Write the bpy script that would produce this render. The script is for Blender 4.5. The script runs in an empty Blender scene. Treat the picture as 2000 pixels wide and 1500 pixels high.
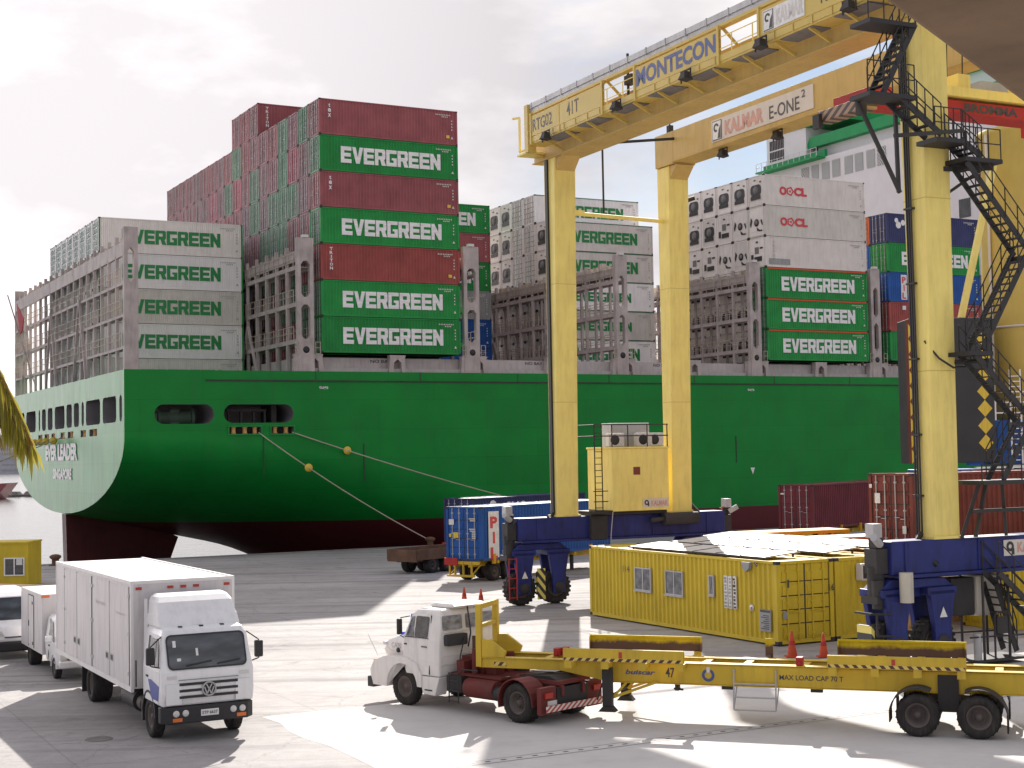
import bpy, bmesh, math, random
from mathutils import Vector, Matrix
C = bpy.context.scene.collection
rad = math.radians
random.seed(7)
# ------------------------------------------------------------ camera
SC = bpy.context.scene
F_PX, PITCH, ROLL, HC = 2908.7, 0.0479356, 0.0187642, 7.1
cam = bpy.data.cameras.new('camera'); camo = bpy.data.objects.new('camera', cam); C.objects.link(camo)
cam.sensor_width = 36.0; cam.lens = F_PX / 2000 * 36.0; cam.clip_start = 0.1; cam.clip_end = 20000
cp, sp, cr, sr = math.cos(PITCH), math.sin(PITCH), math.cos(ROLL), math.sin(ROLL)
right = Vector((cr, sr*sp, -sr*cp)); up = Vector((sr, -cr*sp, cr*cp)); fwd = Vector((0, cp, sp))
camo.matrix_world = Matrix(((right.x, up.x, -fwd.x, 0), (right.y, up.y, -fwd.y, 0), (right.z, up.z, -fwd.z, HC), (0, 0, 0, 1)))
SC.camera = camo
SC.view_settings.view_transform = 'Standard'; SC.view_settings.look = 'None'
SC.view_settings.gamma = 1.0; SC.view_settings.use_curve_mapping = False
SC.view_settings.exposure = 0.68
SC.cycles.max_bounces = 6; SC.cycles.diffuse_bounces = 4; SC.cycles.glossy_bounces = 3; SC.cycles.transmission_bounces = 3
# ------------------------------------------------------------ sky and sun
CLOUD_A, CLOUD_B = (4.13, 7.9, 0.29), (2.54, 8.66, 5.98)
SUN_AZ, SUN_EL = rad(2.8), rad(33.0)           # azimuth measured from +Y towards +X
W = bpy.data.worlds.new('World'); SC.world = W; W.use_nodes = True
nt = W.node_tree; nt.nodes.clear()
def N(t, kind, **kw):
    n = t.nodes.new(kind)
    for k, v in kw.items(): setattr(n, k, v)
    return n
def ramp(t, pts):
    n = N(t, 'ShaderNodeValToRGB'); e = n.color_ramp.elements
    while len(e) < len(pts): e.new(0.5)
    for el, (p, c) in zip(e, pts):
        el.position = p; el.color = (c, c, c, 1) if not hasattr(c, '__len__') else (*c, 1)
    return n
wo = N(nt, 'ShaderNodeOutputWorld'); bg = N(nt, 'ShaderNodeBackground'); bg.inputs[1].default_value = 0.1
sky = N(nt, 'ShaderNodeTexSky'); sky.sky_type = 'NISHITA'; sky.sun_disc = False
sky.sun_elevation = SUN_EL; sky.sun_rotation = SUN_AZ; sky.air_density = 1.0; sky.dust_density = 0.1; sky.ozone_density = 2.5
tc = N(nt, 'ShaderNodeTexCoord'); mp = N(nt, 'ShaderNodeMapping'); mp.inputs['Scale'].default_value = (1, 1, 2.3)
mp.inputs['Location'].default_value = CLOUD_A
nz = N(nt, 'ShaderNodeTexNoise'); nz.inputs['Scale'].default_value = 2.6; nz.inputs['Detail'].default_value = 10; nz.inputs['Roughness'].default_value = 0.55; nz.inputs['Distortion'].default_value = 0.25
L = nt.links.new
L(tc.outputs['Generated'], mp.inputs[0]); L(mp.outputs[0], nz.inputs['Vector'])
mask0 = ramp(nt, [(0.44, 0.10), (0.58, 1.0)]); L(nz.outputs[0], mask0.inputs[0])
sxyz = N(nt, 'ShaderNodeSeparateXYZ'); L(tc.outputs['Generated'], sxyz.inputs[0])
lowb = N(nt, 'ShaderNodeMapRange', interpolation_type='SMOOTHSTEP'); lowb.inputs[1].default_value = 0.0; lowb.inputs[2].default_value = 0.15; lowb.inputs[3].default_value = 1.0; lowb.inputs[4].default_value = 0.0; L(sxyz.outputs['Z'], lowb.inputs[0])
mask = N(nt, 'ShaderNodeMath', operation='MAXIMUM'); L(mask0.outputs[0], mask.inputs[0]); L(lowb.outputs[0], mask.inputs[1]); mask2 = N(nt, 'ShaderNodeMath', operation='MAXIMUM'); L(mask.outputs[0], mask2.inputs[0])
nz2 = N(nt, 'ShaderNodeTexNoise'); nz2.inputs['Scale'].default_value = 4.2; nz2.inputs['Detail'].default_value = 9; nz2.inputs['Roughness'].default_value = 0.52
mp2 = N(nt, 'ShaderNodeMapping'); mp2.inputs['Scale'].default_value = (1, 1, 2.4); mp2.inputs['Location'].default_value = CLOUD_B
L(tc.outputs['Generated'], mp2.inputs[0]); L(mp2.outputs[0], nz2.inputs['Vector'])
shade = ramp(nt, [(0.44, (5.9, 5.6, 5.75)), (0.68, (9.6, 9.15, 9.1))]); L(nz2.outputs[0], shade.inputs[0])
# thin cloud brighter sunwards and upper left; low unseen glow added for transom sheen
def glow(az, el, lo, gain):
    g = Vector((math.sin(az)*math.cos(el), math.cos(az)*math.cos(el), math.sin(el)))
    dt = N(nt, 'ShaderNodeVectorMath', operation='DOT_PRODUCT'); dt.inputs[1].default_value = g; L(tc.outputs['Generated'], dt.inputs[0])
    gl = N(nt, 'ShaderNodeMapRange', interpolation_type='SMOOTHSTEP'); gl.inputs[1].default_value = lo; gl.inputs[2].default_value = 1.0; gl.inputs[3].default_value = 0.0; gl.inputs[4].default_value = gain
    L(dt.outputs['Value'], gl.inputs[0]); return gl.outputs[0]
ga, gb, gc_ = glow(rad(-47), rad(4), 0.945, 4.2), glow(rad(-25), rad(20), 0.86, 0.30), glow(SUN_AZ-rad(6), SUN_EL, 0.965, 2.0)
s1 = N(nt, 'ShaderNodeMath', operation='ADD'); L(ga, s1.inputs[0]); L(gb, s1.inputs[1]); s3 = N(nt, 'ShaderNodeMath', operation='ADD'); L(s1.outputs[0], s3.inputs[0]); L(gc_, s3.inputs[1]); s2 = N(nt, 'ShaderNodeMath', operation='ADD'); L(s3.outputs[0], s2.inputs[0]); 
elv = N(nt, 'ShaderNodeMapRange', interpolation_type='SMOOTHSTEP'); elv.inputs[1].default_value = 0.34; elv.inputs[2].default_value = 0.65; elv.inputs[3].default_value = 0.74; elv.inputs[4].default_value = 1.18; L(sxyz.outputs['Z'], elv.inputs[0]); L(elv.outputs[0], s2.inputs[1])
cm = N(nt, 'ShaderNodeVectorMath', operation='SCALE'); L(shade.outputs[0], cm.inputs[0]); L(s2.outputs[0], cm.inputs['Scale'])
mx = N(nt, 'ShaderNodeMixRGB'); gm = glow(rad(-40), rad(20), 0.66, 3.6); L(gm, mask2.inputs[1]); mask2.use_clamp = True; L(mask2.outputs[0], mx.inputs[0]); skm = N(nt, 'ShaderNodeMixRGB', blend_type='MULTIPLY'); skm.inputs[0].default_value = 1; skm.inputs[2].default_value = (.80, .69, .62, 1); L(sky.outputs[0], skm.inputs[1]); L(skm.outputs[0], mx.inputs[1]); L(cm.outputs[0], mx.inputs[2])
L(mx.outputs[0], bg.inputs[0]); L(bg.outputs[0], wo.inputs[0])
sun = bpy.data.lights.new('sun', 'SUN'); suno = bpy.data.objects.new('sun', sun); C.objects.link(suno)
sun.energy = 5.0; sun.angle = rad(0.55); sun.color = (1.0, 0.95, 0.88)
sv = Vector((math.sin(SUN_AZ)*math.cos(SUN_EL), math.cos(SUN_AZ)*math.cos(SUN_EL), math.sin(SUN_EL)))
suno.rotation_euler = (-sv).to_track_quat('-Z', 'Y').to_euler(); suno.location = sv*300

# ------------------------------------------------------------ materials
def s2l(r, g, b):
    f = lambda c: (c/255/12.92 if c/255 <= 0.04045 else ((c/255+0.055)/1.055)**2.4)
    return (f(r), f(g), f(b))
def paint(name, col, rough=0.45, var=0.10, dirt=0.18, rust=0.0, metal=0.0, scale=1.0, bump=0.0, spec=0.22, dirtcol=(0.09, 0.075, 0.065), fade=0.0):
    m = bpy.data.materials.new(name); m.use_nodes = True; t = m.node_tree
    p = t.nodes['Principled BSDF']; l = t.links.new
    p.inputs['Roughness'].default_value = rough; p.inputs['Metallic'].default_value = metal
    p.inputs['Specular IOR Level'].default_value = spec
    tc = N(t, 'ShaderNodeTexCoord'); oi = N(t, 'ShaderNodeObjectInfo')
    ad = N(t, 'ShaderNodeVectorMath', operation='MULTIPLY_ADD')
    cx = N(t, 'ShaderNodeCombineXYZ'); 
    for i in range(3): l(oi.outputs['Random'], cx.inputs[i])
    ad.inputs[1].default_value = (61, 47, 53); l(cx.outputs[0], ad.inputs[0]); l(tc.outputs['Object'], ad.inputs[2])
    n1 = N(t, 'ShaderNodeTexNoise'); n1.inputs['Scale'].default_value = 0.9*scale; n1.inputs['Detail'].default_value = 5; l(ad.outputs[0], n1.inputs['Vector'])
    mpp = N(t, 'ShaderNodeMapping'); mpp.inputs['Scale'].default_value = (2.6*scale, 2.6*scale, 0.35*scale); l(ad.outputs[0], mpp.inputs[0])
    n2 = N(t, 'ShaderNodeTexNoise'); n2.inputs['Scale'].default_value = 1.7; n2.inputs['Detail'].default_value = 6; n2.inputs['Roughness'].default_value = 0.62; l(mpp.outputs[0], n2.inputs['Vector'])
    r1 = ramp(t, [(0.25, tuple(c*(1-var*1.6) for c in col)), (0.75, tuple(min(0.9, c*(1+var)) for c in col))]); l(n1.outputs[0], r1.inputs[0])
    r2 = ramp(t, [(0.48, 0.0), (0.78, dirt)]); l(n2.outputs[0], r2.inputs[0])
    mx = N(t, 'ShaderNodeMixRGB'); l(r2.outputs[0], mx.inputs[0]); l(r1.outputs[0], mx.inputs[1]); mx.inputs[2].default_value = (*dirtcol, 1)
    out = mx.outputs[0]
    fd = N(t, 'ShaderNodeMapRange'); fd.inputs[3].default_value = 1-fade; fd.inputs[4].default_value = 1+fade*.8; l(oi.outputs['Random'], fd.inputs[0])
    fm = N(t, 'ShaderNodeVectorMath', operation='SCALE'); l(out, fm.inputs[0]); l(fd.outputs[0], fm.inputs['Scale']); out = fm.outputs[0]
    if rust > 0:
        n3 = N(t, 'ShaderNodeTexNoise'); n3.inputs['Scale'].default_value = 3.1*scale; n3.inputs['Detail'].default_value = 9; n3.inputs['Roughness'].default_value = 0.7; l(ad.outputs[0], n3.inputs['Vector'])
        r3 = ramp(t, [(0.70-0.25*rust, 0.0), (0.78-0.22*rust, 0.85)]); l(n3.outputs[0], r3.inputs[0])
        m3 = N(t, 'ShaderNodeMixRGB'); l(r3.outputs[0], m3.inputs[0]); l(out, m3.inputs[1]); m3.inputs[2].default_value = (0.10, 0.045, 0.022, 1); out = m3.outputs[0]
    l(out, p.inputs['Base Color'])
    r4 = N(t, 'ShaderNodeMapRange'); r4.inputs[3].default_value = rough*0.85; r4.inputs[4].default_value = min(1, rough*1.3); l(n2.outputs[0], r4.inputs[0]); l(r4.outputs[0], p.inputs['Roughness'])
    if bump > 0:
        nb = N(t, 'ShaderNodeTexNoise'); nb.inputs['Scale'].default_value = 0.7*scale; nb.inputs['Detail'].default_value = 3; l(tc.outputs['Object'], nb.inputs['Vector'])
        b = N(t, 'ShaderNodeBump'); b.inputs['Strength'].default_value = bump; b.inputs['Distance'].default_value = 0.1; l(nb.outputs[0], b.inputs['Height']); l(b.outputs[0], p.inputs['Normal'])
    return m
def flat(name, col, rough=0.5, metal=0.0):
    m = bpy.data.materials.new(name); m.use_nodes = True; t = m.node_tree
    p = t.nodes['Principled BSDF']; p.inputs['Roughness'].default_value = rough; p.inputs['Metallic'].default_value = metal
    n1 = N(t, 'ShaderNodeTexNoise'); n1.inputs['Scale'].default_value = 9; n1.inputs['Detail'].default_value = 3
    r = ramp(t, [(0.3, tuple(c*0.85 for c in col)), (0.7, tuple(min(.92, c*1.08) for c in col))]); t.links.new(n1.outputs[0], r.inputs[0]); t.links.new(r.outputs[0], p.inputs['Base Color'])
    return m
def leafy(name, col):
    m = flat(name, col, .45); t = m.node_tree; p = t.nodes['Principled BSDF']; o = t.nodes['Material Output']
    tr = N(t, 'ShaderNodeBsdfTranslucent'); t.links.new(p.inputs['Base Color'].links[0].from_socket, tr.inputs[0]); mx = N(t, 'ShaderNodeMixShader'); mx.inputs[0].default_value = .5
    t.links.new(p.outputs[0], mx.inputs[1]); t.links.new(tr.outputs[0], mx.inputs[2]); t.links.new(mx.outputs[0], o.inputs[0]); return m
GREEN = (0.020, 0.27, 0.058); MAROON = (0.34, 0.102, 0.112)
M = dict(
 green=paint('green_paint', GREEN, .42, .12, .22, .05, fade=.14), dgreen=paint('faded_sheen_green_paint', (0.12, 0.26, 0.155), .5, .2, .3, .1, fade=.14),  # dgreen: sky sheen on the door ends is put into the faded colour
 maroon=paint('maroon_paint', MAROON, .5, .14, .22, .06, fade=.14), pinkred=paint('faded_sheen_red_paint', (0.44, 0.105, 0.14), .5, .2, .25, .05, fade=.14),  # pinkred: faded red with the door-end sheen put into the colour
 darkmaroon=paint('dark_maroon_paint', (0.17, 0.035, 0.045), .55, .14, .2, .05), oxide=paint('oxide_paint', (0.37, 0.088, 0.078), .55, .14, .2, .08, fade=.14), brown=paint('brown_red_paint', (0.19, 0.046, 0.034), .55, .18, .25, .15, fade=.14), purple=paint('sheen_plum_paint', (0.30, 0.125, 0.145), .5, .2, .3, .1, fade=.14),  # brown holds the quay container's shade, purple the door ends' sheen, in the colour
 white=paint('white_paint', (0.84, 0.80, 0.785), .45, .04, .14, fade=.14), oldwhite=paint('aged_white_paint', (0.80, 0.735, 0.69), .5, .06, .2, .0, fade=.14),
 greywhite=paint('grey_white_paint', (0.62, 0.575, 0.525), .5, .06, .22, fade=.14), paleend=paint('pale_grey_end_paint', (0.47, 0.53, 0.50), .30, .12, .35),
 navy=paint('navy_paint', (0.045, 0.05, 0.135), .5, .15, .2, .04, fade=.14), blue=paint('blue_paint', (0.022, 0.10, 0.36), .45, .12, .18, .03, fade=.14),
 orange=paint('orange_paint', (0.55, 0.12, 0.03), .5, .15, .3, .1), midgrey=paint('mid_grey_paint', (0.33, 0.33, 0.33), .5, .1, .3, .05),
 hullred=paint('antifouling_red', (0.085, 0.016, 0.018), .55, .15, .2),
 lash=paint('lashing_grey', (0.46, 0.395, 0.38), .6, .15, .35, .14), lashrail=paint('rail_grey', (0.48, 0.41, 0.33), .6, .1, .3, .2),
 cgrey=paint('coaming_grey', (0.46, 0.41, 0.405), .55, .1, .35, .06),
 rtg=paint('crane_yellow', (0.88, 0.69, 0.21), .5, .07, .22, .03), rtgb=paint('crane_blue', (0.026, 0.034, 0.165), .45, .18, .75, .03, dirtcol=(.018, .016, .018)),
 rtgird_shaded=paint('girder_yellow_shaded', (0.58, 0.40, 0.135), .5, .08, .22, .03), rtgpan=paint('panel_yellow', (0.60, 0.44, 0.115), .4, .05, .1),  # crane yellow darkened: girder and panel shade is put into the colour
 oyel=paint('office_yellow', (0.62, 0.45, 0.035), .5, .08, .2, .02), tyel=paint('trailer_yellow', (0.62, 0.42, 0.045), .5, .1, .28, .06),
 rustyel=paint('worn_yellow', (0.62, 0.47, 0.02), .55, .12, .3, .42), tan=paint('tan_paint', (0.62, 0.36, 0.13), .6, .15, .2, .05),
 rust=paint('rusty_steel', (0.17, 0.095, 0.06), .8, .3, .3, .4), orangey=paint('orange_yellow', (0.75, 0.36, 0.02), .5, .1, .2, .05),
 black=flat('black_steel', (0.022, 0.02, 0.022), .6), dark=paint('dark_steel', (0.05, 0.045, 0.045), .6, .2, .2, .1),
 char=paint('charcoal_paint', (0.055, 0.055, 0.06), .55, .1, .2), rubber=paint('tyre_rubber', (0.035, 0.031, 0.030), .85, .25, .5, 0, scale=4, dirtcol=(.12, .10, .085)),
 rim=paint('dusty_rim', (0.13, 0.105, 0.095), .7, .2, .4, .1, scale=3), steel=paint('galvanised_steel', (0.45, 0.44, 0.44), .45, .1, .2, 0, .3),
 truckw=paint('truck_white', (0.78, 0.765, 0.765), .3, .03, .16), boxw=paint('box_body_white', (0.63, 0.59, 0.585), .45, .04, .28),
 cabw=paint('cab_white', (0.75, 0.715, 0.69), .35, .04, .24), red=paint('red_paint', (0.42, 0.035, 0.03), .5, .12, .2, .03),
 chassisred=paint('chassis_red', (0.16, 0.035, 0.03), .6, .2, .35, .1), cone=paint('cone_orange', (0.52, 0.075, 0.03), .6, .1, .15),
 blueart=flat('blue_graphic', (0.02, 0.045, 0.30), .4), blueplastic=flat('blue_plastic', (0.02, 0.09, 0.75), .35),
 letterw=flat('white_lettering', (0.80, 0.77, 0.77), .5), letterg=flat('green_lettering', (0.014, 0.23, 0.055), .5), letterk=flat('dark_lettering', (0.05, 0.045, 0.05), .5),
 letterr=flat('red_lettering', (0.62, 0.05, 0.06), .5), letterp=flat('faded_red_lettering', (0.60, 0.30, 0.24), .5), lettergrey=flat('grey_lettering', (0.42, 0.40, 0.40), .5),
 letterb=flat('blue_lettering', (0.06, 0.085, 0.24), .5), letterpale=flat('pale_lettering', (0.60, 0.56, 0.52), .5),
 sign=paint('sign_white', (0.66, 0.60, 0.54), .5, .04, .1), lamp=flat('amber_lens', (0.70, 0.16, 0.02), .3), lens=flat('clear_lens', (0.62, 0.60, 0.58), .15),
 redlens=flat('red_lens', (0.45, 0.03, 0.02), .3), rope=flat('mooring_rope', (0.48, 0.41, 0.33), .9), hyel=flat('hazard_yellow', (0.72, 0.50, 0.05), .5),
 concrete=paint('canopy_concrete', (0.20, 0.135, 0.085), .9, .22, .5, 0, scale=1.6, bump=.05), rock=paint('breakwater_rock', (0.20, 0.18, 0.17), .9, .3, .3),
 tank=paint('tank_white', (0.55, 0.50, 0.42), .5, .1, .3), deckgrey=paint('deck_grey', (0.20, 0.19, 0.19), .7, .1, .3), acw=flat('appliance_white', (0.62, 0.58, 0.56), .4),
 winch=paint('winch_green', (0.10, 0.16, 0.12), .5, .2, .3), inside=paint('mooring_deck_grey', (0.19, 0.18, 0.19), .6, .1, .3),
 trim=paint('house_green', (0.012, 0.27, 0.085), .5, .08, .15), house=paint('house_white', (0.65, 0.63, 0.645), .45, .03, .07),
 gwhite=flat('roof_sheet', (0.62, 0.58, 0.53), .5), flagred=flat('flag_red', (0.45, 0.03, 0.05), .8), city=flat('far_building', (0.52, 0.50, 0.55), .8),
 leaf=leafy('palm_leaf', (0.34, 0.30, 0.04)), leafb=leafy('palm_leaf_dry', (0.36, 0.25, 0.07)), trunk=paint('palm_trunk', (0.16, 0.12, 0.08), .9, .3, .3),
 ram=flat('ram_black', (0.025, 0.023, 0.023), .5), signwhite=flat('sticker_white', (0.72, 0.70, 0.68), .45), rrail=paint('top_rail_red', (0.62, 0.09, 0.04), .5, .08, .1),
)
def worn_board():
    m = paint('worn_guide_board', (0.62, 0.47, 0.02), .6, .12, .3, .12, scale=2); t = m.node_tree; p = t.nodes['Principled BSDF']; l = t.links.new
    src = p.inputs['Base Color'].links[0].from_socket; tc = N(t, 'ShaderNodeTexCoord'); sx = N(t, 'ShaderNodeSeparateXYZ'); l(tc.outputs['Object'], sx.inputs[0])
    n = N(t, 'ShaderNodeTexNoise'); n.inputs['Scale'].default_value = 2.2; n.inputs['Detail'].default_value = 8; n.inputs['Roughness'].default_value = .75; l(tc.outputs['Object'], n.inputs['Vector'])
    a = N(t, 'ShaderNodeMath', operation='MULTIPLY_ADD'); a.inputs[1].default_value = .32; l(n.outputs[0], a.inputs[0]); l(sx.outputs['Z'], a.inputs[2])
    r = ramp(t, [(.0, 1.0), (1.0, 0.0)]); r.color_ramp.elements[0].position = .46; r.color_ramp.elements[1].position = .56
    b = N(t, 'ShaderNodeMath', operation='SUBTRACT'); l(a.outputs[0], b.inputs[0]); b.inputs[1].default_value = 1.51; l(b.outputs[0], r.inputs[0])
    mx = N(t, 'ShaderNodeMixRGB'); l(r.outputs[0], mx.inputs[0]); l(src, mx.inputs[1]); mx.inputs[2].default_value = (.12, .07, .055, 1); l(mx.outputs[0], p.inputs['Base Color']); return m
M['rustyel'] = worn_board()
def glass(name, col=(0.02, 0.025, 0.03), rough=0.06):
    m = bpy.data.materials.new(name); m.use_nodes = True; p = m.node_tree.nodes['Principled BSDF']
    n1 = N(m.node_tree, 'ShaderNodeTexNoise'); n1.inputs['Scale'].default_value = 2.5
    r = ramp(m.node_tree, [(0.35, tuple(c*.6 for c in col)), (0.65, tuple(c*1.6 for c in col))]); m.node_tree.links.new(n1.outputs[0], r.inputs[0]); m.node_tree.links.new(r.outputs[0], p.inputs['Base Color'])
    p.inputs['Roughness'].default_value = rough; p.inputs['Specular IOR Level'].default_value = 0.8
    return m
M['glass'] = glass('dark_glass', (0.03, 0.032, 0.035)); M['glassg'] = glass('grey_glass', (0.16, 0.16, 0.17), .12); M['wind'] = glass('windscreen_glass', (0.05, 0.055, 0.06), .05)
def stripes(name, ca, cb, period=0.3, ang=45, axes=(0, 2)):
    m = bpy.data.materials.new(name); m.use_nodes = True; t = m.node_tree; p = t.nodes['Principled BSDF']; p.inputs['Roughness'].default_value = .55
    tc = N(t, 'ShaderNodeTexCoord'); dp = N(t, 'ShaderNodeVectorMath', operation='DOT_PRODUCT'); v = [0, 0, 0]
    v[axes[0]] = math.cos(rad(ang))/period; v[axes[1]] = math.sin(rad(ang))/period; dp.inputs[1].default_value = v
    t.links.new(tc.outputs['Object'], dp.inputs[0]); fr = N(t, 'ShaderNodeMath', operation='FRACT'); t.links.new(dp.outputs['Value'], fr.inputs[0])
    r = ramp(t, [(0.5, ca), (0.501, cb)]); r.color_ramp.interpolation = 'CONSTANT'; t.links.new(fr.outputs[0], r.inputs[0]); t.links.new(r.outputs[0], p.inputs['Base Color'])
    return m
M['hazL'] = stripes('hazard_stripes_right', (0.66, 0.48, 0.12), (0.07, 0.03, 0.025), .17, -40)
M['hazR'] = stripes('hazard_stripes_left', (0.66, 0.48, 0.12), (0.07, 0.03, 0.025), .17, 40)
M['hazG'] = stripes('guard_stripes', (0.70, 0.58, 0.14), (0.03, 0.03, 0.028), .30, 40)
M['hazW'] = stripes('bumper_stripes', (0.70, 0.62, 0.56), (0.45, 0.06, 0.05), .115, 55, (1, 2))
M['hazB'] = stripes('spreader_stripes', (0.34, 0.20, 0.12), (0.05, 0.035, 0.03), .28, 55, (1, 2))
def louvre_mat():
    m = bpy.data.materials.new('louvre_mesh'); m.use_nodes = True; t = m.node_tree; p = t.nodes['Principled BSDF']
    tc = N(t, 'ShaderNodeTexCoord'); ck = N(t, 'ShaderNodeTexChecker'); ck.inputs['Scale'].default_value = 5.0
    ck.inputs[1].default_value = (0.10, 0.10, 0.10, 1); ck.inputs[2].default_value = (0.5, 0.5, 0.5, 1); t.links.new(tc.outputs['Object'], ck.inputs[0]); t.links.new(ck.outputs[0], p.inputs['Base Color'])
    return m
M['louvre'] = louvre_mat()

# ------------------------------------------------------------ mesh helpers
class MB:
    def __init__(s): s.v = []; s.f = []; s.mi = []; s.sm = []
    def add(s, vs, fs, m=0, sm=False):
        o = len(s.v); s.v += [tuple(p) for p in vs]
        for f in fs: s.f.append([i+o for i in f]); s.mi.append(m); s.sm.append(sm)
        return s
    def box(s, x0, x1, y0, y1, z0, z1, m=0):
        return s.add([(x0, y0, z0), (x1, y0, z0), (x1, y1, z0), (x0, y1, z0), (x0, y0, z1), (x1, y0, z1), (x1, y1, z1), (x0, y1, z1)],
              [(0, 3, 2, 1), (4, 5, 6, 7), (0, 1, 5, 4), (1, 2, 6, 5), (2, 3, 7, 6), (3, 0, 4, 7)], m)
    def bar(s, p0, p1, w, h, m=0, up=(0, 0, 1)):
        p0 = Vector(p0); p1 = Vector(p1); d = (p1-p0).normalized(); u = Vector(up)
        if abs(d.dot(u)) > .98: u = Vector((1, 0, 0))
        a = d.cross(u).normalized()*w/2; b = a.cross(d).normalized()*h/2
        vs = [p0-a-b, p0+a-b, p0+a+b, p0-a+b, p1-a-b, p1+a-b, p1+a+b, p1-a+b]
        return s.add(vs, [(0, 1, 2, 3), (7, 6, 5, 4), (0, 4, 5, 1), (1, 5, 6, 2), (2, 6, 7, 3), (3, 7, 4, 0)], m)
    def tube(s, p0, p1, r, n=8, r2=None, m=0, cap=True):
        p0 = Vector(p0); p1 = Vector(p1); d = (p1-p0).normalized(); u = Vector((0, 0, 1)) if abs(d.z) < .95 else Vector((1, 0, 0))
        a = d.cross(u).normalized(); b = a.cross(d); r2 = r if r2 is None else r2; vs = []
        for p, q in ((p0, r), (p1, r2)):
            for i in range(n):
                t = 2*math.pi*i/n; vs.append(p+a*math.cos(t)*q+b*math.sin(t)*q)
        s.add(vs, [(i, i+n, (i+1) % n+n, (i+1) % n) for i in range(n)], m, n > 6)
        if cap: s.add(vs, [tuple(range(n)), tuple(range(2*n-1, n-1, -1))], m)
        return s
    def pipe(s, pts, r, n=7, m=0):
        for a, b in zip(pts, pts[1:]): s.tube(a, b, r, n, None, m)
        return s
    def prism(s, pts, d0, d1, plane='xz', m=0):
        n = len(pts); ar = sum(pts[i][0]*pts[(i+1) % n][1]-pts[(i+1) % n][0]*pts[i][1] for i in range(n))
        mk = {'xz': lambda a, b, d: (a, d, b), 'xy': lambda a, b, d: (a, b, d), 'yz': lambda a, b, d: (d, a, b)}[plane]
        vs = [mk(a, b, d0) for a, b in pts]+[mk(a, b, d1) for a, b in pts]
        fs = [tuple(range(n)), tuple(range(2*n-1, n-1, -1))]+[(i, i+n, (i+1) % n+n, (i+1) % n) for i in range(n)]
        return s.add(vs, fs, m)
    def lathe(s, prof, c, axis='z', n=16, m=0, sm=True):
        vs = []; k = len(prof)
        for i in range(n):
            t = 2*math.pi*i/n; ct, st = math.cos(t), math.sin(t)
            for r, h in prof:
                vs.append({'z': (c[0]+r*ct, c[1]+r*st, c[2]+h), 'y': (c[0]+r*ct, c[1]+h, c[2]+r*st), 'x': (c[0]+h, c[1]+r*ct, c[2]+r*st)}[axis])
        fs = [(i*k+j, i*k+j+1, ((i+1) % n)*k+j+1, ((i+1) % n)*k+j) for i in range(n) for j in range(k-1)]
        return s.add(vs, fs, m, sm)
    def build_each(s, name, mats, parent): return build_each(s, name, mats, parent)
    def build(s, name, mats, parent=None, bevel=0.0, fix=True):
        me = mesh_from(s, name, mats, fix); o = bpy.data.objects.new(name, me); C.objects.link(o)
        if parent: o.parent = parent
        if bevel:
            b = o.modifiers.new('bevel', 'BEVEL'); b.width = bevel; b.segments = 2; b.limit_method = 'ANGLE'; b.angle_limit = rad(35)
        return o
def build_each(s, name, mats, parent):
    """every separate piece of s becomes an object of its own"""
    par = list(range(len(s.v)))
    def find(i):
        while par[i] != i: par[i] = par[par[i]]; i = par[i]
        return i
    for f in s.f:
        for i in f[1:]: par[find(i)] = find(f[0])
    groups = {}
    for f, mi, sm in zip(s.f, s.mi, s.sm): groups.setdefault(find(f[0]), []).append((f, mi, sm))
    out = []
    for fs in groups.values():
        b = MB(); idx = {}
        for f, mi, sm in fs:
            for i in f:
                if i not in idx: idx[i] = len(b.v); b.v.append(s.v[i])
            b.f.append([idx[i] for i in f]); b.mi.append(mi); b.sm.append(sm)
        out.append(b.build(name, mats, parent))
    return out
def mesh_from(s, name, mats, fix=True):
    me = bpy.data.meshes.new(name); me.from_pydata(s.v, [], s.f)
    mats = mats if isinstance(mats, (list, tuple)) else [mats]
    for m in mats: me.materials.append(M[m] if isinstance(m, str) else m)
    me.polygons.foreach_set('material_index', s.mi); me.polygons.foreach_set('use_smooth', s.sm)
    if fix:
        bm = bmesh.new(); bm.from_mesh(me); bmesh.ops.recalc_face_normals(bm, faces=bm.faces); bm.to_mesh(me); bm.free()
    me.update(); return me
def put(name, me, parent, loc=(0, 0, 0), rz=0.0):
    o = bpy.data.objects.new(name, me); C.objects.link(o); o.parent = parent; o.location = loc; o.rotation_euler = (0, 0, rz); return o
def tag(o, label=None, cat=None, group=None, kind=None):
    if label: o['label'] = label
    if cat: o['category'] = cat
    if group: o['group'] = group
    if kind: o['kind'] = kind
    return o
def thing(name, label, cat, loc=(0, 0, 0), rz=0.0, group=None):
    o = bpy.data.objects.new(name, None); C.objects.link(o); o.location = loc; o.rotation_euler = (0, 0, rz); o.empty_display_size = .3
    return tag(o, label, cat, group)
def copy_tree(o, parent=None):
    c = o.copy(); C.objects.link(c); c.parent = parent
    for ch in list(o.children): copy_tree(ch, c)
    return c
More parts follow.
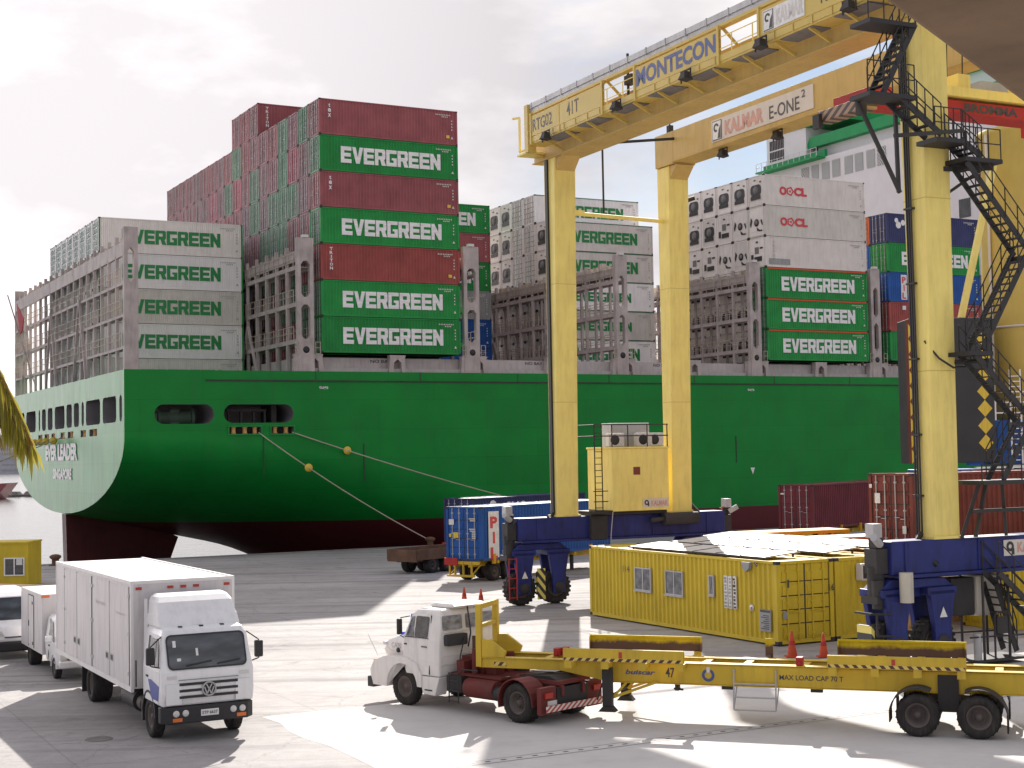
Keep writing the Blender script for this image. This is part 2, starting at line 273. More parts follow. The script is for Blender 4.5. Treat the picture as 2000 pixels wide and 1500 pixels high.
# lettering: block letters as flat sheets set proud of the surface, or the built-in font turned to mesh
BLK = {'E': ([(0, 0, .3, 1), (.3, 0, .92, .24), (.3, .39, .86, .61), (.3, .76, .92, 1)], [], .98),
 'V': ([], [[(0, 1), (.31, 1), (.48, .42), (.65, 1), (.96, 1), (.64, 0), (.32, 0)]], 1.0),
 'R': ([(0, 0, .3, 1), (.3, .80, .84, 1), (.3, .36, .60, .58)], [[(.60, .36), (.84, .36), (.93, .47), (.93, .90), (.84, 1), (.84, .80), (.64, .80), (.64, .58), (.60, .58)], [(.46, .36), (.60, .0), (.97, 0), (.80, .36)]], 1.0),
 'G': ([(0, 0, .3, 1), (.3, .78, .93, 1), (.3, 0, .93, .22), (.64, .22, .93, .52), (.48, .38, .64, .52)], [], 1.0),
 'N': ([(0, 0, .3, 1), (.63, 0, .93, 1)], [[(.3, .95), (.3, .48), (.63, .05), (.63, .52)]], 1.0)}
def block_mesh(word, width, height):
    """mesh in local x (reading direction) / z, at y=0 facing -y"""
    b = MB(); x = 0
    tot = sum(BLK[c][2] for c in word)
    k = width/tot
    for c in word:
        rs, ps, w = BLK[c]
        for (x0, y0, x1, y1) in rs: b.add([((x+x0)*k, 0, y0*height), ((x+x1)*k, 0, y0*height), ((x+x1)*k, 0, y1*height), ((x+x0)*k, 0, y1*height)], [(0, 1, 2, 3)])
        for p in ps: b.add([((x+px)*k, 0, pz*height) for px, pz in p][::-1], [tuple(range(len(p)))])
        x += w
    return b
_txt = {}
def text_mesh(s, width, height, bold=0.0, italic=0.0):
    key = (s, round(width, 3), round(height, 3), bold, italic)
    if key in _txt: return _txt[key]
    cu = bpy.data.curves.new('txt', 'FONT'); cu.body = s; cu.size = 1; cu.resolution_u = 3; cu.offset = bold; cu.extrude = 0.0; cu.shear = italic
    o = bpy.data.objects.new('txt', cu); C.objects.link(o)
    dg = bpy.context.evaluated_depsgraph_get(); me = bpy.data.meshes.new_from_object(o.evaluated_get(dg))
    bpy.data.objects.remove(o); bpy.data.curves.remove(cu)
    xs = [v.co.x for v in me.vertices]; ys = [v.co.y for v in me.vertices]
    x0, x1, y0, y1 = min(xs), max(xs), min(ys), max(ys)
    for v in me.vertices: v.co = Vector(((v.co.x-x0)/(x1-x0)*width, 0, (v.co.y-y0)/(y1-y0)*height))
    _txt[key] = me; return me
def text(s, parent, mat, origin, xdir, width, height, bold=0.02, name='lettering', italic=0.0, zdir=(0, 0, 1)):
    """text lying in the plane of xdir and zdir, lower-left corner at origin (parent's space)"""
    me = text_mesh(s, width, height, bold, italic).copy(); me.materials.clear(); me.materials.append(M[mat])
    X = Vector(xdir).normalized(); Z = Vector(zdir).normalized(); Y = Z.cross(X); o = bpy.data.objects.new(name, me); C.objects.link(o); o.parent = parent
    o.matrix_local = Matrix(((X.x, Y.x, Z.x, origin[0]), (X.y, Y.y, Z.y, origin[1]), (X.z, Y.z, Z.z, origin[2]), (0, 0, 0, 1)))
    return o
def vtext(s, parent, mat, origin, xdir, cw, ch, gap, bold=0.03, name='lettering'):
    """letters stacked downwards, as one mesh"""
    b = MB(); o = None
    for i, c in enumerate(s):
        w_ = cw*{'I': .30, 't': .62}.get(c, 1); me = text_mesh(c, w_, ch, bold); off = (cw-w_)/2
        b.add([(v.co.x+off, v.co.y, v.co.z-(i+1)*(ch+gap)) for v in me.vertices], [tuple(p.vertices) for p in me.polygons])
    o = b.build(name, mat, parent, fix=False)
    X = Vector(xdir).normalized(); Z = Vector((0, 0, 1)); Y = Z.cross(X)
    o.matrix_local = Matrix(((X.x, Y.x, Z.x, origin[0]), (X.y, Y.y, Z.y, origin[1]), (X.z, Y.z, Z.z, origin[2]), (0, 0, 0, 1)))
    return o
# ------------------------------------------------------------ ground, quay, water, far shore
TH = 0.490694; SX, SY, SZ = -14.8964, 116.8986, 15.4764       # ship frame: u along the hull, v across it, z up
cu_, su_ = math.cos(TH), math.sin(TH)
def S(u, v): return (SX+u*cu_-v*su_, SY+u*su_+v*cu_)
def ground_mat():
    m = bpy.data.materials.new('quay_concrete'); m.use_nodes = True; t = m.node_tree; p = t.nodes['Principled BSDF']; l = t.links.new
    p.inputs['Roughness'].default_value = .85; p.inputs['Specular IOR Level'].default_value = .25
    tc = N(t, 'ShaderNodeTexCoord'); mp = N(t, 'ShaderNodeMapping'); mp.inputs['Rotation'].default_value = (0, 0, -TH); l(tc.outputs['Object'], mp.inputs[0])
    def noise(sc, det, rough=.6, src=None):
        n = N(t, 'ShaderNodeTexNoise'); n.inputs['Scale'].default_value = sc; n.inputs['Detail'].default_value = det; n.inputs['Roughness'].default_value = rough; l((src or mp).outputs[0], n.inputs['Vector']); return n
    a = noise(.09, 6); b = noise(1.6, 8, .7); c = noise(14, 5, .75)
    r1 = ramp(t, [(.36, (.30, .28, .275)), (.64, (.43, .405, .395))]); l(a.outputs[0], r1.inputs[0])
    r2 = ramp(t, [(.3, .86), (.7, 1.08)]); l(b.outputs[0], r2.inputs[0])
    r3 = ramp(t, [(.3, .90), (.7, 1.08)]); l(c.outputs[0], r3.inputs[0])
    m1 = N(t, 'ShaderNodeMixRGB', blend_type='MULTIPLY'); m1.inputs[0].default_value = 1; l(r1.outputs[0], m1.inputs[1]); l(r2.outputs[0], m1.inputs[2])
    m2 = N(t, 'ShaderNodeMixRGB', blend_type='MULTIPLY'); m2.inputs[0].default_value = 1; l(m1.outputs[0], m2.inputs[1]); l(r3.outputs[0], m2.inputs[2])
    # long tyre tracks along the quay
    mp2 = N(t, 'ShaderNodeMapping'); mp2.inputs['Rotation'].default_value = (0, 0, -TH); mp2.inputs['Scale'].default_value = (.02, .9, 1); l(tc.outputs['Object'], mp2.inputs[0])
    d = noise(1.0, 6, .65, mp2); r4 = ramp(t, [(.50, 1.0), (.68, .62)]); l(d.outputs[0], r4.inputs[0])
    m3 = N(t, 'ShaderNodeMixRGB', blend_type='MULTIPLY'); m3.inputs[0].default_value = 1; l(m2.outputs[0], m3.inputs[1]); l(r4.outputs[0], m3.inputs[2])
    # oil stains
    e = noise(.55, 5, .55); r5 = ramp(t, [(.62, 1.0), (.74, .5)]); l(e.outputs[0], r5.inputs[0])
    m4 = N(t, 'ShaderNodeMixRGB', blend_type='MULTIPLY'); m4.inputs[0].default_value = .8; l(m3.outputs[0], m4.inputs[1]); l(r5.outputs[0], m4.inputs[2])
    # slab joints
    br = N(t, 'ShaderNodeTexBrick'); br.offset = 0; br.inputs['Scale'].default_value = 1; br.inputs['Brick Width'].default_value = 7.5; br.inputs['Row Height'].default_value = 6; br.inputs['Mortar Size'].default_value = .03
    br.inputs['Color1'].default_value = (1, 1, 1, 1); br.inputs['Color2'].default_value = (.93, .93, .93, 1); br.inputs['Mortar'].default_value = (.5, .48, .46, 1); l(mp.outputs[0], br.inputs['Vector'])
    m5 = N(t, 'ShaderNodeMixRGB', blend_type='MULTIPLY'); m5.inputs[0].default_value = .32; l(m4.outputs[0], m5.inputs[1]); l(br.outputs[0], m5.inputs[2])
    # hairline cracks
    vo = N(t, 'ShaderNodeTexVoronoi'); vo.feature = 'DISTANCE_TO_EDGE'; vo.inputs['Scale'].default_value = .22
    wp = N(t, 'ShaderNodeMixRGB', blend_type='ADD'); wp.inputs[0].default_value = .9; l(mp.outputs[0], wp.inputs[1]); l(b.outputs['Color'], wp.inputs[2]); l(wp.outputs[0], vo.inputs['Vector'])
    rv = ramp(t, [(.0, .55), (.008, 1.0)]); l(vo.outputs[0], rv.inputs[0]); m6 = N(t, 'ShaderNodeMixRGB', blend_type='MULTIPLY'); m6.inputs[0].default_value = .55; l(m5.outputs[0], m6.inputs[1]); l(rv.outputs[0], m6.inputs[2])
    l(m6.outputs[0], p.inputs['Base Color'])
    bp = N(t, 'ShaderNodeBump'); bp.inputs['Strength'].default_value = .35; bp.inputs['Distance'].default_value = .03; l(c.outputs[0], bp.inputs['Height']); l(bp.outputs[0], p.inputs['Normal'])
    return m
M['ground'] = ground_mat()
b = MB(); e0, e1 = S(-500, -1.6), S(700, -1.6); back = 700
q0 = (e0[0]+su_*back, e0[1]-cu_*back); q1 = (e1[0]+su_*back, e1[1]-cu_*back)
b.add([(*e0, 0), (*e1, 0), (*q1, 0), (*q0, 0), (*e0, -6), (*e1, -6)], [(0, 3, 2, 1), (0, 1, 5, 4)])
tag(b.build('ground', 'ground', fix=False), kind='structure')
b = MB(); k0, k1 = S(-500, -1.2), S(700, -1.2)
for (u0, u1) in [(-500+i*20, -480+i*20-.15) for i in range(60)]:
    p = [S(u0, -1.95), S(u1, -1.95), S(u1, -1.15), S(u0, -1.15)]
    b.prism(p, -.9, .05, 'xy')
tag(b.build('kerb', paint('quay_cope', (.26, .245, .24), .85, .15, .4)), kind='structure')
wm = bpy.data.materials.new('harbour_water'); wm.use_nodes = True; t = wm.node_tree; p = t.nodes['Principled BSDF']
p.inputs['Base Color'].default_value = (.03, .035, .03, 1); p.inputs['Roughness'].default_value = .16; p.inputs['IOR'].default_value = 1.6; p.inputs['Specular IOR Level'].default_value = 1.0
tc = N(t, 'ShaderNodeTexCoord'); n = N(t, 'ShaderNodeTexNoise'); n.inputs['Scale'].default_value = .5; n.inputs['Detail'].default_value = 6; t.links.new(tc.outputs['Object'], n.inputs['Vector'])
bp = N(t, 'ShaderNodeBump'); bp.inputs['Strength'].default_value = .5; bp.inputs['Distance'].default_value = .35; t.links.new(n.outputs[0], bp.inputs['Height']); t.links.new(bp.outputs[0], p.inputs['Normal'])
M['water'] = wm
b = MB(); b.add([(-9000, 20, -2.6), (9000, 20, -2.6), (9000, 15000, -2.6), (-9000, 15000, -2.6)], [(0, 1, 2, 3)])
tag(b.build('water', 'water', fix=False), kind='structure')
# breakwater, town and a moored vessel across the basin
b = MB(); rnd = random.Random(3)
for i in range(150):
    x = -420+i*3.2+rnd.uniform(-1, 1); y = 455+rnd.uniform(-2, 2); s = rnd.uniform(1.2, 2.2)
    b.lathe([(0, -1.2*s), (1.3*s, -.8*s), (1.5*s, .1), (.8*s, .75*s), (0, .8*s)], (x, y, -2.2), 'z', 6, 0, False)
tag(b.build('terrain', 'rock'), kind='structure')
b = MB(); 
hp = [(-900+i*24, -2.6+22*abs(math.sin(i*.37)+.6*math.sin(i*.9+1))*.55+6) for i in range(46)]
b.prism([(-900, -3)]+hp+[(204, -3)], 2000, 2300, 'xz'); tag(b.build('hill', 'city'), kind='structure')
for i, (x, w, h, dep) in enumerate([(-620, 60, 34, 1700), (-545, 40, 26, 1640), (-588, 16, 44, 1720), (-500, 50, 20, 1600)]):
    t = thing('town_block', ['long pale block on the far shore, farthest from the ship', 'lower block beside the slim tower on the far shore', 'slim tower rising from the far shore', 'low block nearest the stern on the far shore'][i], 'building', (x, dep, -2.6))
    bb = MB(); bb.box(-w/2, w/2, 0, 30, 0, h); bb.build('wall', 'city', t)
    bb = MB()
    for zz in range(int(h/6)): bb.box(-w/2+2, w/2-2, -.3, 0, 3+zz*6, 5+zz*6)
    bb.build('window_band', 'lettergrey', t)
t = thing('moored_barge', 'dark red hull moored across the basin beyond the palm frond', 'boat', (-148, 420, -2.6))
bb = MB(); bb.prism([(-26, .0), (-28, 3.4), (-6, 4.2), (5.5, 4.6), (2, 0)], 0, 9, 'xz'); bb.build('hull', 'maroon', t)
bb = MB(); bb.box(-22, -14, 2, 7, 3.5, 8); bb.build('deckhouse', 'white', t)

# ------------------------------------------------------------ the container ship
ship = thing('container_ship', 'long green hulled container ship with a pale flat transom and red bottom', 'ship', (SX, SY, 0), TH)
def Z(w): return SZ+w
B_ = 22.95
def interp(tab, u):
    if u <= tab[0][0]: return tab[0][1]
    for (a, x), (b, y) in zip(tab, tab[1:]):
        if u <= b: return x+(y-x)*(u-a)/(b-a)
    return tab[-1][1]
WB = [(-15.53, -12.64), (-8, -14.3), (-5.6, -15.0), (-1.65, -15.78), (.26, -16.35), (1.95, -17.1), (5, -18.6), (10, -20.5), (20, -23)]
WT = [(-15.53, -6.4), (-8, -6.9), (0, -7.9), (8, -9.6), (14, -11.6), (22, -14.6), (32, -18.5)]
def smooth(tab, u): return sum(interp(tab, u+d)*w for d, w in ((-3, .12), (-1.5, .2), (0, .36), (1.5, .2), (3, .12)))
def section(u):
    wb, wt = (smooth(WB, u), smooth(WT, u)) if u > -12 else (interp(WB, u), interp(WT, u)); pts = []; n = 30
    k = interp([(-15.5, 2.0), (0, 1.85), (30, 2.4)], u)
    bw = B_*interp([(-15, 1), (210, 1), (260, .8), (300, .35), (320, .03)], u)
    half = [(bw, 13.98), (bw, Z(-3.2)), (bw, Z((-3.2+wt)/2)), (bw, Z(wt))]
    for i in range(1, n+1):
        ph = math.pi/2*i/n; half.append((bw*math.cos(ph)**(2/k), Z(wt+(wb-wt)*math.sin(ph)**(2/2.0))))
    half[-1] = (0.02, half[-1][1])
    return [(22.9-y, z) for y, z in half]+[(22.9+y, z) for y, z in half[::-1]]
us = [-15.53]+[-14.5+1.5*i for i in range(34)]+[40, 60, 120, 210, 240, 270, 300, 320]
hb = MB(); secs = [section(u) for u in us]; n = len(secs[0]); vs = [(u, v, z) for u, s in zip(us, secs) for v, z in s]
fs = []; 
for i in range(len(us)-1):
    for j in range(n):
        fs.append((i*n+j, i*n+(j+1) % n, (i+1)*n+(j+1) % n, (i+1)*n+j))
fs.append(tuple(range(n-1, -1, -1))); fs.append(tuple(range((len(us)-1)*n, len(us)*n)))
hb.add(vs, fs)
def hull_mat():
    m = paint('hull_paint', (0.005, 0.235, 0.035), .42, .10, .12, 0, bump=.02, scale=.35); t = m.node_tree; p = t.nodes['Principled BSDF']; l = t.links.new
    src = p.inputs['Base Color'].links[0].from_socket; tc = N(t, 'ShaderNodeTexCoord'); sx = N(t, 'ShaderNodeSeparateXYZ'); l(tc.outputs['Object'], sx.inputs[0])
    gt = N(t, 'ShaderNodeMath', operation='GREATER_THAN'); gt.inputs[1].default_value = Z(-13.4); l(sx.outputs['Z'], gt.inputs[0])
    mx = N(t, 'ShaderNodeMixRGB'); l(gt.outputs[0], mx.inputs[0]); mx.inputs[1].default_value = (0.11, .018, .022, 1); l(src, mx.inputs[2])
    # vertical rust runs below the seam
    mp = N(t, 'ShaderNodeMapping'); mp.inputs['Scale'].default_value = (.55, .55, .05); l(tc.outputs['Object'], mp.inputs[0])
    nn = N(t, 'ShaderNodeTexNoise'); nn.inputs['Scale'].default_value = 1.2; nn.inputs['Detail'].default_value = 8; nn.inputs['Roughness'].default_value = .7; l(mp.outputs[0], nn.inputs['Vector'])
    rr = ramp(t, [(.62, 0.0), (.74, .45)]); l(nn.outputs[0], rr.inputs[0]); m2 = N(t, 'ShaderNodeMixRGB'); l(rr.outputs[0], m2.inputs[0]); l(mx.outputs[0], m2.inputs[1]); m2.inputs[2].default_value = (.03, .06, .028, 1)
    # shell plating: each plate a shade apart, with faint seams and slight dishing
    cb = N(t, 'ShaderNodeCombineXYZ'); l(sx.outputs['X'], cb.inputs[0]); l(sx.outputs['Z'], cb.inputs[1])
    bk = N(t, 'ShaderNodeTexBrick'); bk.offset = .5; bk.inputs['Scale'].default_value = 1; bk.inputs['Brick Width'].default_value = 9.6; bk.inputs['Row Height'].default_value = 2.35; bk.inputs['Mortar Size'].default_value = .022; bk.inputs['Mortar Smooth'].default_value = .4
    bk.inputs['Color1'].default_value = (1, 1, 1, 1); bk.inputs['Color2'].default_value = (.90, .90, .90, 1); bk.inputs['Mortar'].default_value = (.74, .74, .74, 1); l(cb.outputs[0], bk.inputs['Vector'])
    m5 = N(t, 'ShaderNodeMixRGB', blend_type='MULTIPLY'); m5.inputs[0].default_value = 1; l(m2.outputs[0], m5.inputs[1]); l(bk.outputs[0], m5.inputs[2])
    # scuffs left by fenders and tugs
    n6 = N(t, 'ShaderNodeTexNoise'); n6.inputs['Scale'].default_value = .8; n6.inputs['Detail'].default_value = 10; n6.inputs['Roughness'].default_value = .75; l(tc.outputs['Object'], n6.inputs['Vector'])
    r6 = ramp(t, [(.66, 0.0), (.74, .5)]); l(n6.outputs[0], r6.inputs[0]); m6 = N(t, 'ShaderNodeMixRGB'); l(r6.outputs[0], m6.inputs[0]); l(m5.outputs[0], m6.inputs[1]); m6.inputs[2].default_value = (.022, .09, .035, 1)
    l(m6.outputs[0], p.inputs['Base Color']); return m
M['hull'] = hull_mat()
hull = hb.build('hull', ['hull', 'inside'], ship)
def rrect(x0, x1, y0, y1, r, n=5):
    r = min(r, (x1-x0)/2-.001, (y1-y0)/2-.001); pts = []
    for cx, cy, a0 in ((x1-r, y1-r, 0), (x0+r, y1-r, 90), (x0+r, y0+r, 180), (x1-r, y0+r, 270)):
        for i in range(n+1):
            a = rad(a0+90*i/n); pts.append((cx+r*math.cos(a), cy+r*math.sin(a)))
    return pts
cut = MB()
for (a, c, z0, z1, r) in [(-13.3, -8.75, -5.55, -4.08, .72), (-8.0, -2.42, -5.5, -4.08, .72), (-7.6, -5.1, -6.36, -5.8, .06), (-4.25, -2.45, -6.36, -5.8, .06)]:
    cut.prism(rrect(a, c, Z(z0), Z(z1), r), -.6, 4.2 if z0 > -6 else 1.6, 'xz')
TW = [(34.5, 39.3), (32.3, 33.0), (29.6, 31.4), (26.5, 28.7), (21.3, 25.5), (18.3, 20.5), (15.5, 17.5), (13.6, 14.5), (7.75, 12.85), (2.45, 6.9), (.62, 1.45), (40.3, 44.5)]
for a, c in TW: cut.prism(rrect(a, c, Z(-5.32), Z(-3.34), .42), -16.2, -12.2, 'yz')
TF = [(8.9, 11.6), (12.9, 14.9), (17.8, 20.0), (21.3, 23.0), (25.4, 27.0), (28.2, 30.2), (31.2, 33.2)]
for a, c in TF: cut.prism(rrect(a, c, Z(-6.22), Z(-5.66), .06), -16.2, -14.2, 'yz')
co = cut.build('cutter', 'inside'); co.parent = ship
md = hull.modifiers.new('cut', 'BOOLEAN'); md.object = co; md.operation = 'DIFFERENCE'; md.solver = 'EXACT'; md.use_self = True
try: md.material_mode = 'TRANSFER'
except Exception: pass
dg = bpy.context.evaluated_depsgraph_get(); nm = bpy.data.meshes.new_from_object(hull.evaluated_get(dg)); hull.modifiers.clear(); hull.data = nm; nm.name = 'hull'
bpy.data.objects.remove(co)
for pl in nm.polygons: pl.use_smooth = True
nm.set_sharp_from_angle(angle=rad(22))
# things seen in the mooring deck openings
b = MB()
b.tube((-12.6, 2.6, Z(-5.0)), (-9.6, 2.6, Z(-5.0)), .55, 14); b.tube((-12.5, 2.6, Z(-5.0)), (-12.3, 2.6, Z(-5.0)), .8, 14); b.tube((-9.9, 2.6, Z(-5.0)), (-9.7, 2.6, Z(-5.0)), .8, 14); b.box(-11.5, -10.8, 2.2, 3.2, Z(-5.6), Z(-4.4)); b.box(-13, -12.7, 1.5, 3, Z(-5.6), Z(-4.7))
b.build('mooring_winch', 'winch', ship)
b = MB()
for x in (-7.3, -6.3, -5.3, -4.4): b.box(x, x+.14, 1.2, 1.5, Z(-5.5), Z(-4.4))
b.box(-7.4, -4.2, 1.2, 1.5, Z(-4.6), Z(-4.4)); b.box(-3.8, -3.4, 1.2, 3.6, Z(-5.5), Z(-4.08)); b.build('deck_frame', 'dark', ship)
for xs in ((-7.2, -6.3, -5.5), (-3.9, -3.0)):
    for x in xs:
        b = MB(); b.lathe([(0, 0), (.24, 0), (.17, .12), (.17, .4), (.24, .52), (0, .52)], (x, .18, Z(-6.34)), 'z', 10); b.build('fairlead_roller', 'tan', ship)
for a, c in TF:
    b = MB(); b.lathe([(0, 0), (.3, 0), (.2, .12), (.2, .4), (.3, .52), (0, .52)], (-15.3, (a+c)/2, Z(-6.2)), 'z', 10); b.build('fairlead_roller', 'tan', ship)
b = MB()
for a, c, z0, z1 in [(-7.7, -5.0, -6.44, -5.72), (-4.35, -2.35, -6.44, -5.72)]:
    for q in ((a, c, z0, z0+.08), (a, c, z1-.08, z1)): b.box(q[0], q[1], -.17, -.04, Z(q[2]), Z(q[3]))
    for q in (a, c-.08): b.box(q, q+.08, -.17, -.04, Z(z0+.08), Z(z1-.08))
b.build('fairlead_frame', 'green', ship)
# seam along the sheer, plate joints, marks
b = MB(); b.box(-9.4, 210, -.12, -.045, Z(-2.31), Z(-2.20))
for x in range(-1, 200, 9): b.box(x*1.0+.4, x+.46, -.07, -.045, Z(-2.2), Z(-1.5))
b.build('sheer_seam', 'dark', ship)
b = MB()
for x, z0, z1 in ((3.4, -10.2, -7.2), (39.85, -9.4, -7.0), (-4.9, -9.5, -6.6)): b.box(x-.03, x+.03, -.10, -.045, Z(z0), Z(z1))
b.build_each('drain_pipe', 'dark', ship)
text('tugs', ship, 'letterw', (-.3, -.075, Z(-2.95)), (1, 0, 0), .75, .3); text('tugs', ship, 'letterw', (41.3, -.075, Z(-2.95)), (1, 0, 0), .75, .3)
b = MB(); b.add([(41.4, -.075, Z(-9.9)), (41.9, -.075, Z(-9.9)), (41.65, -.075, Z(-10.5))], [(0, 2, 1)]); b.build('draught_mark', 'letterw', ship, fix=False)
text('EVER LEADER', ship, 'letterw', (-15.6, 29.4, Z(-8.1)), (0, -1, 0), 13.4, 1.45, .05); text('SINGAPORE', ship, 'letterw', (-15.6, 26.1, Z(-9.72)), (0, -1, 0), 7.8, .95, .05)
# rudder
b = MB(); b.prism([(-15.4, Z(-12.7)), (-15.1, -9), (-7.2, -9), (-6.4, Z(-17.2)), (-5.6, Z(-15.05)), (-8, Z(-14.0))], 21.6, 23.2, 'xz'); b.build('rudder', 'hullred', ship)
# coaming and pedestals above the deck edge
b = MB(); b.box(-1.6, 205, .75, 45.05, Z(-1.5)+.003, Z(-.34)); b.build('hatch_coaming', 'cgrey', ship)
b = MB(); b.box(-1.6, 205, .3, .75, Z(-1.5)+.003, Z(-1.2)); b.build('waterway_bar', 'cgrey', ship)
def arch(u0, u1):
    b = MB(); zt, zb = Z(-.12), Z(-1.5)+.004; w = .28; m_ = (u0+u1)/2; pts = [(u0-.12, zb), (u0, zt-.25), (u0-.05, zt), (u1+.05, zt), (u1, zt-.25), (u1+.12, zb), (u1-w, zb), (u1-w-.05, zt-.6), (u1-w-.3, zt-.36), (u0+w+.3, zt-.36), (u0+w+.05, zt-.6), (u0+w, zb)]
    vs = [(x, .05, z) for x, z in pts]+[(x, .6, z) for x, z in pts]; k = len(pts)
    fr = [(0, 1, 10, 11), (1, 2, 9, 10), (2, 3, 8, 9), (3, 4, 7, 8), (4, 5, 6, 7)]
    b.add(vs, fr+[tuple(i+k for i in f[::-1]) for f in fr]+[(i, i+k, (i+1) % k+k, (i+1) % k) for i in range(k)])
    b.build('pedestal', 'lash', ship)
for u0 in (-1.3, 13.2, 27.9, 42.5, 57.0, 71.5): arch(u0-.9, u0+1.35)
for u0 in (6.4, 20.9, 35.5, 50.0, 64.5): arch(u0-.55, u0+.75)
text('NO BAY 5', ship, 'letterk', (4.4, .735, Z(-.72)), (1, 0, 0), 2.2, .26); text('NO BAY 9', ship, 'letterk', (18.6, .735, Z(-.72)), (1, 0, 0), 2.0, .26); text('NO BAY 13', ship, 'letterk', (31.6, .735, Z(-.72)), (1, 0, 0), 2.2, .26)
# lashing bridges
PITCHV = 2.516
def lashing_bridge(uc, wd, stern=False, vmin=0.0, top=8.9):
    zb = 13.99 if stern else Z(-1.5)+.01; zt = Z(top); b = MB(); nrow = 19
    levels = [1.0, 3.9, 6.8] if not stern else [.2, 2.6, 5.0]
    faces = (uc-wd/2+.12, uc+wd/2-.12)
    for i in range(1, nrow-1):
        v = i*PITCHV+.15
        g = .12 if not stern else .11
        b.box(faces[0]-.12, faces[0]+.12, v-g, v+g, zb, zt-.35-.02*(i % 3))
        if not stern: b.box(faces[1]-.1, faces[1]+.1, v-.1, v+.1, zb, zt-.5)
    for f in faces[:2]:
        off = .125
        if stern and f == faces[1]: continue
        for w in levels: b.box(f-off+.02, f+off-.02, .45, 45.4, Z(w)-.28+.12*stern, Z(w)+.06)
        b.box(f-off+.005, f+off-.005, .45, 45.4, Z(top-1.75-.25*stern), Z(top-.95))
    for w in levels+[top-1.0]: b.box(faces[0]+.126, faces[1]-.126, .45, 45.4, Z(w)-.1, Z(w)-.03)
    br = b.build('lashing_bridge', 'lash', ship)
    for vs_ in (0, 45.35):       # end plates with long slots
        e = MB(); u0, u1 = uc-wd/2, uc+wd/2; st = .3
        hs = [(zb, Z(1.05)), (Z(3.75), Z(4.35)), (Z(7.2), Z(top+.12))] if not stern else [(zb, Z(5.0)), (Z(7.6), Z(top+.12))]
        holes = [(Z(1.05), Z(3.75)), (Z(4.35), Z(7.2))] if not stern else [(Z(5.0), Z(7.6))]
        for z0, z1 in hs: e.box(u0, u1, vs_, vs_+.45, z0, z1)
        for z0, z1 in holes:
            e.box(u0, u0+st, vs_, vs_+.45, z0, z1); e.box(u1-st, u1, vs_, vs_+.45, z0, z1)
            for zz, sg in ((z0, 1), (z1, -1)):
                for ux, su in ((u0+st, 1), (u1-st, -1)): e.prism([(ux, zz), (ux+su*.22, zz), (ux, zz+sg*.3)], vs_+.002, vs_+.448, 'xz')
        ep = e.build('end_post', 'lash', br)
        if vs_ == 0 and not stern:
            k = MB(); k.lathe([(0, -.012), (.27, -.012), (.27, .0)], ((u0+u1)/2, -.005, Z(.2)), 'y', 18); k.build('manhole', 'black', br)
    r = MB()
    for f in ((faces[0]-.2, faces[1]+.2) if not stern else (faces[0]-.25,)):
        for w in levels:
            for h in (.55, 1.05): r.tube((f, .6, Z(w)+h), (f, 45.2, Z(w)+h), .03, 5, cap=False)
            for i in range(38): r.bar((f, .7+i*1.19, Z(w)), (f, .7+i*1.19, Z(w)+1.05), .05, .05)
    r.build('railing', 'lashrail', br)
    # twistlock bins, lamps and lashing rods along the top
    q = MB(); rn = random.Random(int(uc*7))
    for i in range(44):
        v = .6+i*1.02; h = rn.uniform(.15, .5); q.box(uc-.3, uc+.3, v, v+rn.uniform(.25, .6), Z(top-.95)+.002, Z(top-.95)+h)
    q.build('lashing_gear', 'lashrail', br)['kind'] = 'stuff'
    x = MB(); f = faces[0]-.16
    for v0 in ((6, 17, 29) if not stern else (9, 21, 33)):
        x.bar((f, v0+3.8, zb), (f, v0+6.2, Z(3.0 if not stern else 5.2)), .18, .22, 0, (1, 0, 0)); x.bar((f, v0+8.6, zb), (f, v0+6.25, Z(3.0 if not stern else 5.2)), .18, .22, 0, (1, 0, 0))
    x.build_each('diagonal_brace', 'lash', br)
lashing_bridge(-14.95, 1.05, True, top=9.0)
for uc, wd in ((-1.3, 1.35), (13.25, 1.4), (27.95, 1.2), (42.5, 1.25), (57.0, 1.15), (71.6, 1.15)): lashing_bridge(uc, wd)
# lamp housings on the near end posts
for uc in (-1.3, 13.25, 27.95, 42.5, 57.0):
    b = MB(); b.box(uc-.25, uc+.25, -.12, .3, Z(9.03), Z(9.25)); b.build('deck_lamp', 'lens', ship)
    b = MB()
    for x in (uc-.95, uc+.75):
        for dz in (0, .45, .9): b.bar((x, -.1, Z(-.1)+dz), (x+.4, -.1, Z(-.1)+dz), .04, .04)
        for dx in (0, .4): b.bar((x+dx, -.1, Z(-.12)), (x+dx, -.1, Z(.82)), .04, .04)
    b.build('hand_rail', 'lashrail', ship)
# stern flag on its staff
b = MB(); b.tube((-15.6, 33.5, Z(-1.5)), (-18.2, 33.5, Z(7.4)), .06); b.tube((-15.5, 33.5, Z(2.2)), (-16.6, 33.5, Z(2.0)), .04); b.build('flag_staff', 'lash', ship)
b = MB(); pts = [(-17.4, 33.2, Z(6.6)), (-17.2, 30.8, Z(5.0)), (-17.0, 32.4, Z(4.1)), (-16.9, 34.6, Z(3.7)), (-17.1, 34.0, Z(5.0))]; b.add(pts+[(x-.06, y, z) for x, y, z in pts], [(0, 1, 2, 3, 4), (9, 8, 7, 6, 5)]+[(i, (i+1) % 5, (i+1) % 5+5, i+5) for i in range(5)]); b.build('flag', 'flagred', ship)
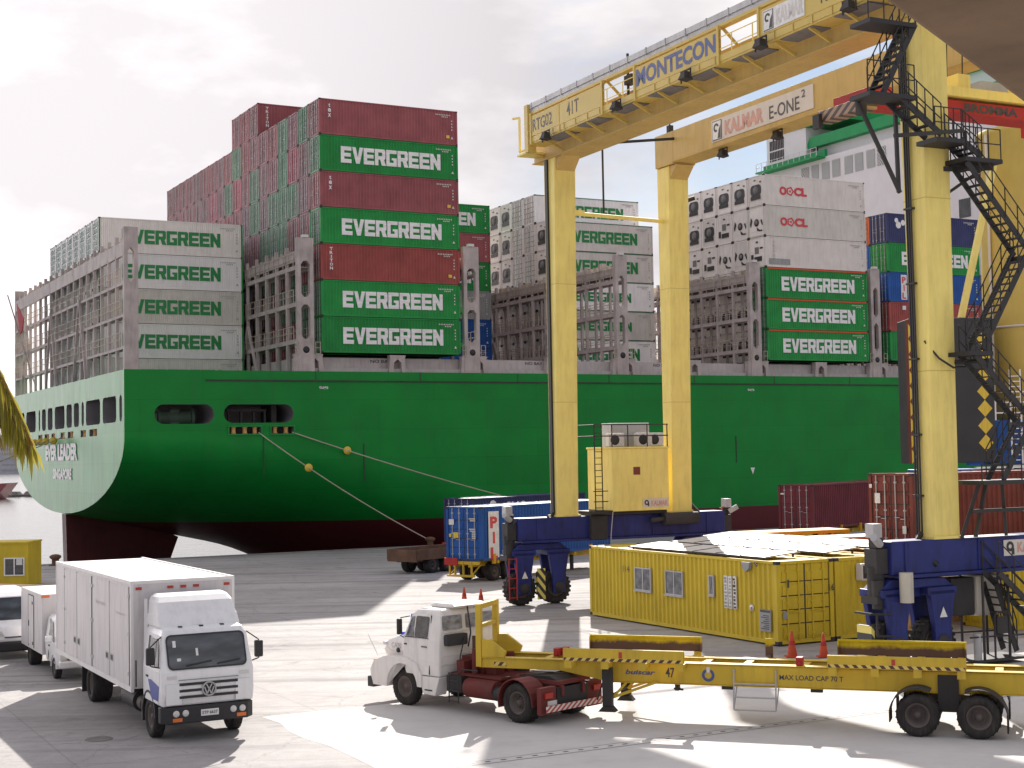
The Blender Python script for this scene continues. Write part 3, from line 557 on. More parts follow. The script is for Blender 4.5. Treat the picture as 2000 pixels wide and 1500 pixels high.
# casing and deckhouse
hs = MB(); hs.box(75, 100, 1.2, 39.8, Z(-1.5)+.004, Z(26.7)); dh = hs.build('deckhouse', 'house', ship)
hs = MB(); hs.box(76.6, 99, 1.6, 31.2, Z(26.703), Z(28.4)); hs.build('upper_wall', 'house', dh)
hs = MB(); hs.prism([(1.0, Z(28.4)), (32.6, Z(28.4)), (31.4, Z(29.7)), (1.0, Z(29.7))], 75.6, 99.5, 'yz'); hs.build('roof', 'trim', dh)
hs = MB(); hs.box(75.4, 84, 32.0, 39.7, Z(26.703), Z(31.2)); fn = hs.build('funnel_base', 'house', ship)
hs = MB(); hs.prism([(25.5, Z(30.9)), (39.85, Z(31.203)), (39.85, Z(32.4)), (31, Z(34.0)), (25.5, Z(34.0))], 75.3, 84.2, 'yz'); hs.build('funnel_top', 'trim', fn)
hs = MB()
for i in range(9): hs.box(75.33, 75.4, 36.3+i*.32, 36.3+i*.32+.18, Z(28.0), Z(29.2)); hs.box(75.33, 75.4, 36.3+i*.32, 36.3+i*.32+.18, Z(29.4), Z(30.6))
hs.build('louvre', 'dark', fn)
hs = MB(); hs.box(73.6, 75, 28, 39.85, Z(26.5), Z(26.7)); 
hs.box(74.9, 75.3, 28, 39.85, Z(26.703), Z(27.6)); hs.build('balcony', 'trim', dh)
hs = MB()
for zz in (27.2, 27.7): hs.tube((73.65, 28, Z(zz)), (73.65, 39.8, Z(zz)), .035, 5)
for i in range(12): hs.bar((73.65, 28.05+i*1.06, Z(26.7)), (73.65, 28.05+i*1.06, Z(27.7)), .05, .05)
hs.build('railing', 'house', dh)
for a, c in ((32.5, 31.1), (30.6, 29.3), (28.7, 27.3), (26.8, 25.4), (24.6, 23.2), (22.8, 21.4), (20.8, 19.4), (19.0, 17.6)):
    hs = MB(); hs.box(74.94, 75.0, c, a, Z(23.9), Z(26.0)); hs.build('louvre', 'louvre', dh)
hs = MB()
for vv in (5, 9): hs.box(74.93, 75, vv, vv+1.6, Z(16), Z(18)); hs.box(74.93, 75, vv, vv+1.6, Z(10), Z(12))
hs.build_each('window', 'glass', dh)
hs = MB(); hs.box(82, 90, 2, 12, Z(29.703), Z(33.5)); hs.build('wheelhouse', 'house', dh)
hs = MB(); hs.box(81.5, 90.5, 1.5, 13, Z(33.503), Z(35.4)); hs.build('wheelhouse_roof', 'trim', dh)
# ------------------------------------------------------------ containers
CL, CW, CH = 12.19, 2.438, 2.875
def con_body(L=CL, Wd=CW, H=CH, corr=True, waves=44, depth=.05, rail=0):
    """x 0..L (door end at x=0), y 0..Wd (near side y=0), z 0..H; slot 0 paint, 1 dark, 2 roof rail"""
    b = MB(); p = .10
    for x in (0, L-.16):
        for y in (0, Wd-.16): b.box(x, x+.16, y, y+.16, .12, H-.12)
        for y in (-.006, Wd-.17):
            for z in (0, H-.118): b.box(x-.006 if x == 0 else x, x+.17 if x == 0 else x+.166, y, y+.176, z, z+.118, 1)
    for y in (0, Wd-.1):
        b.box(.17, L-.17, y, y+.1, .012, .15); b.box(.17, L-.17, y, y+.1, H-.10, H-.008, rail)
    b.box(.02, .14, .17, Wd-.17, .012, .15); b.box(.02, .14, .17, Wd-.17, H-.12, H-.008)
    b.box(L-.12, L, .17, Wd-.17, .012, .15); b.box(L-.12, L, .17, Wd-.17, H-.12, H-.008)
    for y, s in ((.02, 1), (Wd-.02, -1)):
        if corr:
            xs = []; w = (L-.34)/waves
            for i in range(waves):
                x = .17+i*w; xs += [(x, 0), (x+.34*w, 0), (x+.5*w, depth), (x+.84*w, depth)]
            xs.append((L-.17, 0)); vs = []
            for x, d in xs: vs += [(x, y+s*d, .15), (x, y+s*d, H-.10)]
            b.add(vs, [(2*i, 2*i+2, 2*i+3, 2*i+1) for i in range(len(xs)-1)])
        else: b.add([(.17, y, .15), (L-.17, y, .15), (L-.17, y, H-.1), (.17, y, H-.1)], [(0, 1, 2, 3)])
    # roof and far end
    rs = []; k = 40
    for i in range(k+1):
        x = .14+(L-.26)*i/k; rs += [(x, .1, H-.03-.02*(i % 2)), (x, Wd-.1, H-.03-.02*(i % 2))]
    b.add(rs, [(2*i, 2*i+1, 2*i+3, 2*i+2) for i in range(k)])
    b.add([(L-.03, .16, .15), (L-.03, Wd-.16, .15), (L-.03, Wd-.16, H-.12), (L-.03, .16, H-.12)], [(0, 1, 2, 3)])
    b.add([(.14, .1, .05), (.14, Wd-.1, .05), (L-.12, Wd-.1, .05), (L-.12, .1, .05)], [(0, 1, 2, 3)], 1)
    return b
def con_door(y0, y1, H=CH, ribs=5):
    b = MB(); b.box(.05, .10, y0, y1, .16, H-.13); h = (H-.45)/ribs
    b.box(.045, .049, y0, y0+.025, .16, H-.13, 1); b.box(.045, .049, y1-.025, y1, .16, H-.13, 1)
    for i in range(1, ribs): b.box(.045, .049, y0+.03, y1-.03, .205+i*h-.012, .205+i*h+.02, 1)
    for i in range(ribs): b.box(.025, .05, y0+.10, y1-.10, .24+i*h, .24+i*h+h*.68)
    return b
def con_bars(y0, y1, H=CH):
    b = MB()
    for f in (.27, .73):
        y = y0+(y1-y0)*f; b.tube((.0, y, .1), (.0, y, H-.08), .026, 6)
        for z in (.35, H-.35, H*.5): b.box(-.01, .03, y-.07, y+.07, z-.03, z+.03)
        b.box(-.03, -.01, y-.05, y+.22 if f < .5 else y-.22, H*.38, H*.38+.03) if f < .5 else b.box(-.03, -.01, y-.22, y+.05, H*.40, H*.40+.03)
    return b
def reefer_end(v=0, Wd=CW, H=CH):
    """cooling machinery set in the end wall at x=0"""
    w = MB(); w.box(.04, .12, .16, Wd-.16, .15, H-.12); 
    for z in (.55, 1.5): w.box(.02, .04, .2, Wd-.2, z, z+.02)
    d = MB()
    if v == 0:
        d.prism(rrect(.42, Wd-.42, .95, 2.02, .38, 3), .012, .04, 'yz'); d.lathe([(0, -.02), (.40, -.02), (.40, 0), (.36, .01)], (.012, Wd*.5, 1.5), 'x', 14, 1); d.box(-.01, .012, .5, Wd-.45, .62, .98)
        d.box(-.02, .012, Wd-.75, Wd-.5, 1.05, 1.2, 1); d.box(-.01, .02, .4, .62, 2.15, 2.3, 1); d.box(0, .02, 1.2, 1.5, 2.4, 2.5)
    elif v == 1:
        d.box(-.02, .03, .55, Wd-.8, .62, 1.05); d.box(-.02, .03, 1.0, 1.55, 1.35, 1.95, 1); d.box(-.01, .03, Wd-.62, Wd-.3, .7, 1.3); d.box(-.02, .03, .4, .8, 1.75, 1.9); d.box(0, .03, 1.1, 1.4, 2.35, 2.5)
    else:
        d.lathe([(0, -.02), (.36, -.02), (.36, 0), (.3, .01)], (.02, Wd*.5, 1.35), 'x', 14); d.lathe([(0, -.035), (.2, -.035), (.2, -.02)], (.02, Wd*.5, 1.35), 'x', 12, 1)
        d.prism([(.35, 1.0), (.6, 1.5), (.45, 1.6), (.3, 1.2)], -.01, .03, 'yz'); d.prism([(Wd-.35, 1.0), (Wd-.6, 1.6), (Wd-.4, 1.9), (Wd-.25, 1.3)], -.01, .03, 'yz'); d.prism([(.7, .6), (1.2, .9), (1.1, .55)], -.01, .03, 'yz'); d.box(-.01, .03, .4, .9, .5, .62)
    return w, d
_cm = {}
def cmesh(kind, mat, rail='same', corr=True):
    key = (kind, mat, rail, corr)
    if key in _cm: return _cm[key]
    r = mat if rail == 'same' else rail
    if kind == 'dry': me = mesh_from(con_body(corr=corr, rail=2), 'container_body', [mat, 'dark', r])
    elif kind == 'reefer': me = mesh_from(con_body(corr=corr, waves=70, depth=.018, rail=2), 'container_body', [mat, 'dark', r])
    elif kind == 'door1': me = mesh_from(con_door(.16, CW/2-.005), 'door', [mat, 'dark'])
    elif kind == 'door2': me = mesh_from(con_door(CW/2+.005, CW-.16), 'door', [mat, 'dark'])
    elif kind == 'bar1': me = mesh_from(con_bars(.16, CW/2-.005), 'locking_bar', mat)
    elif kind == 'bar2': me = mesh_from(con_bars(CW/2+.005, CW-.16), 'locking_bar', mat)
    elif kind[:3] == 'ree':
        me = mesh_from(reefer_end(int(kind[-1]))[0], 'end_wall', mat)
    elif kind[:4] == 'cool': me = mesh_from(reefer_end(int(kind[-1]))[1], 'cooling_unit', [mat, 'deckgrey'])
    elif kind == 'ever': me = mesh_from(block_mesh('EVERGREEN', 8.85, 1.32), 'lettering', mat, False)
    elif kind == 'ever2': me = mesh_from(block_mesh('EVERGREEN', 8.4, 1.18), 'lettering', mat, False)
    elif kind == 'everS': me = mesh_from(block_mesh('EVERGREEN', 6.5, .92), 'lettering', mat, False)
    elif kind == 'marks':
        b = MB(); rn = random.Random(5)
        for x0, n_, z in ((10.2, 9, 2.42), (10.75, 4, 2.26)):
            for i in range(n_): b.box(x0+i*.155, x0+i*.155+.09, -.012, 0, z, z+.10)
        for i, z in enumerate((1.95, 1.7, 1.45, 1.2)): b.box(11.62, 11.72, -.012, 0, z, z+.12)
        b.add([(11.55, -.012, .5), (11.8, -.012, .5), (11.67, -.012, .72)], [(0, 1, 2)]); me = mesh_from(b, 'data_marks', mat)
    _cm[key] = me; return me
PAINTNAME = dict(green='green', dgreen='dull green', maroon='maroon', pinkred='faded red', brown='brown-red', oxide='brown-red', purple='dull plum', white='white', oldwhite='aged white', greywhite='grey-white', paleend='pale grey', navy='navy', blue='blue', orange='orange', midgrey='grey', oyel='yellow', tan='tan')
ORD = ['top', 'second', 'third', 'fourth', 'fifth', 'sixth', 'seventh', 'eighth']
ROWO = ['nearest', 'second', 'third', 'fourth', 'fifth', 'sixth', 'seventh', 'eighth', 'ninth', 'tenth', 'eleventh', 'twelfth', 'thirteenth', 'fourteenth', 'fifteenth', 'sixteenth', 'seventeenth', 'eighteenth']
def container(loc, rz, mat, label, group=None, kind='dry', near=True, unit=0, rail='same', doormat=None, bars=None):
    t = thing('shipping_container', label, 'container', loc, rz, group)
    put('container_body', cmesh(kind, mat, rail, True if near else False), t)
    dm = doormat or mat
    if kind == 'dry' or unit < 0:
        bm_ = bars or ('steel' if mat != 'oyel' else dm)
        for k in '12': d = put('door', cmesh('door'+k, dm), t); put('locking_bar', cmesh('bar'+k, bm_), d)
    else:
        e = put('end_wall', cmesh('ree%d' % unit, dm), t); put('cooling_unit', cmesh('cool%d' % unit, 'black'), e)
    return t
def ever(t, mat, kind='ever', x=1.8, z=.72):
    put('lettering', cmesh(kind, mat), t, (x, -.008, z))
def marks(t, mat): put('data_marks', cmesh('marks', mat), t, (0, -.004, 0))
def at(u, v, w): x, y = S(u, v); return (x, y, Z(w))
TIER = 2.9; rn = random.Random(11)
# --- the tall block: eighteen rows, seven tiers (eight on three rows)
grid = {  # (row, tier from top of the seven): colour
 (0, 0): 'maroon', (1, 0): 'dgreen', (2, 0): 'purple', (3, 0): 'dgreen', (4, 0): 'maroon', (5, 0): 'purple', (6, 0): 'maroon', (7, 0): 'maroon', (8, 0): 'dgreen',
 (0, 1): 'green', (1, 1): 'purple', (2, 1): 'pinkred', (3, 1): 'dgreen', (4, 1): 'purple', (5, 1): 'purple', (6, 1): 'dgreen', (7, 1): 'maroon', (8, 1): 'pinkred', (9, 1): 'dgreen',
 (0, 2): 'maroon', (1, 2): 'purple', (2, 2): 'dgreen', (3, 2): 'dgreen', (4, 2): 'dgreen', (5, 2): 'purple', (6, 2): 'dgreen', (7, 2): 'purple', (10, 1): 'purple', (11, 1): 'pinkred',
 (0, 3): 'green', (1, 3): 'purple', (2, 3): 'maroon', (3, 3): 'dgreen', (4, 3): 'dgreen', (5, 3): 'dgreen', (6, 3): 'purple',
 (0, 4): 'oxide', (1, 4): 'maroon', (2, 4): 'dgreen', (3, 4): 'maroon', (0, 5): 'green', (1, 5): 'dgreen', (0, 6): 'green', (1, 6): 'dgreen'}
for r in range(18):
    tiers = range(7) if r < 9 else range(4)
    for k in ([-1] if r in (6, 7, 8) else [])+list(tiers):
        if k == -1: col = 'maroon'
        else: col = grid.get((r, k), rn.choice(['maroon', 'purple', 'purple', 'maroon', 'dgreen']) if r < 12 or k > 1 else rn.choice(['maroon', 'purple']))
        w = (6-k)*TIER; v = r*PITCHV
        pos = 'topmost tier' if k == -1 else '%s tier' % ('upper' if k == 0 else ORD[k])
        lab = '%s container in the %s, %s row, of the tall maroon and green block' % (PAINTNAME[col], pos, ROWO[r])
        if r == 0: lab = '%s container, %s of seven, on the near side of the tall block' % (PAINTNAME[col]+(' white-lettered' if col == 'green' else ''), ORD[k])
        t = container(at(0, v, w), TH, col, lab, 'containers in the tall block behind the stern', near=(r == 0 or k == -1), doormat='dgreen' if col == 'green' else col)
        if r == 0:
            if col == 'green': ever(t, 'letterw'); marks(t, 'letterpale')
            else:
                marks(t, 'letterpale'); vtext('TRITON' if k == 4 else 'tex', t, 'letterw', (.75, -.008, 2.6 if k != 4 else 2.65), (1, 0, 0), .26, .3 if k != 4 else .24, .07 if k == 4 else .1)
                b = MB(); b.box(11.15, 11.45, -.012, -.002, .55, .8); b.build('caution_panel', 'hyel', t)
        if r == 6 and k == -1: vtext('TRITON', t, 'letterw', (.75, -.008, 2.65), (1, 0, 0), .26, .24, .07)
# --- white reefers at the stern
for r in range(5, 13):
    for k in range(5):
        col = ['oldwhite', 'white', 'greywhite', 'white', 'oldwhite'][k]
        t = container(at(-14.5, r*PITCHV, 8.92-k*TIER), TH, col if r == 5 else 'oldwhite', 'white reefer, %s tier, %s row, of the low stack at the stern' % (ORD[k], ROWO[r-5]) if r > 5 else 'white green-lettered reefer, %s down, on the side of the low stern stack' % ORD[k], 'white reefers at the stern', kind='reefer', near=(r == 5), unit=-1, rail='same', doormat='paleend', bars='paleend')
        if r == 5:
            ever(t, 'letterg', 'ever2', 1.9, .82); marks(t, 'lettergrey'); b = MB(); b.box(12.05, 12.2, -.014, -.004, 0.1, 2.8); b.box(0, .12, -.014, -.004, .1, 2.8); b.build('corner_stripe', 'green', t)
# --- stack beyond the second lashing bridge, seen past the tall block
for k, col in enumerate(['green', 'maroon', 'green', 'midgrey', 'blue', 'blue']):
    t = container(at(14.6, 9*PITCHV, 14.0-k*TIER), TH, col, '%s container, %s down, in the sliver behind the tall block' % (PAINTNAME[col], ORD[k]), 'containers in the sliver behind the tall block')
    marks(t, 'letterpale')
    if col == 'green': ever(t, 'letterw')
# --- reefers between the second and third lashing bridges, six rows set back
for r in range(6, 13):
    for k in range(0 if r > 6 else 1, 6):
        big = k in (1, 2); col = {0: 'white', 1: 'oldwhite', 2: 'oldwhite', 3: 'white', 4: 'greywhite', 5: 'white'}[k]
        near = r == 6 or (r == 7 and k == 0)
        lab = 'green-lettered white reefer, %s tier, on the face of the middle reefer block' % ORD[k] if near else 'white reefer, %s tier, %s row, of the middle reefer block' % (ORD[k], ROWO[r-6])
        un = -1 if (r in (7, 8) and k in (0, 1, 2)) else 0
        t = container(at(29.2, r*PITCHV, 14.5-k*TIER), TH, col, lab, 'reefers in the middle block', kind='reefer', near=near, unit=un, doormat='oldwhite', bars='paleend' if un < 0 else None, rail='dgreen')
        if near:
            ever(t, 'letterg', 'everS' if k in (3, 4) else 'ever2', 3.0 if k in (3, 4) else 2.0, .85); marks(t, 'lettergrey')
# --- the block with three green containers low and white reefers above
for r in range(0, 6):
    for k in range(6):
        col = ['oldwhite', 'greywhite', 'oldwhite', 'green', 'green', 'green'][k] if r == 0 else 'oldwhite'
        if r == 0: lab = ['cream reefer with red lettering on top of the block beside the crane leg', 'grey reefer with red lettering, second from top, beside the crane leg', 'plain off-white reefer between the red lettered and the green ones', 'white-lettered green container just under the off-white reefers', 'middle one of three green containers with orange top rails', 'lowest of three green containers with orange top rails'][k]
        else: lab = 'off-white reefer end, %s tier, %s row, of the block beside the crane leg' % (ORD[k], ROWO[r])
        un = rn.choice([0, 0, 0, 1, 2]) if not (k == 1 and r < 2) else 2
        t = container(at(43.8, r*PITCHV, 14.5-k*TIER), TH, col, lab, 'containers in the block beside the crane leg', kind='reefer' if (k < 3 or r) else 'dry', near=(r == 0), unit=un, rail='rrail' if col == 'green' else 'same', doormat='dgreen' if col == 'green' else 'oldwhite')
        if r == 0:
            if col == 'green':
                b = MB(); b.box(.2, 12.0, -.03, -.001, 2.72, 2.84); b.build('top_stripe', 'rrail', t)
                ever(t, 'letterw'); marks(t, 'letterpale')
            else:
                marks(t, 'lettergrey')
                if k < 2:
                    text('O', t, 'letterr', (1.85, -.01, 1.02), (1, 0, 0), .85, .82, .06); text('CL', t, 'letterr', (3.55, -.01, 1.02), (1, 0, 0), 1.55, .82, .06)
                    b = MB(); b.lathe([(.30, -.012), (.46, -.012), (.46, -.004), (.30, -.004), (.30, -.012)], (3.1, 0, 1.43), 'y', 5, 0, False); b.lathe([(0, -.012), (.12, -.012), (.12, -.004)], (3.1, 0, 1.43), 'y', 5, 0, False); b.build('emblem', 'letterr', t)
                else: vtext('TRITON', t, 'lettergrey', (.9, -.008, 2.5), (1, 0, 0), .24, .24, .07); b = MB(); b.box(.45, 2.9, -.008, -.002, .25, .8); b.build('panel_patch', 'midgrey', t)
# --- last block before the deckhouse
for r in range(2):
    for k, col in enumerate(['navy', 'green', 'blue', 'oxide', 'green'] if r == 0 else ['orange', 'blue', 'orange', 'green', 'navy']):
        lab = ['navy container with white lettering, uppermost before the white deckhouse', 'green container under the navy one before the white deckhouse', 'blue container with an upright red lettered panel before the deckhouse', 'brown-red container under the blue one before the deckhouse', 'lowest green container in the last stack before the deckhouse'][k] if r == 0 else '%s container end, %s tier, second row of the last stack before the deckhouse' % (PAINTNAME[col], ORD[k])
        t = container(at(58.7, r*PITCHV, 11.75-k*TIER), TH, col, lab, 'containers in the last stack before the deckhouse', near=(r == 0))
        if r == 0:
            marks(t, 'letterpale')
            if k == 0:
                text('CNC', t, 'letterw', (2.9, -.01, 1.55), (1, 0, 0), 3.0, .95, .03); b = MB(); b.lathe([(0, 0), (.35, 0)], (1.5, -.01, 1.75), 'y', 9, 0, False); b.lathe([(0, 0), (.3, 0)], (2.1, -.01, 2.0), 'y', 7, 0, False); b.lathe([(0, 0), (.25, 0)], (1.25, -.01, 2.2), 'y', 7, 0, False); b.build('emblem', 'letterw', t, fix=False)
            if k in (1, 4): ever(t, 'letterw')
            if k == 2:
                b = MB(); b.box(1.6, 2.35, -.02, -.002, .2, 2.65); b.build('letter_panel', 'signwhite', t); vtext('PIL', t, 'letterr', (1.72, -.024, 2.6), (1, 0, 0), .5, .62, .15, .04)
            if k == 3: b = MB(); b.box(1.7, 2.15, -.012, -.002, 2.1, 2.5); b.build('sticker', 'signwhite', t)
# ------------------------------------------------------------ rubber tyred gantry crane
TR = rad(26.5); NX, NY = 13.5, 48.6; ca_, sa_ = math.cos(TR), math.sin(TR)
def G(a, b): return (NX+a*ca_-b*sa_, NY+a*sa_+b*ca_)
gc = thing('gantry_crane', 'tall yellow rubber tyred gantry crane on four columns with blue sill beams', 'gantry crane', (NX, NY, 0), TR)
def tapered(name, a0, a1, b0, b1, z0, z1, grow, mat, parent):
    g0, g1_ = (grow*.3, grow) if b0 < 5 else (grow, 0.0)      # legs widen towards the span
    m = MB(); vs = [(a0, b0, z0), (a1, b0, z0), (a1, b1, z0), (a0, b1, z0), (a0, b0-g0, z1), (a1, b0-g0, z1), (a1, b1+g1_, z1), (a0, b1+g1_, z1)]
    m.add(vs, [(0, 3, 2, 1), (4, 5, 6, 7), (0, 1, 5, 4), (1, 2, 6, 5), (2, 3, 7, 6), (3, 0, 4, 7)]); o = m.build(name, mat, parent, .03)
    # weld seams and base flange
    s = MB(); s.box(a0-.09, a1+.09, b0-.09, b1+.09, z0-.05, z0+.04)
    s.build('base_flange', 'rtg', o)
    q = MB()
    for zz, k in ((9.6, .31), (15.3, .64)): q.box(a0-.004, a1+.004, b0-g0*k-.004, b1+g1_*k+.004, zz, zz+.03)
    q.build('weld_seam', 'rtgpan', o)
    return o
for nm_, (a0, b0) in {'nl': (.12, -.08), 'fl': (0, 25.62), 'nr': (6.5, -.08), 'fr': (6.5, 25.62)}.items():
    tapered('column', a0, a0+(1.08 if b0 < 5 else 1.15), b0, b0+.72, 4.17, 21.46, .40, 'rtg', gc)
def sill(b0, b1, a0=-2.2):
    m = MB(); m.box(a0, 9.5, b0, b1, 3.05, 4.12); m.box(a0+.2, 9.3, b0-.12, b1+.12, 2.93, 3.05)
    for a in (-1.2, 1.9, 5.2, 8.4): m.box(a-.04, a+.04, b0-.05, b1+.05, 3.051, 4.08)
    return m.build('sill_beam', 'rtgb', gc, .03)
ns = sill(-.15, .8, -1.75); fs_ = sill(25.45, 26.45)
def tyre(name, parent, c, axis='y', r=.78, w=.55, lugs=22):
    m = MB(); h = w/2
    m.lathe([(r*.55, -h*.72), (r*.62, -h*.92), (r*.86, -h), (r*.965, -h*.8), (r*.985, -h*.35), (r*.985, h*.35), (r*.965, h*.8), (r*.86, h), (r*.62, h*.92), (r*.55, h*.72), (r*.55, -h*.72)], c, axis, 28)
    for i in range(lugs):
        t = 2*math.pi*i/lugs
        for sgn in (-1, 1):
            t2 = t+(sgn > 0)*math.pi/lugs; cr_, sr_ = math.cos(t2), math.sin(t2); e = r*1.012; q = r*.93
            tx, tz = -sr_*.055*r/.78, cr_*.055*r/.78
            y0, y1 = (c[1]+sgn*h*.12, c[1]+sgn*h*.98) if axis == 'y' else (0, 0)
            if axis == 'y': m.add([(c[0]+q*cr_-tx, y0, c[2]+q*sr_-tz), (c[0]+q*cr_+tx, y0, c[2]+q*sr_+tz), (c[0]+q*cr_+tx, y1, c[2]+q*sr_+tz), (c[0]+q*cr_-tx, y1, c[2]+q*sr_-tz), (c[0]+e*cr_-tx, y0, c[2]+e*sr_-tz), (c[0]+e*cr_+tx, y0, c[2]+e*sr_+tz), (c[0]+e*cr_+tx, y1, c[2]+e*sr_+tz), (c[0]+e*cr_-tx, y1, c[2]+e*sr_-tz)], [(4, 5, 6, 7), (0, 1, 5, 4), (1, 2, 6, 5), (2, 3, 7, 6), (3, 0, 4, 7)])
    o = m.build(name, 'rubber', parent)
    d = MB(); d.lathe([(0, -h*.45), (r*.2, -h*.55), (r*.24, -h*.3), (r*.42, -h*.35), (r*.5, -h*.75), (r*.56, -h*.8), (r*.56, h*.8), (r*.5, h*.75), (r*.42, h*.35), (0, h*.5)], c, axis, 20)
    for i in range(10):
        t = 2*math.pi*i/10
        if axis == 'y': d.tube((c[0]+r*.31*math.cos(t), c[1]-h*.45, c[2]+r*.31*math.sin(t)), (c[0]+r*.31*math.cos(t), c[1]-h*.3, c[2]+r*.31*math.sin(t)), r*.035, 6)
    d.build('rim', 'rim', o); return o
def fork(a, bc, face, hole=True):
    """blue wheel fork hung below the sill: plate beside the tyre"""
    m = MB(); m.prism([(a-.32, .55), (a+.32, .55), (a+.36, 1.4), (a+.55, 2.5), (a-.55, 2.5), (a-.36, 1.4)], bc-.58, bc-.36, 'xz'); m.prism([(a-.32, .55), (a+.32, .55), (a+.36, 1.4), (a+.55, 2.5), (a-.55, 2.5), (a-.36, 1.4)], bc+.36, bc+.58, 'xz'); m.box(a-.62, a+.62, bc-.58, bc+.58, 2.35, 2.6)
    o = m.build('wheel_fork', 'rtgb', gc, .03)
    k = MB(); k.lathe([(0, -.61), (.26, -.61), (.26, -.58)], (a, bc, .82), 'y', 18); k.build('axle_cap', 'dark', o)
    return o
for bc in (.33, 25.95):
    for a in ((-1.95, -.1, 7.3, 9.2) if bc > 5 else (-1.62, .22, 7.3, 9.2)):
        fk = fork(a, bc, -1); tyre('wheel', gc, (a, bc, .79))
    for a in ((-1.02, 8.25) if bc > 5 else (-.7, 8.25)):
        m = MB(); m.prism([(a-1.5, 2.6), (a+1.5, 2.6), (a+1.1, 2.9), (a-1.1, 2.9)], bc-.45, bc+.45, 'xz'); m.build('equaliser_beam', 'rtgb', gc, .03)
m = MB(); m.box(-1.35, -.95, 25.2, 25.26, .3, 1.75); m.box(-1.30, -1.26, 25.26, 25.5, .5, 1.6); gd = m.build('wheel_guard', 'hazG', gc)
m = MB(); m.box(-2.62, -2.5, -.1, .6, .2, 1.5); m.build('wheel_guard', 'hazG', gc)
for (a, z, bb) in ((.22, 1.62, -.26), (-1.95, 1.3, 25.36)):
    m = MB(); m.add([(a-.16, bb-.005, z), (a+.16, bb-.005, z), (a, bb-.005, z+.34)], [(0, 1, 2)]); m.build('warning_sticker', 'signwhite', gc)
# steering and travel gear at the sill ends
def drive(b0, sgn):
    m = MB(); e = (-1.75 if b0 < 5 else -2.2) if sgn < 0 else 9.5; s = sgn
    m.box(e+s*.02, e+s*.5, b0+.1, b0+.7, 3.1, 3.9); m.tube((e+s*.3, b0+.4, 2.4), (e+s*.3, b0+.4, 3.3), .28, 12); m.tube((e+s*.4, b0+.2, 2.0), (e+s*.4, b0+.2, 2.9), .2, 10); m.box(e+s*.05, e+s*.6, b0, b0+.8, 2.15, 2.4); m.box(e+s*.1, e+s*.4, b0+.2, b0+.6, 3.9, 4.25)
    m.build('travel_motor', 'dark', gc, .02)
    k = MB(); k.tube((e+s*.35, b0+.1, 4.05), (e+s*.75, b0-.1, 4.3), .13, 10); k.box(e+s*.2, e+s*.55, b0+.15, b0+.55, 4.26, 4.7); k.build('signal_lamp', 'steel', gc)
    k = MB(); k.tube((e+s*.15, b0+.35, 4.13), (e+s*.15, b0+.35, 4.3), .09, 8); k.build('beacon', 'lamp', gc)
for b0 in (-.1, 25.5):
    for sg in (-1, 1): drive(b0, sg)
m = MB(); m.tube((-1.45, -.45, 2.2), (-1.45, -.45, 3.15), .22, 14); m.build('oil_cylinder', 'tank', gc)
m = MB()
for q in [((-2.75, -.3, 1.9), (-2.0, -.3, 1.85)), ((-2.55, -.3, 1.9), (-2.55, -.3, 1.2)), ((-2.55, -.3, 1.2), (-1.9, -.3, 1.15)), ((-2.75, -.3, 1.9), (-2.75, .5, 1.9))]: m.tube(*q, .04, 6)
m.build('bumper_rail', 'dark', gc)
# girders
m = MB(); m.box(-.02, 1.25, -1.8, 27.3, 21.48, 23.0); m.box(-.12, 1.35, -1.8, 27.35, 21.42, 21.478); m.box(.4, .6, -1.8, 27.2, 23.003, 23.15); g1 = m.build('girder', 'rtgird_shaded', gc, .02)
m = MB(); m.box(6.42, 7.75, 24.7, 26.36, 21.48, 23.12); m.box(6.42, 7.62, -1.8, 24.7, 21.6, 23.12); m.box(6.35, 7.7, -1.8, 24.7, 21.54, 21.597); g2 = m.build('girder', 'rtgird_shaded', gc, .02)
for bb, dz in ((25.2, 1.5), ):
    for a0, a1 in ((-.02, 1.2), (6.45, 7.7)):
        m = MB(); m.prism([(25.22, 21.44), (24.6, 21.44), (25.24, 20.8)], a0+.1, a1-.1, 'yz'); m.build('knee_plate', 'rtgird_shaded', gc)
m = MB(); m.prism([(.75, 21.44), (1.4, 21.44), (.75, 20.8)], .2, 1.1, 'yz'); m.build('knee_plate', 'rtgird_shaded', gc)
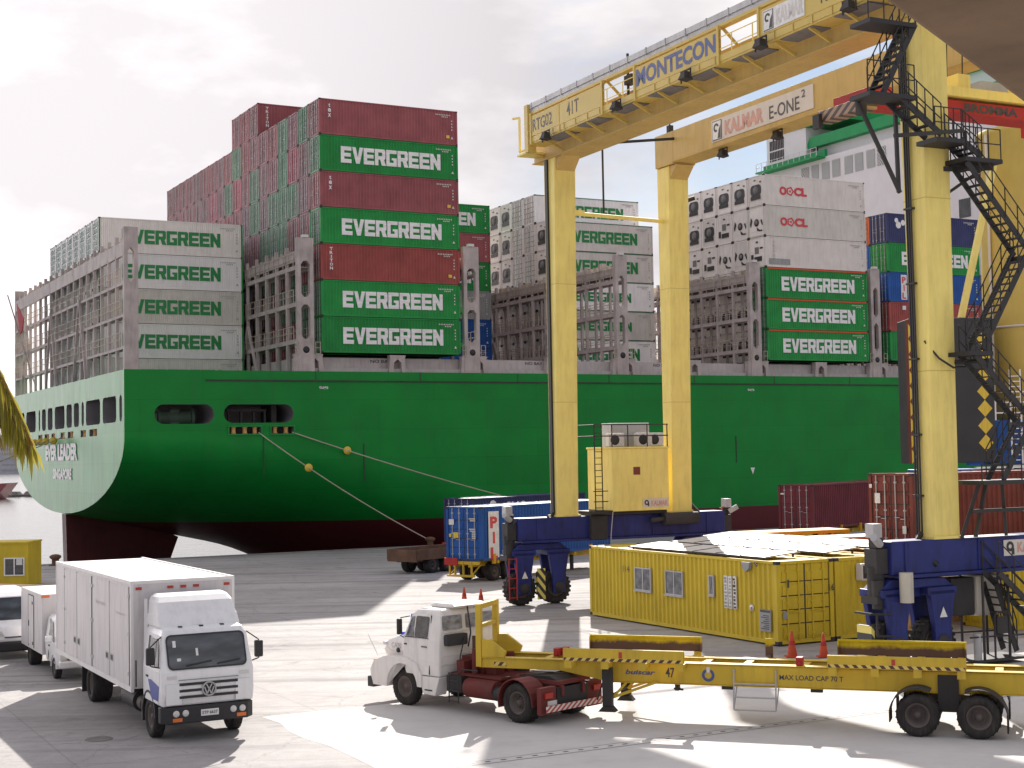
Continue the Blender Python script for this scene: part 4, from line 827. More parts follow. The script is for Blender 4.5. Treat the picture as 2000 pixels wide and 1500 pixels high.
# walkway along the outer girder with boards
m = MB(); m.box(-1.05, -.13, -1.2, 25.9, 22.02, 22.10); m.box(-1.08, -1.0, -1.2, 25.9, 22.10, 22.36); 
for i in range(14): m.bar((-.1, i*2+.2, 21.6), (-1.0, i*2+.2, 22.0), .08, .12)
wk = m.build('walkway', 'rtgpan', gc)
m = MB()
for i in range(9): b0 = 24.2-i*3.05; m.box(-1.0, -.2, b0-1.9, b0, 21.98, 22.018)
m.build('grating', 'deckgrey', wk)
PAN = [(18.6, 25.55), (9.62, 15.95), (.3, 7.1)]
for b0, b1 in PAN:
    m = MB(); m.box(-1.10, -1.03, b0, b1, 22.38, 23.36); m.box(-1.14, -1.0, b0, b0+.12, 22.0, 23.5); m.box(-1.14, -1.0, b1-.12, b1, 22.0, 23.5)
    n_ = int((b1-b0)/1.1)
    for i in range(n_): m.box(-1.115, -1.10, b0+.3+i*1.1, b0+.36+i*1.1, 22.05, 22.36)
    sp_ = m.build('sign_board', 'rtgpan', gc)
    x = -1.108
    if b0 > 18:
        text('RTG02', sp_, 'letterk', (x, 25.3, 22.58), (0, -1, 0), 1.95, .58, .01); text('41T', sp_, 'letterk', (x, 21.9, 22.60), (0, -1, 0), 1.15, .62, .01)
        k = MB(); k.box(-1.112, -1.10, 22.6, 22.66, 22.05, 23.36); k.build('joint_strip', 'tyel', sp_)
    elif b0 > 9: text('MONTECON', sp_, 'letterb', (x, 15.75, 22.52), (0, -1, 0), 5.9, .74, .035)
    else:
        k = MB(); k.box(-1.125, -1.10, 4.3, 6.75, 22.45, 23.25); k.build('maker_plate', 'signwhite', sp_)
        text('KALMAR', sp_, 'letterpale', (-1.13, 5.95, 22.56), (0, -1, 0), 1.6, .55, .04); text('RTG02', sp_, 'letterk', (x, 3.4, 22.6), (0, -1, 0), 1.95, .58, .01)
def ram_emblem(parent, x, b, z, h):
    """square plate with the curled horn mark"""
    k = MB(); k.box(x-.012, x, b-h*.82, b, z, z+h); k.build('emblem_frame', 'letterk', parent)
    k = MB(); k.box(x-.02, x-.012, b-h*.78, b-h*.04, z+h*.04, z+h*.96); k.build('emblem_ground', 'signwhite', parent)
    k = MB(); pts = []; 
    for i in range(15):
        t = rad(20+i*20); r0, r1 = h*.26*(1-i*.015), h*.14*(1-i*.03); pts.append((r0*math.cos(t), r0*math.sin(t), r1*math.cos(t), r1*math.sin(t)))
    cb, cz = b-h*.36, z+h*.62; vs = []
    for o_ in pts: vs += [(x-.024, cb-o_[0], cz+o_[1]), (x-.024, cb-o_[2], cz+o_[3])]
    k.add(vs, [(2*i, 2*i+1, 2*i+3, 2*i+2) for i in range(14)]); k.add([(x-.024, b-h*.48, z+h*.06), (x-.024, b-h*.76, z+h*.06), (x-.024, b-h*.76, z+h*.75), (x-.024, b-h*.6, z+h*.5)], [(0, 1, 2, 3)]); k.build('horn_emblem', 'ram', parent, fix=False)
ram_emblem(gc, -1.126, 6.7, 22.48, .72)
m = MB()
for z0 in (22.6, 23.05): m.tube((-1.05, -1, z0), (-1.05, 25.8, z0), .022, 5, cap=False)
for i in range(20): m.tube((-1.05, -.6+i*1.35, 22.1), (-1.05, -.6+i*1.35, 23.05), .025, 5)
m.build('railing', 'rtg', gc)
m = MB(); m.box(-1.05, -.75, -1.6, 26.0, 23.78, 24.02); m.box(-1.0, -.8, -1.6, 26.0, 23.6, 23.777)
for i in range(18): m.box(-1.07, -.73, i*1.5, i*1.5+.05, 23.74, 24.05)
m.build('cable_rail', 'steel', gc)
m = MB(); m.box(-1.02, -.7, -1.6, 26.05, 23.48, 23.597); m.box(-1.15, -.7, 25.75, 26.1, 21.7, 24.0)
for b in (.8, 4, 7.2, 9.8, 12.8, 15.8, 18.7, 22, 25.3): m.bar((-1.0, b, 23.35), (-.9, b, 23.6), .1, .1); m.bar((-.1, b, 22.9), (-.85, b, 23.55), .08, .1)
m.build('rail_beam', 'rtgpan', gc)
m = MB(); m.pipe([(-1.0, 26.1, 21.9), (-1.0, 26.9, 21.9), (-1.0, 26.9, 23.6), (-1.0, 27.6, 23.7)], .06, 6); m.box(-1.0, .1, 26.1, 27.2, 21.72, 21.80); m.build('end_rail', 'rtg', gc)
# festoon and trolley rail on the top
m = MB(); m.tube((-.2, 17.9, 22.1), (-.2, 17.9, 24.6), .06, 6); m.box(-.35, 0, 17.4, 18.0, 23.2, 23.6); m.build('mast', 'dark', gc)
def flood(a, b, z, hang=True):
    m = MB(); k8 = .8; vs = [(a-.16, b-.13, z+.38), (a+.16, b-.13, z+.38), (a+.16, b+.13, z+.38), (a-.16, b+.13, z+.38), (a-.30, b-.30, z), (a+.22, b-.30, z-.06), (a+.22, b+.30, z-.06), (a-.30, b+.30, z)]
    vs = [(a+(x-a)*k8, b+(y-b)*k8, z+.2+(q-z)*k8) for x, y, q in vs]
    m.add(vs, [(0, 1, 2, 3), (4, 7, 6, 5), (0, 4, 5, 1), (1, 5, 6, 2), (2, 6, 7, 3), (3, 7, 4, 0)]); m.bar((a, b-.34, z+.1), (a, b-.34, z+.55), .04, .05); m.bar((a, b+.34, z+.1), (a, b+.34, z+.55), .04, .05); m.bar((a, b-.36, z+.55), (a, b+.36, z+.55), .05, .05)
    m.build('floodlight', 'dark', gc)
for b in (23.5, 17.0, 11.6, 6.6, 1.6): flood(-1.35, b, 21.66)
for b in (20.9, 16.6): flood(6.8, b, 20.95)
# name plate on the inner girder
m = MB(); m.box(6.37, 6.415, 13.45, 21.2, 21.8, 22.86); sg = m.build('name_plate', 'sign', gc)
ram_emblem(sg, 6.36, 21.1, 21.86, .92)
text('KALMAR', sg, 'letterp', (6.358, 20.1, 21.95), (0, -1, 0), 3.05, .70, .045); text('E-ONE', sg, 'letterk', (6.358, 16.6, 21.95), (0, -1, 0), 2.2, .60, .01); text('2', sg, 'letterk', (6.358, 14.25, 22.42), (0, -1, 0), .27, .34, .01)
# cross ties between the far columns
m = MB(); m.tube((1.15, 26.0, 18.9), (6.5, 25.9, 18.75), .1, 8); m.box(1.4, 2.0, 25.9, 26.1, 18.8, 19.05); m.build('tie_bar', 'rtg', gc)
m = MB(); m.bar((1.2, 24.0, 21.9), (6.45, 24.6, 22.7), .14, .12); m.tube((6.6, 25.2, 23.1), (6.6, 25.2, 24.4), .04); m.box(6.5, 6.75, 25.1, 25.35, 23.13, 23.5); m.build('tie_strut', 'dark', gc)
m = MB(); m.tube((2.9, 25.6, 18.9), (2.9, 25.6, 23.4), .05, 6); m.build('drop_cable', 'dark', gc)
# cables and pipes
m = MB()
for i, d in enumerate((0, .1, .2)): m.pipe([(.02-.02*i, .40+d, 4.2), (.02, .42+d, 10), (.02, .5+d, 21.3)], .035, 6)
for z in (5.5, 7.5, 10, 12.5, 15, 18): m.box(-.03, .12, .36, .76, z, z+.06)
m.pipe([(.02, .45, 4.3), (-.35, .3, 4.0), (-.2, .1, 3.6), (.1, -.2, 3.3)], .09, 7)
m.pipe([(.1, .1, 10.6), (.4, -.25, 10.0), (.9, -.35, 9.7), (1.5, -.3, 9.75)], .035, 6)
m.build('cable_bundle', 'black', gc)
m = MB(); m.box(-.1, -.02, 25.85, 26.1, 4.3, 21.4); m.pipe([(-.05, 26.0, 4.3), (-.35, 25.7, 4.0), (-.6, 25.5, 4.1)], .09, 7); m.build('cable_bundle', 'black', gc)
# engine house on the far sill
m = MB(); m.box(2.7, 5.92, 25.0, 27.4, 4.35, 7.33); m.box(2.65, 5.97, 24.95, 27.45, 7.333, 7.42); m.box(2.7, 5.92, 24.97, 25.0, 4.3, 4.5); eh = m.build('engine_house', 'rtg', gc, .02)
m = MB(); m.box(3.9, 4.28, 24.985, 24.999, 6.05, 6.43); m.build('vent', 'brown', eh)
m = MB(); m.box(4.4, 5.85, 24.97, 24.985, 4.45, 4.87); m.build('maker_plate', 'sign', eh)
text('KALMAR', eh, 'letterp', (4.86, 24.965, 4.52), (1, 0, 0), .94, .26, .03)
k = MB(); k.lathe([(.06, 0), (.13, 0)], (4.6, 24.962, 4.68), 'y', 14, 0, False); k.box(4.67, 4.74, 24.958, 24.964, 4.5, 4.66); k.build('horn_emblem', 'ram', eh, fix=False)
m = MB(); m.box(3.4, 5.6, 26.2, 27.2, 7.43, 8.6); m.build('generator_cover', 'steel', eh, .02)
def ac(a, bface, z, parent):
    m = MB(); m.box(a, a+.85, bface, bface+.35, z, z+.65); o = m.build('air_conditioner', 'acw', parent, .02)
    k = MB(); k.lathe([(0, -.01), (.25, -.01), (.25, 0)], (a+.33, bface, z+.32), 'y', 16); k.build('fan_grille', 'dark', o)
ac(4.35, 25.3, 7.44, eh); ac(2.75, 25.3, 7.44, eh); ac(5.05, 25.35, 7.44, eh)
m = MB()
for z in (7.95, 8.5): m.tube((1.7, 24.95, z), (5.9, 24.95, z), .028, 5); m.tube((1.7, 24.95, z), (1.7, 27.3, z), .028, 5)
for a in (1.7, 2.7, 3.6, 4.7, 5.85): m.tube((a, 24.95, 7.42), (a, 24.95, 8.5), .03, 5)
m.box(1.6, 2.4, 24.9, 26.8, 4.22, 4.30); m.tube((1.75, 25, 4.3), (1.75, 25, 8.5), .03, 5); m.tube((2.15, 25, 4.3), (2.15, 25, 8.5), .03, 5)
for i in range(14): m.tube((1.75, 25, 4.5+i*.3), (2.15, 25, 4.5+i*.3), .018, 5)
for z in (4.8, 5.3): m.tube((1.6, 24.92, z), (2.4, 24.92, z), .025, 5)
m.build('ladder_rail', 'dark', eh)
m = MB(); m.tube((7.75, 26.1, 4.6), (7.75, 26.1, 19.6), .11, 8); m.pipe([(7.75, 26.1, 19.6), (7.8, 26.0, 19.85), (8.25, 25.6, 20.0)], .11, 8); m.tube((5.6, 25.1, 3.85), (7.6, 25.1, 3.85), .30, 14); m.pipe([(7.6, 25.1, 3.9), (7.8, 25.3, 4.1), (7.75, 26.1, 4.6)], .1, 8); m.tube((4.9, 25.15, 3.8), (5.6, 25.1, 3.85), .12, 8)
for z in (8, 12, 16): m.box(7.6, 7.8, 26.0, 26.2, z, z+.12)
m.build('exhaust_pipe', 'dark', gc)
m = MB(); m.pipe([(2.7, 25.0, 4.3), (2.55, 24.95, 3.3), (2.5, 24.95, 2.5)], .025, 5); m.build('drain_hose', 'steel', gc)
m = MB(); m.box(1.6, 5.9, 25.2, 26.8, 4.13, 4.34); m.box(1.6, 2.5, 25.2, 25.44, 3.0, 4.1); m.build('mounting_frame', 'dark', gc)
# ladder with red and white rails at the far left wheel
m = MB()
for a in (-2.85, -2.45): m.tube((a, 25.2, .35), (a, 25.2, 2.3), .03, 5)
for i in range(5): m.tube((-2.85, 25.2, .45+i*.45), (-2.45, 25.2, .45+i*.45), .025, 5)
m.build('access_ladder', 'red', gc)
# stairs on the near left column
def flight(p0, p1, b, w=.7, mat='black', rails=True):
    m = MB(); n_ = max(4, int(abs(p1[1]-p0[1])/.24))
    for bb in (b, b+w): m.bar((p0[0], bb, p0[1]), (p1[0], bb, p1[1]), .05, .2)
    for i in range(1, n_): t = i/n_; x = p0[0]+(p1[0]-p0[0])*t; z = p0[1]+(p1[1]-p0[1])*t; m.box(x-.12, x+.12, b+.03, b+w-.03, z, z+.035)
    o = m.build('stair_flight', mat, gc)
    r = MB()
    for bb in (b-.03, b+w+.03):
        for h in (.5, 1.0): r.tube((p0[0], bb, p0[1]+h), (p1[0], bb, p1[1]+h), .022, 5)
        for i in range(6): t = i/5; x = p0[0]+(p1[0]-p0[0])*t; z = p0[1]+(p1[1]-p0[1])*t; r.tube((x, bb, z), (x, bb, z+1.0), .022, 5)
    r.build('hand_rail', mat, o)
def landing(a0, a1, z, b, w=.9, mat='black'):
    m = MB(); m.box(a0, a1, b-.08, b+w, z-.14, z); 
    o = m.build('stair_landing', mat, gc); r = MB()
    for h in (.5, 1.0):
        for q in (((a0, b, z+h), (a1, b, z+h)),): r.tube(*q, .022, 5)
    for i in range(4): a = a0+(a1-a0)*i/3; r.tube((a, b, z), (a, b, z+1.0), .022, 5)
    r.build('hand_rail', mat, o)
bs = -1.05
landing(-2.9, -1.0, 18.35, bs); flight((-1.6, 18.3), (.05, 17.2), bs); landing(-.2, 1.0, 17.1, bs, .9); flight((.9, 17.1), (1.75, 16.6), bs); landing(1.0, 2.6, 16.55, bs, 1.0)
flight((-2.3, 18.35), (-.9, 20.7), bs); landing(-2.8, -.9, 20.7, bs)
flight((1.1, 16.4), (3.75, 13.5), bs); landing(3.6, 4.8, 13.45, bs, .9); flight((3.6, 13.45), (1.5, 10.25), bs, .7); landing(.9, 1.9, 10.2, bs, 1.0); flight((1.2, 10.1), (3.6, 7.9), bs); landing(3.4, 4.6, 7.9, bs); flight((3.5, 7.8), (2.2, 6.0), bs); landing(1.3, 3.9, 6.0, bs, 1.2)
m = MB()
for q in [((-2.6, -.2, 18.2), (-.9, -.1, 15.4)), ((-1.9, bs, 17.0), (1.0, bs, 17.4)), ((-1.0, -.1, 18.2), (-.95, -.1, 15.4))]: m.bar(*q, .09, .12)
m.bar((1.2, -.1, 9.9), (1.8, bs, 9.9), .1, .14); m.bar((.9, -.1, 16.3), (2.4, -.9, 16.3), .1, .16); m.bar((1.0, 0, 15.4), (2.2, -.6, 16.3), .08, .1)
m.build_each('stair_bracket', 'dark', gc)
m = MB()
for q in [((1.6, -.6, 5.9), (1.15, -.2, 4.12)), ((1.9, -.6, 5.9), (1.75, -.2, 4.12)), ((2.6, -.6, 5.9), (3.1, -.2, 4.12)), ((3.6, -.6, 5.9), (4.2, -.2, 4.12)), ((1.35, -.5, 5.0), (3.9, -.4, 5.0))]: m.bar(*q, .1, .12)
m.build_each('landing_leg', 'dark', gc)
m = MB(); m.box(1.2, 3.6, -.3, .5, 4.125, 4.14); m.build('sill_plate', 'signwhite', gc)
flight((2.0, 3.0), (5.2, .3), -.95, .7, 'dark')
flight((3.1, .35), (2.3, 2.6), -.5, .6, 'dark')
# plate with mark on the near sill
m = MB(); m.box(3.0, 5.2, -.175, -.16, 3.45, 3.98); m.build('maker_plate', 'sign', gc); text('KALMAR', gc, 'letterp', (3.6, -.185, 3.55), (1, 0, 0), 1.5, .34, .035)
k = MB(); k.lathe([(.07, 0), (.17, 0)], (3.28, -.182, 3.76), 'y', 14, 0, False); k.box(3.34, 3.46, -.186, -.18, 3.48, 3.7); k.build('horn_emblem', 'ram', gc, fix=False)
# fuel tank and service platform under the near sill
m = MB(); m.box(2.0, 3.1, .1, .9, 1.5, 2.85); m.build('fuel_tank', 'tank', gc, .08)
m = MB(); m.box(.9, 1.9, .1, .8, 1.55, 2.8); m.build('electrical_cabinet', 'dark', gc, .03)
m = MB()
for a in (1.5, 2.6):
    for b in (-.7, .3): m.tube((a, b, .15), (a, b, 2.9), .045, 6)
m.box(1.2, 3.4, -.75, .5, .12, .2); m.tube((.9, -.7, .95), (3.4, -.7, .9), .03, 5); m.tube((.9, .3, 1.0), (3.4, .3, .95), .03, 5)
m.pipe([(1.95, -.72, .2), (1.95, -.72, 1.6), (2.05, -.72, 1.7), (2.5, -.72, 1.7), (2.6, -.72, 1.6), (2.6, -.72, .2)], .035, 6); m.box(2.05, 2.5, -.74, -.70, 1.0, 1.55)
m.build('service_platform', 'dark', gc)
m = MB(); m.tube((1.3, -.6, .2), (1.3, -.6, 1.05), .13, 10); m.build('hydraulic_cylinder', 'steel', gc)
m = MB(); m.box(-.6, .45, .12, .65, 2.3, 2.9); m.tube((.2, -.05, 2.6), (.2, .1, 2.6), .12, 10); m.build('gear_case', 'rtgb', gc)
# ------------------------------------------------------------ spreader hanging under the crane
spx = thing('container_spreader', 'red telescopic spreader with striped end beam hanging high beside the dark stairs', 'spreader', (*G(3.6, 3.4), 0), TR)
m = MB(); m.box(.2, 5.6, -.55, .55, 19.12, 19.6); m.build('main_frame', 'red', spx, .03)
m = MB(); m.box(-3.0, .2, -.35, .35, 19.05, 19.4); m.box(-3.4, -2.6, -1.1, 1.1, 19.2, 19.62); m.build('telescopic_beam', 'red', spx, .02)
m = MB(); m.box(-4.0, -3.4, -1.25, 1.25, 18.72, 19.12); m.build('end_beam', 'hazB', spx, .02)
m = MB(); m.box(-4.15, -3.95, -1.35, -1.0, 18.5, 19.0); m.box(-4.15, -3.95, 1.0, 1.35, 18.5, 19.0); m.build_each('flipper', 'dark', spx)
m = MB(); m.box(5.6, 7.9, -1.1, 1.1, 18.9, 19.3); m.build('end_beam', 'red', spx, .02)
m = MB(); m.box(-.4, 5.2, -.7, .7, 19.7, 20.05); m.box(1.0, 1.6, -.5, .5, 20.05, 20.6); m.box(4.0, 4.6, -.5, .5, 20.05, 20.6); m.build('headblock', 'rtg', spx, .02)
text('BROMMA', spx, 'letterk', (1.2, -.56, 19.2), (1, 0, 0), 2.6, .32, .04)
m = MB()
for a in (1.3, 4.3):
    for b in (-.4, .4): m.tube((a, b, 20.5), (a*.9+.2, b, 22.4), .025, 5)
m.build_each('hoist_rope', 'dark', spx)
m = MB(); m.box(2.3, 3.6, -.3, .3, 20.06, 20.5); m.build('control_box', 'steel', spx)
# ------------------------------------------------------------ mobile harbour crane at the right edge
hc = thing('harbour_crane', 'mobile harbour crane with round yellow tower and dark counterweight marked with yellow diamonds', 'crane', (27.0, 86.0, 0), 0)
m = MB(); m.box(-4.25, .55, -.9, 1.6, 6.2, 14.5); cw = m.build('counterweight', 'char', hc, .04)
m = MB(); m.box(-4.27, -3.5, -.905, -.3, 6.25, 14.45); m.build('edge_plate', 'brown', cw)
m = MB()
for i in range(7): z = 13.2-i*.98; m.add([(.0-.42, -.91, z), (0, -.91, z-.48), (.42, -.91, z), (0, -.91, z+.48)], [(0, 1, 2, 3)])
m.build('diamond_mark', 'hyel', cw, fix=False)
m = MB()
for i in range(9): z = 13.8-i*.9; m.add([(-4.26, -.912, z-.42), (-3.98, -.912, z), (-4.26, -.912, z+.42)], [(0, 1, 2)])
m.build('edge_mark', 'hyel', cw, fix=False)
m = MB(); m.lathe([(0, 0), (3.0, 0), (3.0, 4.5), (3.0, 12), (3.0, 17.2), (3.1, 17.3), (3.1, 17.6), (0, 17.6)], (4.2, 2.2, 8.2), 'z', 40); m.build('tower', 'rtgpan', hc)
m = MB(); m.tube((1.25, 1.2, 8.4), (1.25, 1.2, 25.5), .09, 8); m.lathe([(3.02, 0), (3.06, 0), (3.06, .12), (3.02, .12)], (4.2, 2.2, 14.0), 'z', 40); m.build('tower_pipe', 'sign', hc)
m = MB(); m.bar((-1.1, -.6, 14.5), (.35, -.4, 20.2), .32, .32); m.bar((-2.2, -.4, 21.6), (-1.85, -.5, 24.2), .3, .3); m.bar((.35, -.4, 20.2), (1.2, -.2, 23.4), .3, .3); m.build_each('luffing_strut', 'rtg', hc)
m = MB(); m.box(.6, 8.5, -.5, 5, 6.0, 8.6); m.build('machinery_house', 'blue', hc, .04)
text('MHC 9', hc, 'letterw', (2.6, -.52, 6.9), (1, 0, 0), 3.2, .8, .05) if False else None
m = MB(); m.box(-3, 8.5, -.6, 5, 4.9, 5.8); m.lathe([(0, 0), (2.2, 0), (2.2, 1.2), (0, 1.2)], (3, 2.2, 3.7), 'z', 24); m.box(-3.5, 9, 0, 4.5, 1.6, 3.7); m.build('chassis', 'blue', hc, .04)
for x in (-2.5, 0, 2.5, 5, 7.5):
    for y in (.3, 4.2):
        m = MB(); m.lathe([(0, -.3), (.4, -.3), (.75, -.25), (.8, 0), (.75, .25), (.4, .3), (0, .3)], (x, y, .8), 'y', 20); m.build('wheel', 'rubber', hc)
m = MB()
for x in (1.5, 2.1): m.tube((x, -.8, 5.0), (x, -.8, 11.5), .05, 5)
for i in range(21): m.tube((1.5, -.8, 5.1+i*.3), (2.1, -.8, 5.1+i*.3), .03, 5)
for z in (9.0, 9.6, 10.2): m.tube((.6, -.9, z), (4.5, -.9, z), .04, 5)
for x in (.6, 2.5, 4.5): m.tube((x, -.9, 8.6), (x, -.9, 10.2), .04, 5)
m.box(-.6, 5, -.95, -.5, 5.85, 5.95)
m.build('access_ladder', 'white', hc)
# ------------------------------------------------------------ canopy overhead
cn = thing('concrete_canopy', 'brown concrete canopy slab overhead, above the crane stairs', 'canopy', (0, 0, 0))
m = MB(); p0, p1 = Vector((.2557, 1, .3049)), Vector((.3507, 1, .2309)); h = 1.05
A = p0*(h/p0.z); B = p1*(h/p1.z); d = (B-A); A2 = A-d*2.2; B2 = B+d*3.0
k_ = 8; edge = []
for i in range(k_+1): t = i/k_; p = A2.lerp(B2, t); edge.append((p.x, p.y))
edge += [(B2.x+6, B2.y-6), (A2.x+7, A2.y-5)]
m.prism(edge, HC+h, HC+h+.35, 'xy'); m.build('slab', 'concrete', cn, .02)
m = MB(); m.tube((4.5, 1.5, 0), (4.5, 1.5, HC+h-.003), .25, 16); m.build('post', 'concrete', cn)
# ------------------------------------------------------------ paving details
m = MB(); c0 = Vector((-7.1, 41.6)); du = Vector((cu_, su_)); dv = Vector((-su_, cu_)); pts = []
rj = random.Random(2)
for i in range(25): p = c0-dv*(30*i/24)+du*rj.uniform(-.12, .12)*(1 if 0 < i < 24 else 0); pts.append((p.x, p.y))
q = c0-dv*30+du*42; pts.append((q.x, q.y)); q = c0+du*42; pts.append((q.x, q.y))
m.add([(x, y, .004) for x, y in pts], [tuple(range(len(pts)))])
def apron_mat():
    mm = paint('apron_concrete', (.56, .535, .515), .85, .07, .22, 0, scale=.35, dirtcol=(.30, .28, .27)); return mm
M['apron'] = apron_mat(); ap = m.build('pavement', 'apron', fix=False); tag(ap, kind='structure')
m = MB(); d0 = Vector((-.3, 35.2)); d1 = Vector((10.2, 40.85)); dd = (d1-d0).normalized(); dn = Vector((-dd.y, dd.x)); 
def strip(a, b, w, z, mi=0):
    m.add([(*(a-dn*w), z), (*(b-dn*w), z), (*(b+dn*w), z), (*(a+dn*w), z)], [(0, 1, 2, 3)], mi)
d0 = d0-dd*14; d1 = d1+dd*12
strip(d0, d1, .17, .008, 1)
for o_ in (-.19, .19): strip(d0+dn*o_, d1+dn*o_, .012, .012, 0)
L_ = (d1-d0).length
for i in range(int(L_/.42)): strip(d0+dd*(i*.42), d0+dd*(i*.42+.14), .035, .013, 0)
tag(m.build('drain_channel', ['black', 'apron'], fix=False), 'slotted drain line in the pale concrete under the trailer', 'drain')
m = MB(); m.lathe([(0, .0), (.34, .0), (.36, -.02)], (-10.8, 38.7, .024), 'z', 20, 0, False); mh = m.build('manhole_cover', 'rock', None); tag(mh, 'round dark manhole cover in the shade before the box truck', 'manhole')
m = MB(); m.prism([(-11.6, 38.2), (-10.1, 38.5), (-9.9, 39.2), (-11.4, 39.0)], -.02, .006, 'xy'); tag(m.build('pavement', 'ground'), kind='structure')
# ------------------------------------------------------------ vehicle helpers
def wheel(parent, c, r, w, out=-1, rim='rim', name='wheel'):
    m = MB(); h = w/2
    m.lathe([(r*.58, -h*.8), (r*.66, -h*.98), (r*.88, -h), (r*.975, -h*.82), (r, -h*.5), (r, h*.5), (r*.975, h*.82), (r*.88, h), (r*.66, h*.98), (r*.58, h*.8)], c, 'y', 32)
    for i in range(48):
        t = 2*math.pi*i/48; m.bar((c[0]+r*math.cos(t), c[1]-h*.8, c[2]+r*math.sin(t)), (c[0]+r*math.cos(t), c[1]+h*.8, c[2]+r*math.sin(t)), .02, .02) if i % 2 else None
    o = m.build(name, 'rubber', parent)
    d = MB(); s = out
    d.lathe([(0, s*h*.62), (r*.14, s*h*.62), (r*.17, s*h*.25), (r*.36, s*h*.18), (r*.44, s*h*.45), (r*.5, s*h*.75), (r*.6, s*h*.8), (r*.6, -s*h*.8), (0, -s*h*.7)], c, 'y', 24)
    for i in range(10): t = 2*math.pi*i/10; d.tube((c[0]+r*.29*math.cos(t), c[1]+s*h*.2, c[2]+r*.29*math.sin(t)), (c[0]+r*.29*math.cos(t), c[1]+s*h*.42, c[2]+r*.29*math.sin(t)), r*.035, 6)
    d.build('rim', rim, o); return o
def loft(m, secs, mi=0):
    """secs: (z, xb, xf, hw) stacked upwards"""
    vs = []
    for z, xb, xf, hw in secs: vs += [(xb, -hw, z), (xf, -hw, z), (xf, hw, z), (xb, hw, z)]
    n = len(secs); fs = [(0, 3, 2, 1), tuple(range(4*n-4, 4*n))]
    for i in range(n-1):
        for j in range(4): fs.append((4*i+j, 4*i+(j+1) % 4, 4*i+4+(j+1) % 4, 4*i+4+j))
    return m.add(vs, fs, mi)
def panel_on(m, fn, pts, off, mi=0):
    """polygon given in (s, z) mapped by fn to a skin point and its outward normal, set proud by off, 8 mm thick"""
    vs = []; n = len(pts)
    for k in (off, off-.02):
        for s, z in pts:
            p, nn = fn(s, z); vs.append(Vector(p)+Vector(nn)*k)
    m.add(vs, [tuple(range(n)), tuple(range(2*n-1, n-1, -1))]+[(i, i+n, (i+1) % n+n, (i+1) % n) for i in range(n)], mi)
def lamp_box(parent, x0, x1, y0, y1, z0, z1, mat, name): m = MB(); m.box(x0, x1, y0, y1, z0, z1); return m.build(name, mat, parent)
def arc_guard(parent, cx, cz, r, y0, y1, a0, a1, mat, name='mudguard', th=.03):
    m = MB(); n = 12; vs = []
    for i in range(n+1):
        t = rad(a0+(a1-a0)*i/n)
        for rr in (r, r+th):
            for y in (y0, y1): vs.append((cx+rr*math.cos(t), y, cz+rr*math.sin(t)))
    for i in range(n):
        o = 4*i; m_ = [(o, o+1, o+5, o+4), (o+2, o+6, o+7, o+3), (o, o+4, o+6, o+2), (o+1, o+3, o+7, o+5)]
        if i == 0: m_.append((o, o+2, o+3, o+1))
        if i == n-1: m_.append((o+4, o+5, o+7, o+6))
        m.add(vs if i == 0 else [], [], 0); 
        base = len(m.v)-len(vs)
        for f in m_: m.f.append([base+k for k in f]); m.mi.append(0); m.sm.append(False)
    return m.build(name, mat, parent)
# ------------------------------------------------------------ large white box truck
hx, hy = .47, -.883; rz = math.atan2(hy, hx)
bt = thing('box_truck', 'large white box truck with a roof fairing and black bumper', 'truck', (-9.53+.883*1.175, 38.88+.47*1.175, 0), rz)
m = MB(); loft(m, [(.93, -.6, 1.27, 1.19), (1.25, -.6, 1.33, 1.2), (1.78, -.6, 1.30, 1.2), (1.86, -.6, 1.27, 1.19), (2.68, -.6, .98, 1.10), (2.80, -.6, .85, 1.05), (2.87, -.6, .6, .98)]); cab_ = m.build('cab', 'truckw', bt, .05)
def front(s, z):
    t = (z-1.86)/(2.68-1.86); x = 1.27-.29*t; n = Vector((.82, 0, .29)).normalized(); return (x, s, z), n
m = MB(); panel_on(m, front, rrect(-1.0, 1.0, 1.86, 2.66, .12), .022); ws_ = m.build('windscreen', 'wind', bt)
m = MB()
for ring in (rrect(-1.03, 1.03, 1.83, 2.69, .14),):
    inner = rrect(-.99, .99, 1.87, 2.65, .12); k = len(ring); vs = []
    for s, z in ring+inner: p, nn = front(s, z); vs.append(Vector(p)+nn*.026)
    m.add(vs, [(i, (i+1) % k, k+(i+1) % k, k+i) for i in range(k)])
m.build('windscreen_seal', 'black', ws_, fix=False)
m = MB()
for (a, b_) in (((-.55, 1.92), (.1, 2.0)), ((.25, 1.92), (.85, 1.99))):
    p, n_ = front(*a); q, _ = front(*b_); m.bar(Vector(p)+n_*.06, Vector(q)+n_*.05, .02, .03)
m.build('wiper', 'black', ws_)
m = MB()
for y, z, w_, h_ in ((-.86, 2.38, .08, .16), (-.78, 2.04, .1, .07), (-.28, 2.15, .06, .18)): panel_on(m, front, [(y, z), (y+w_, z), (y+w_, z+h_), (y, z+h_)], .027)
m.build('windscreen_sticker', 'signwhite', ws_)
def side(sg):
    def f(s, z):
        t = max(0, (z-1.86)/.82); return (s, sg*(1.195-.09*t), z), Vector((0, sg, .09)).normalized()
    return f
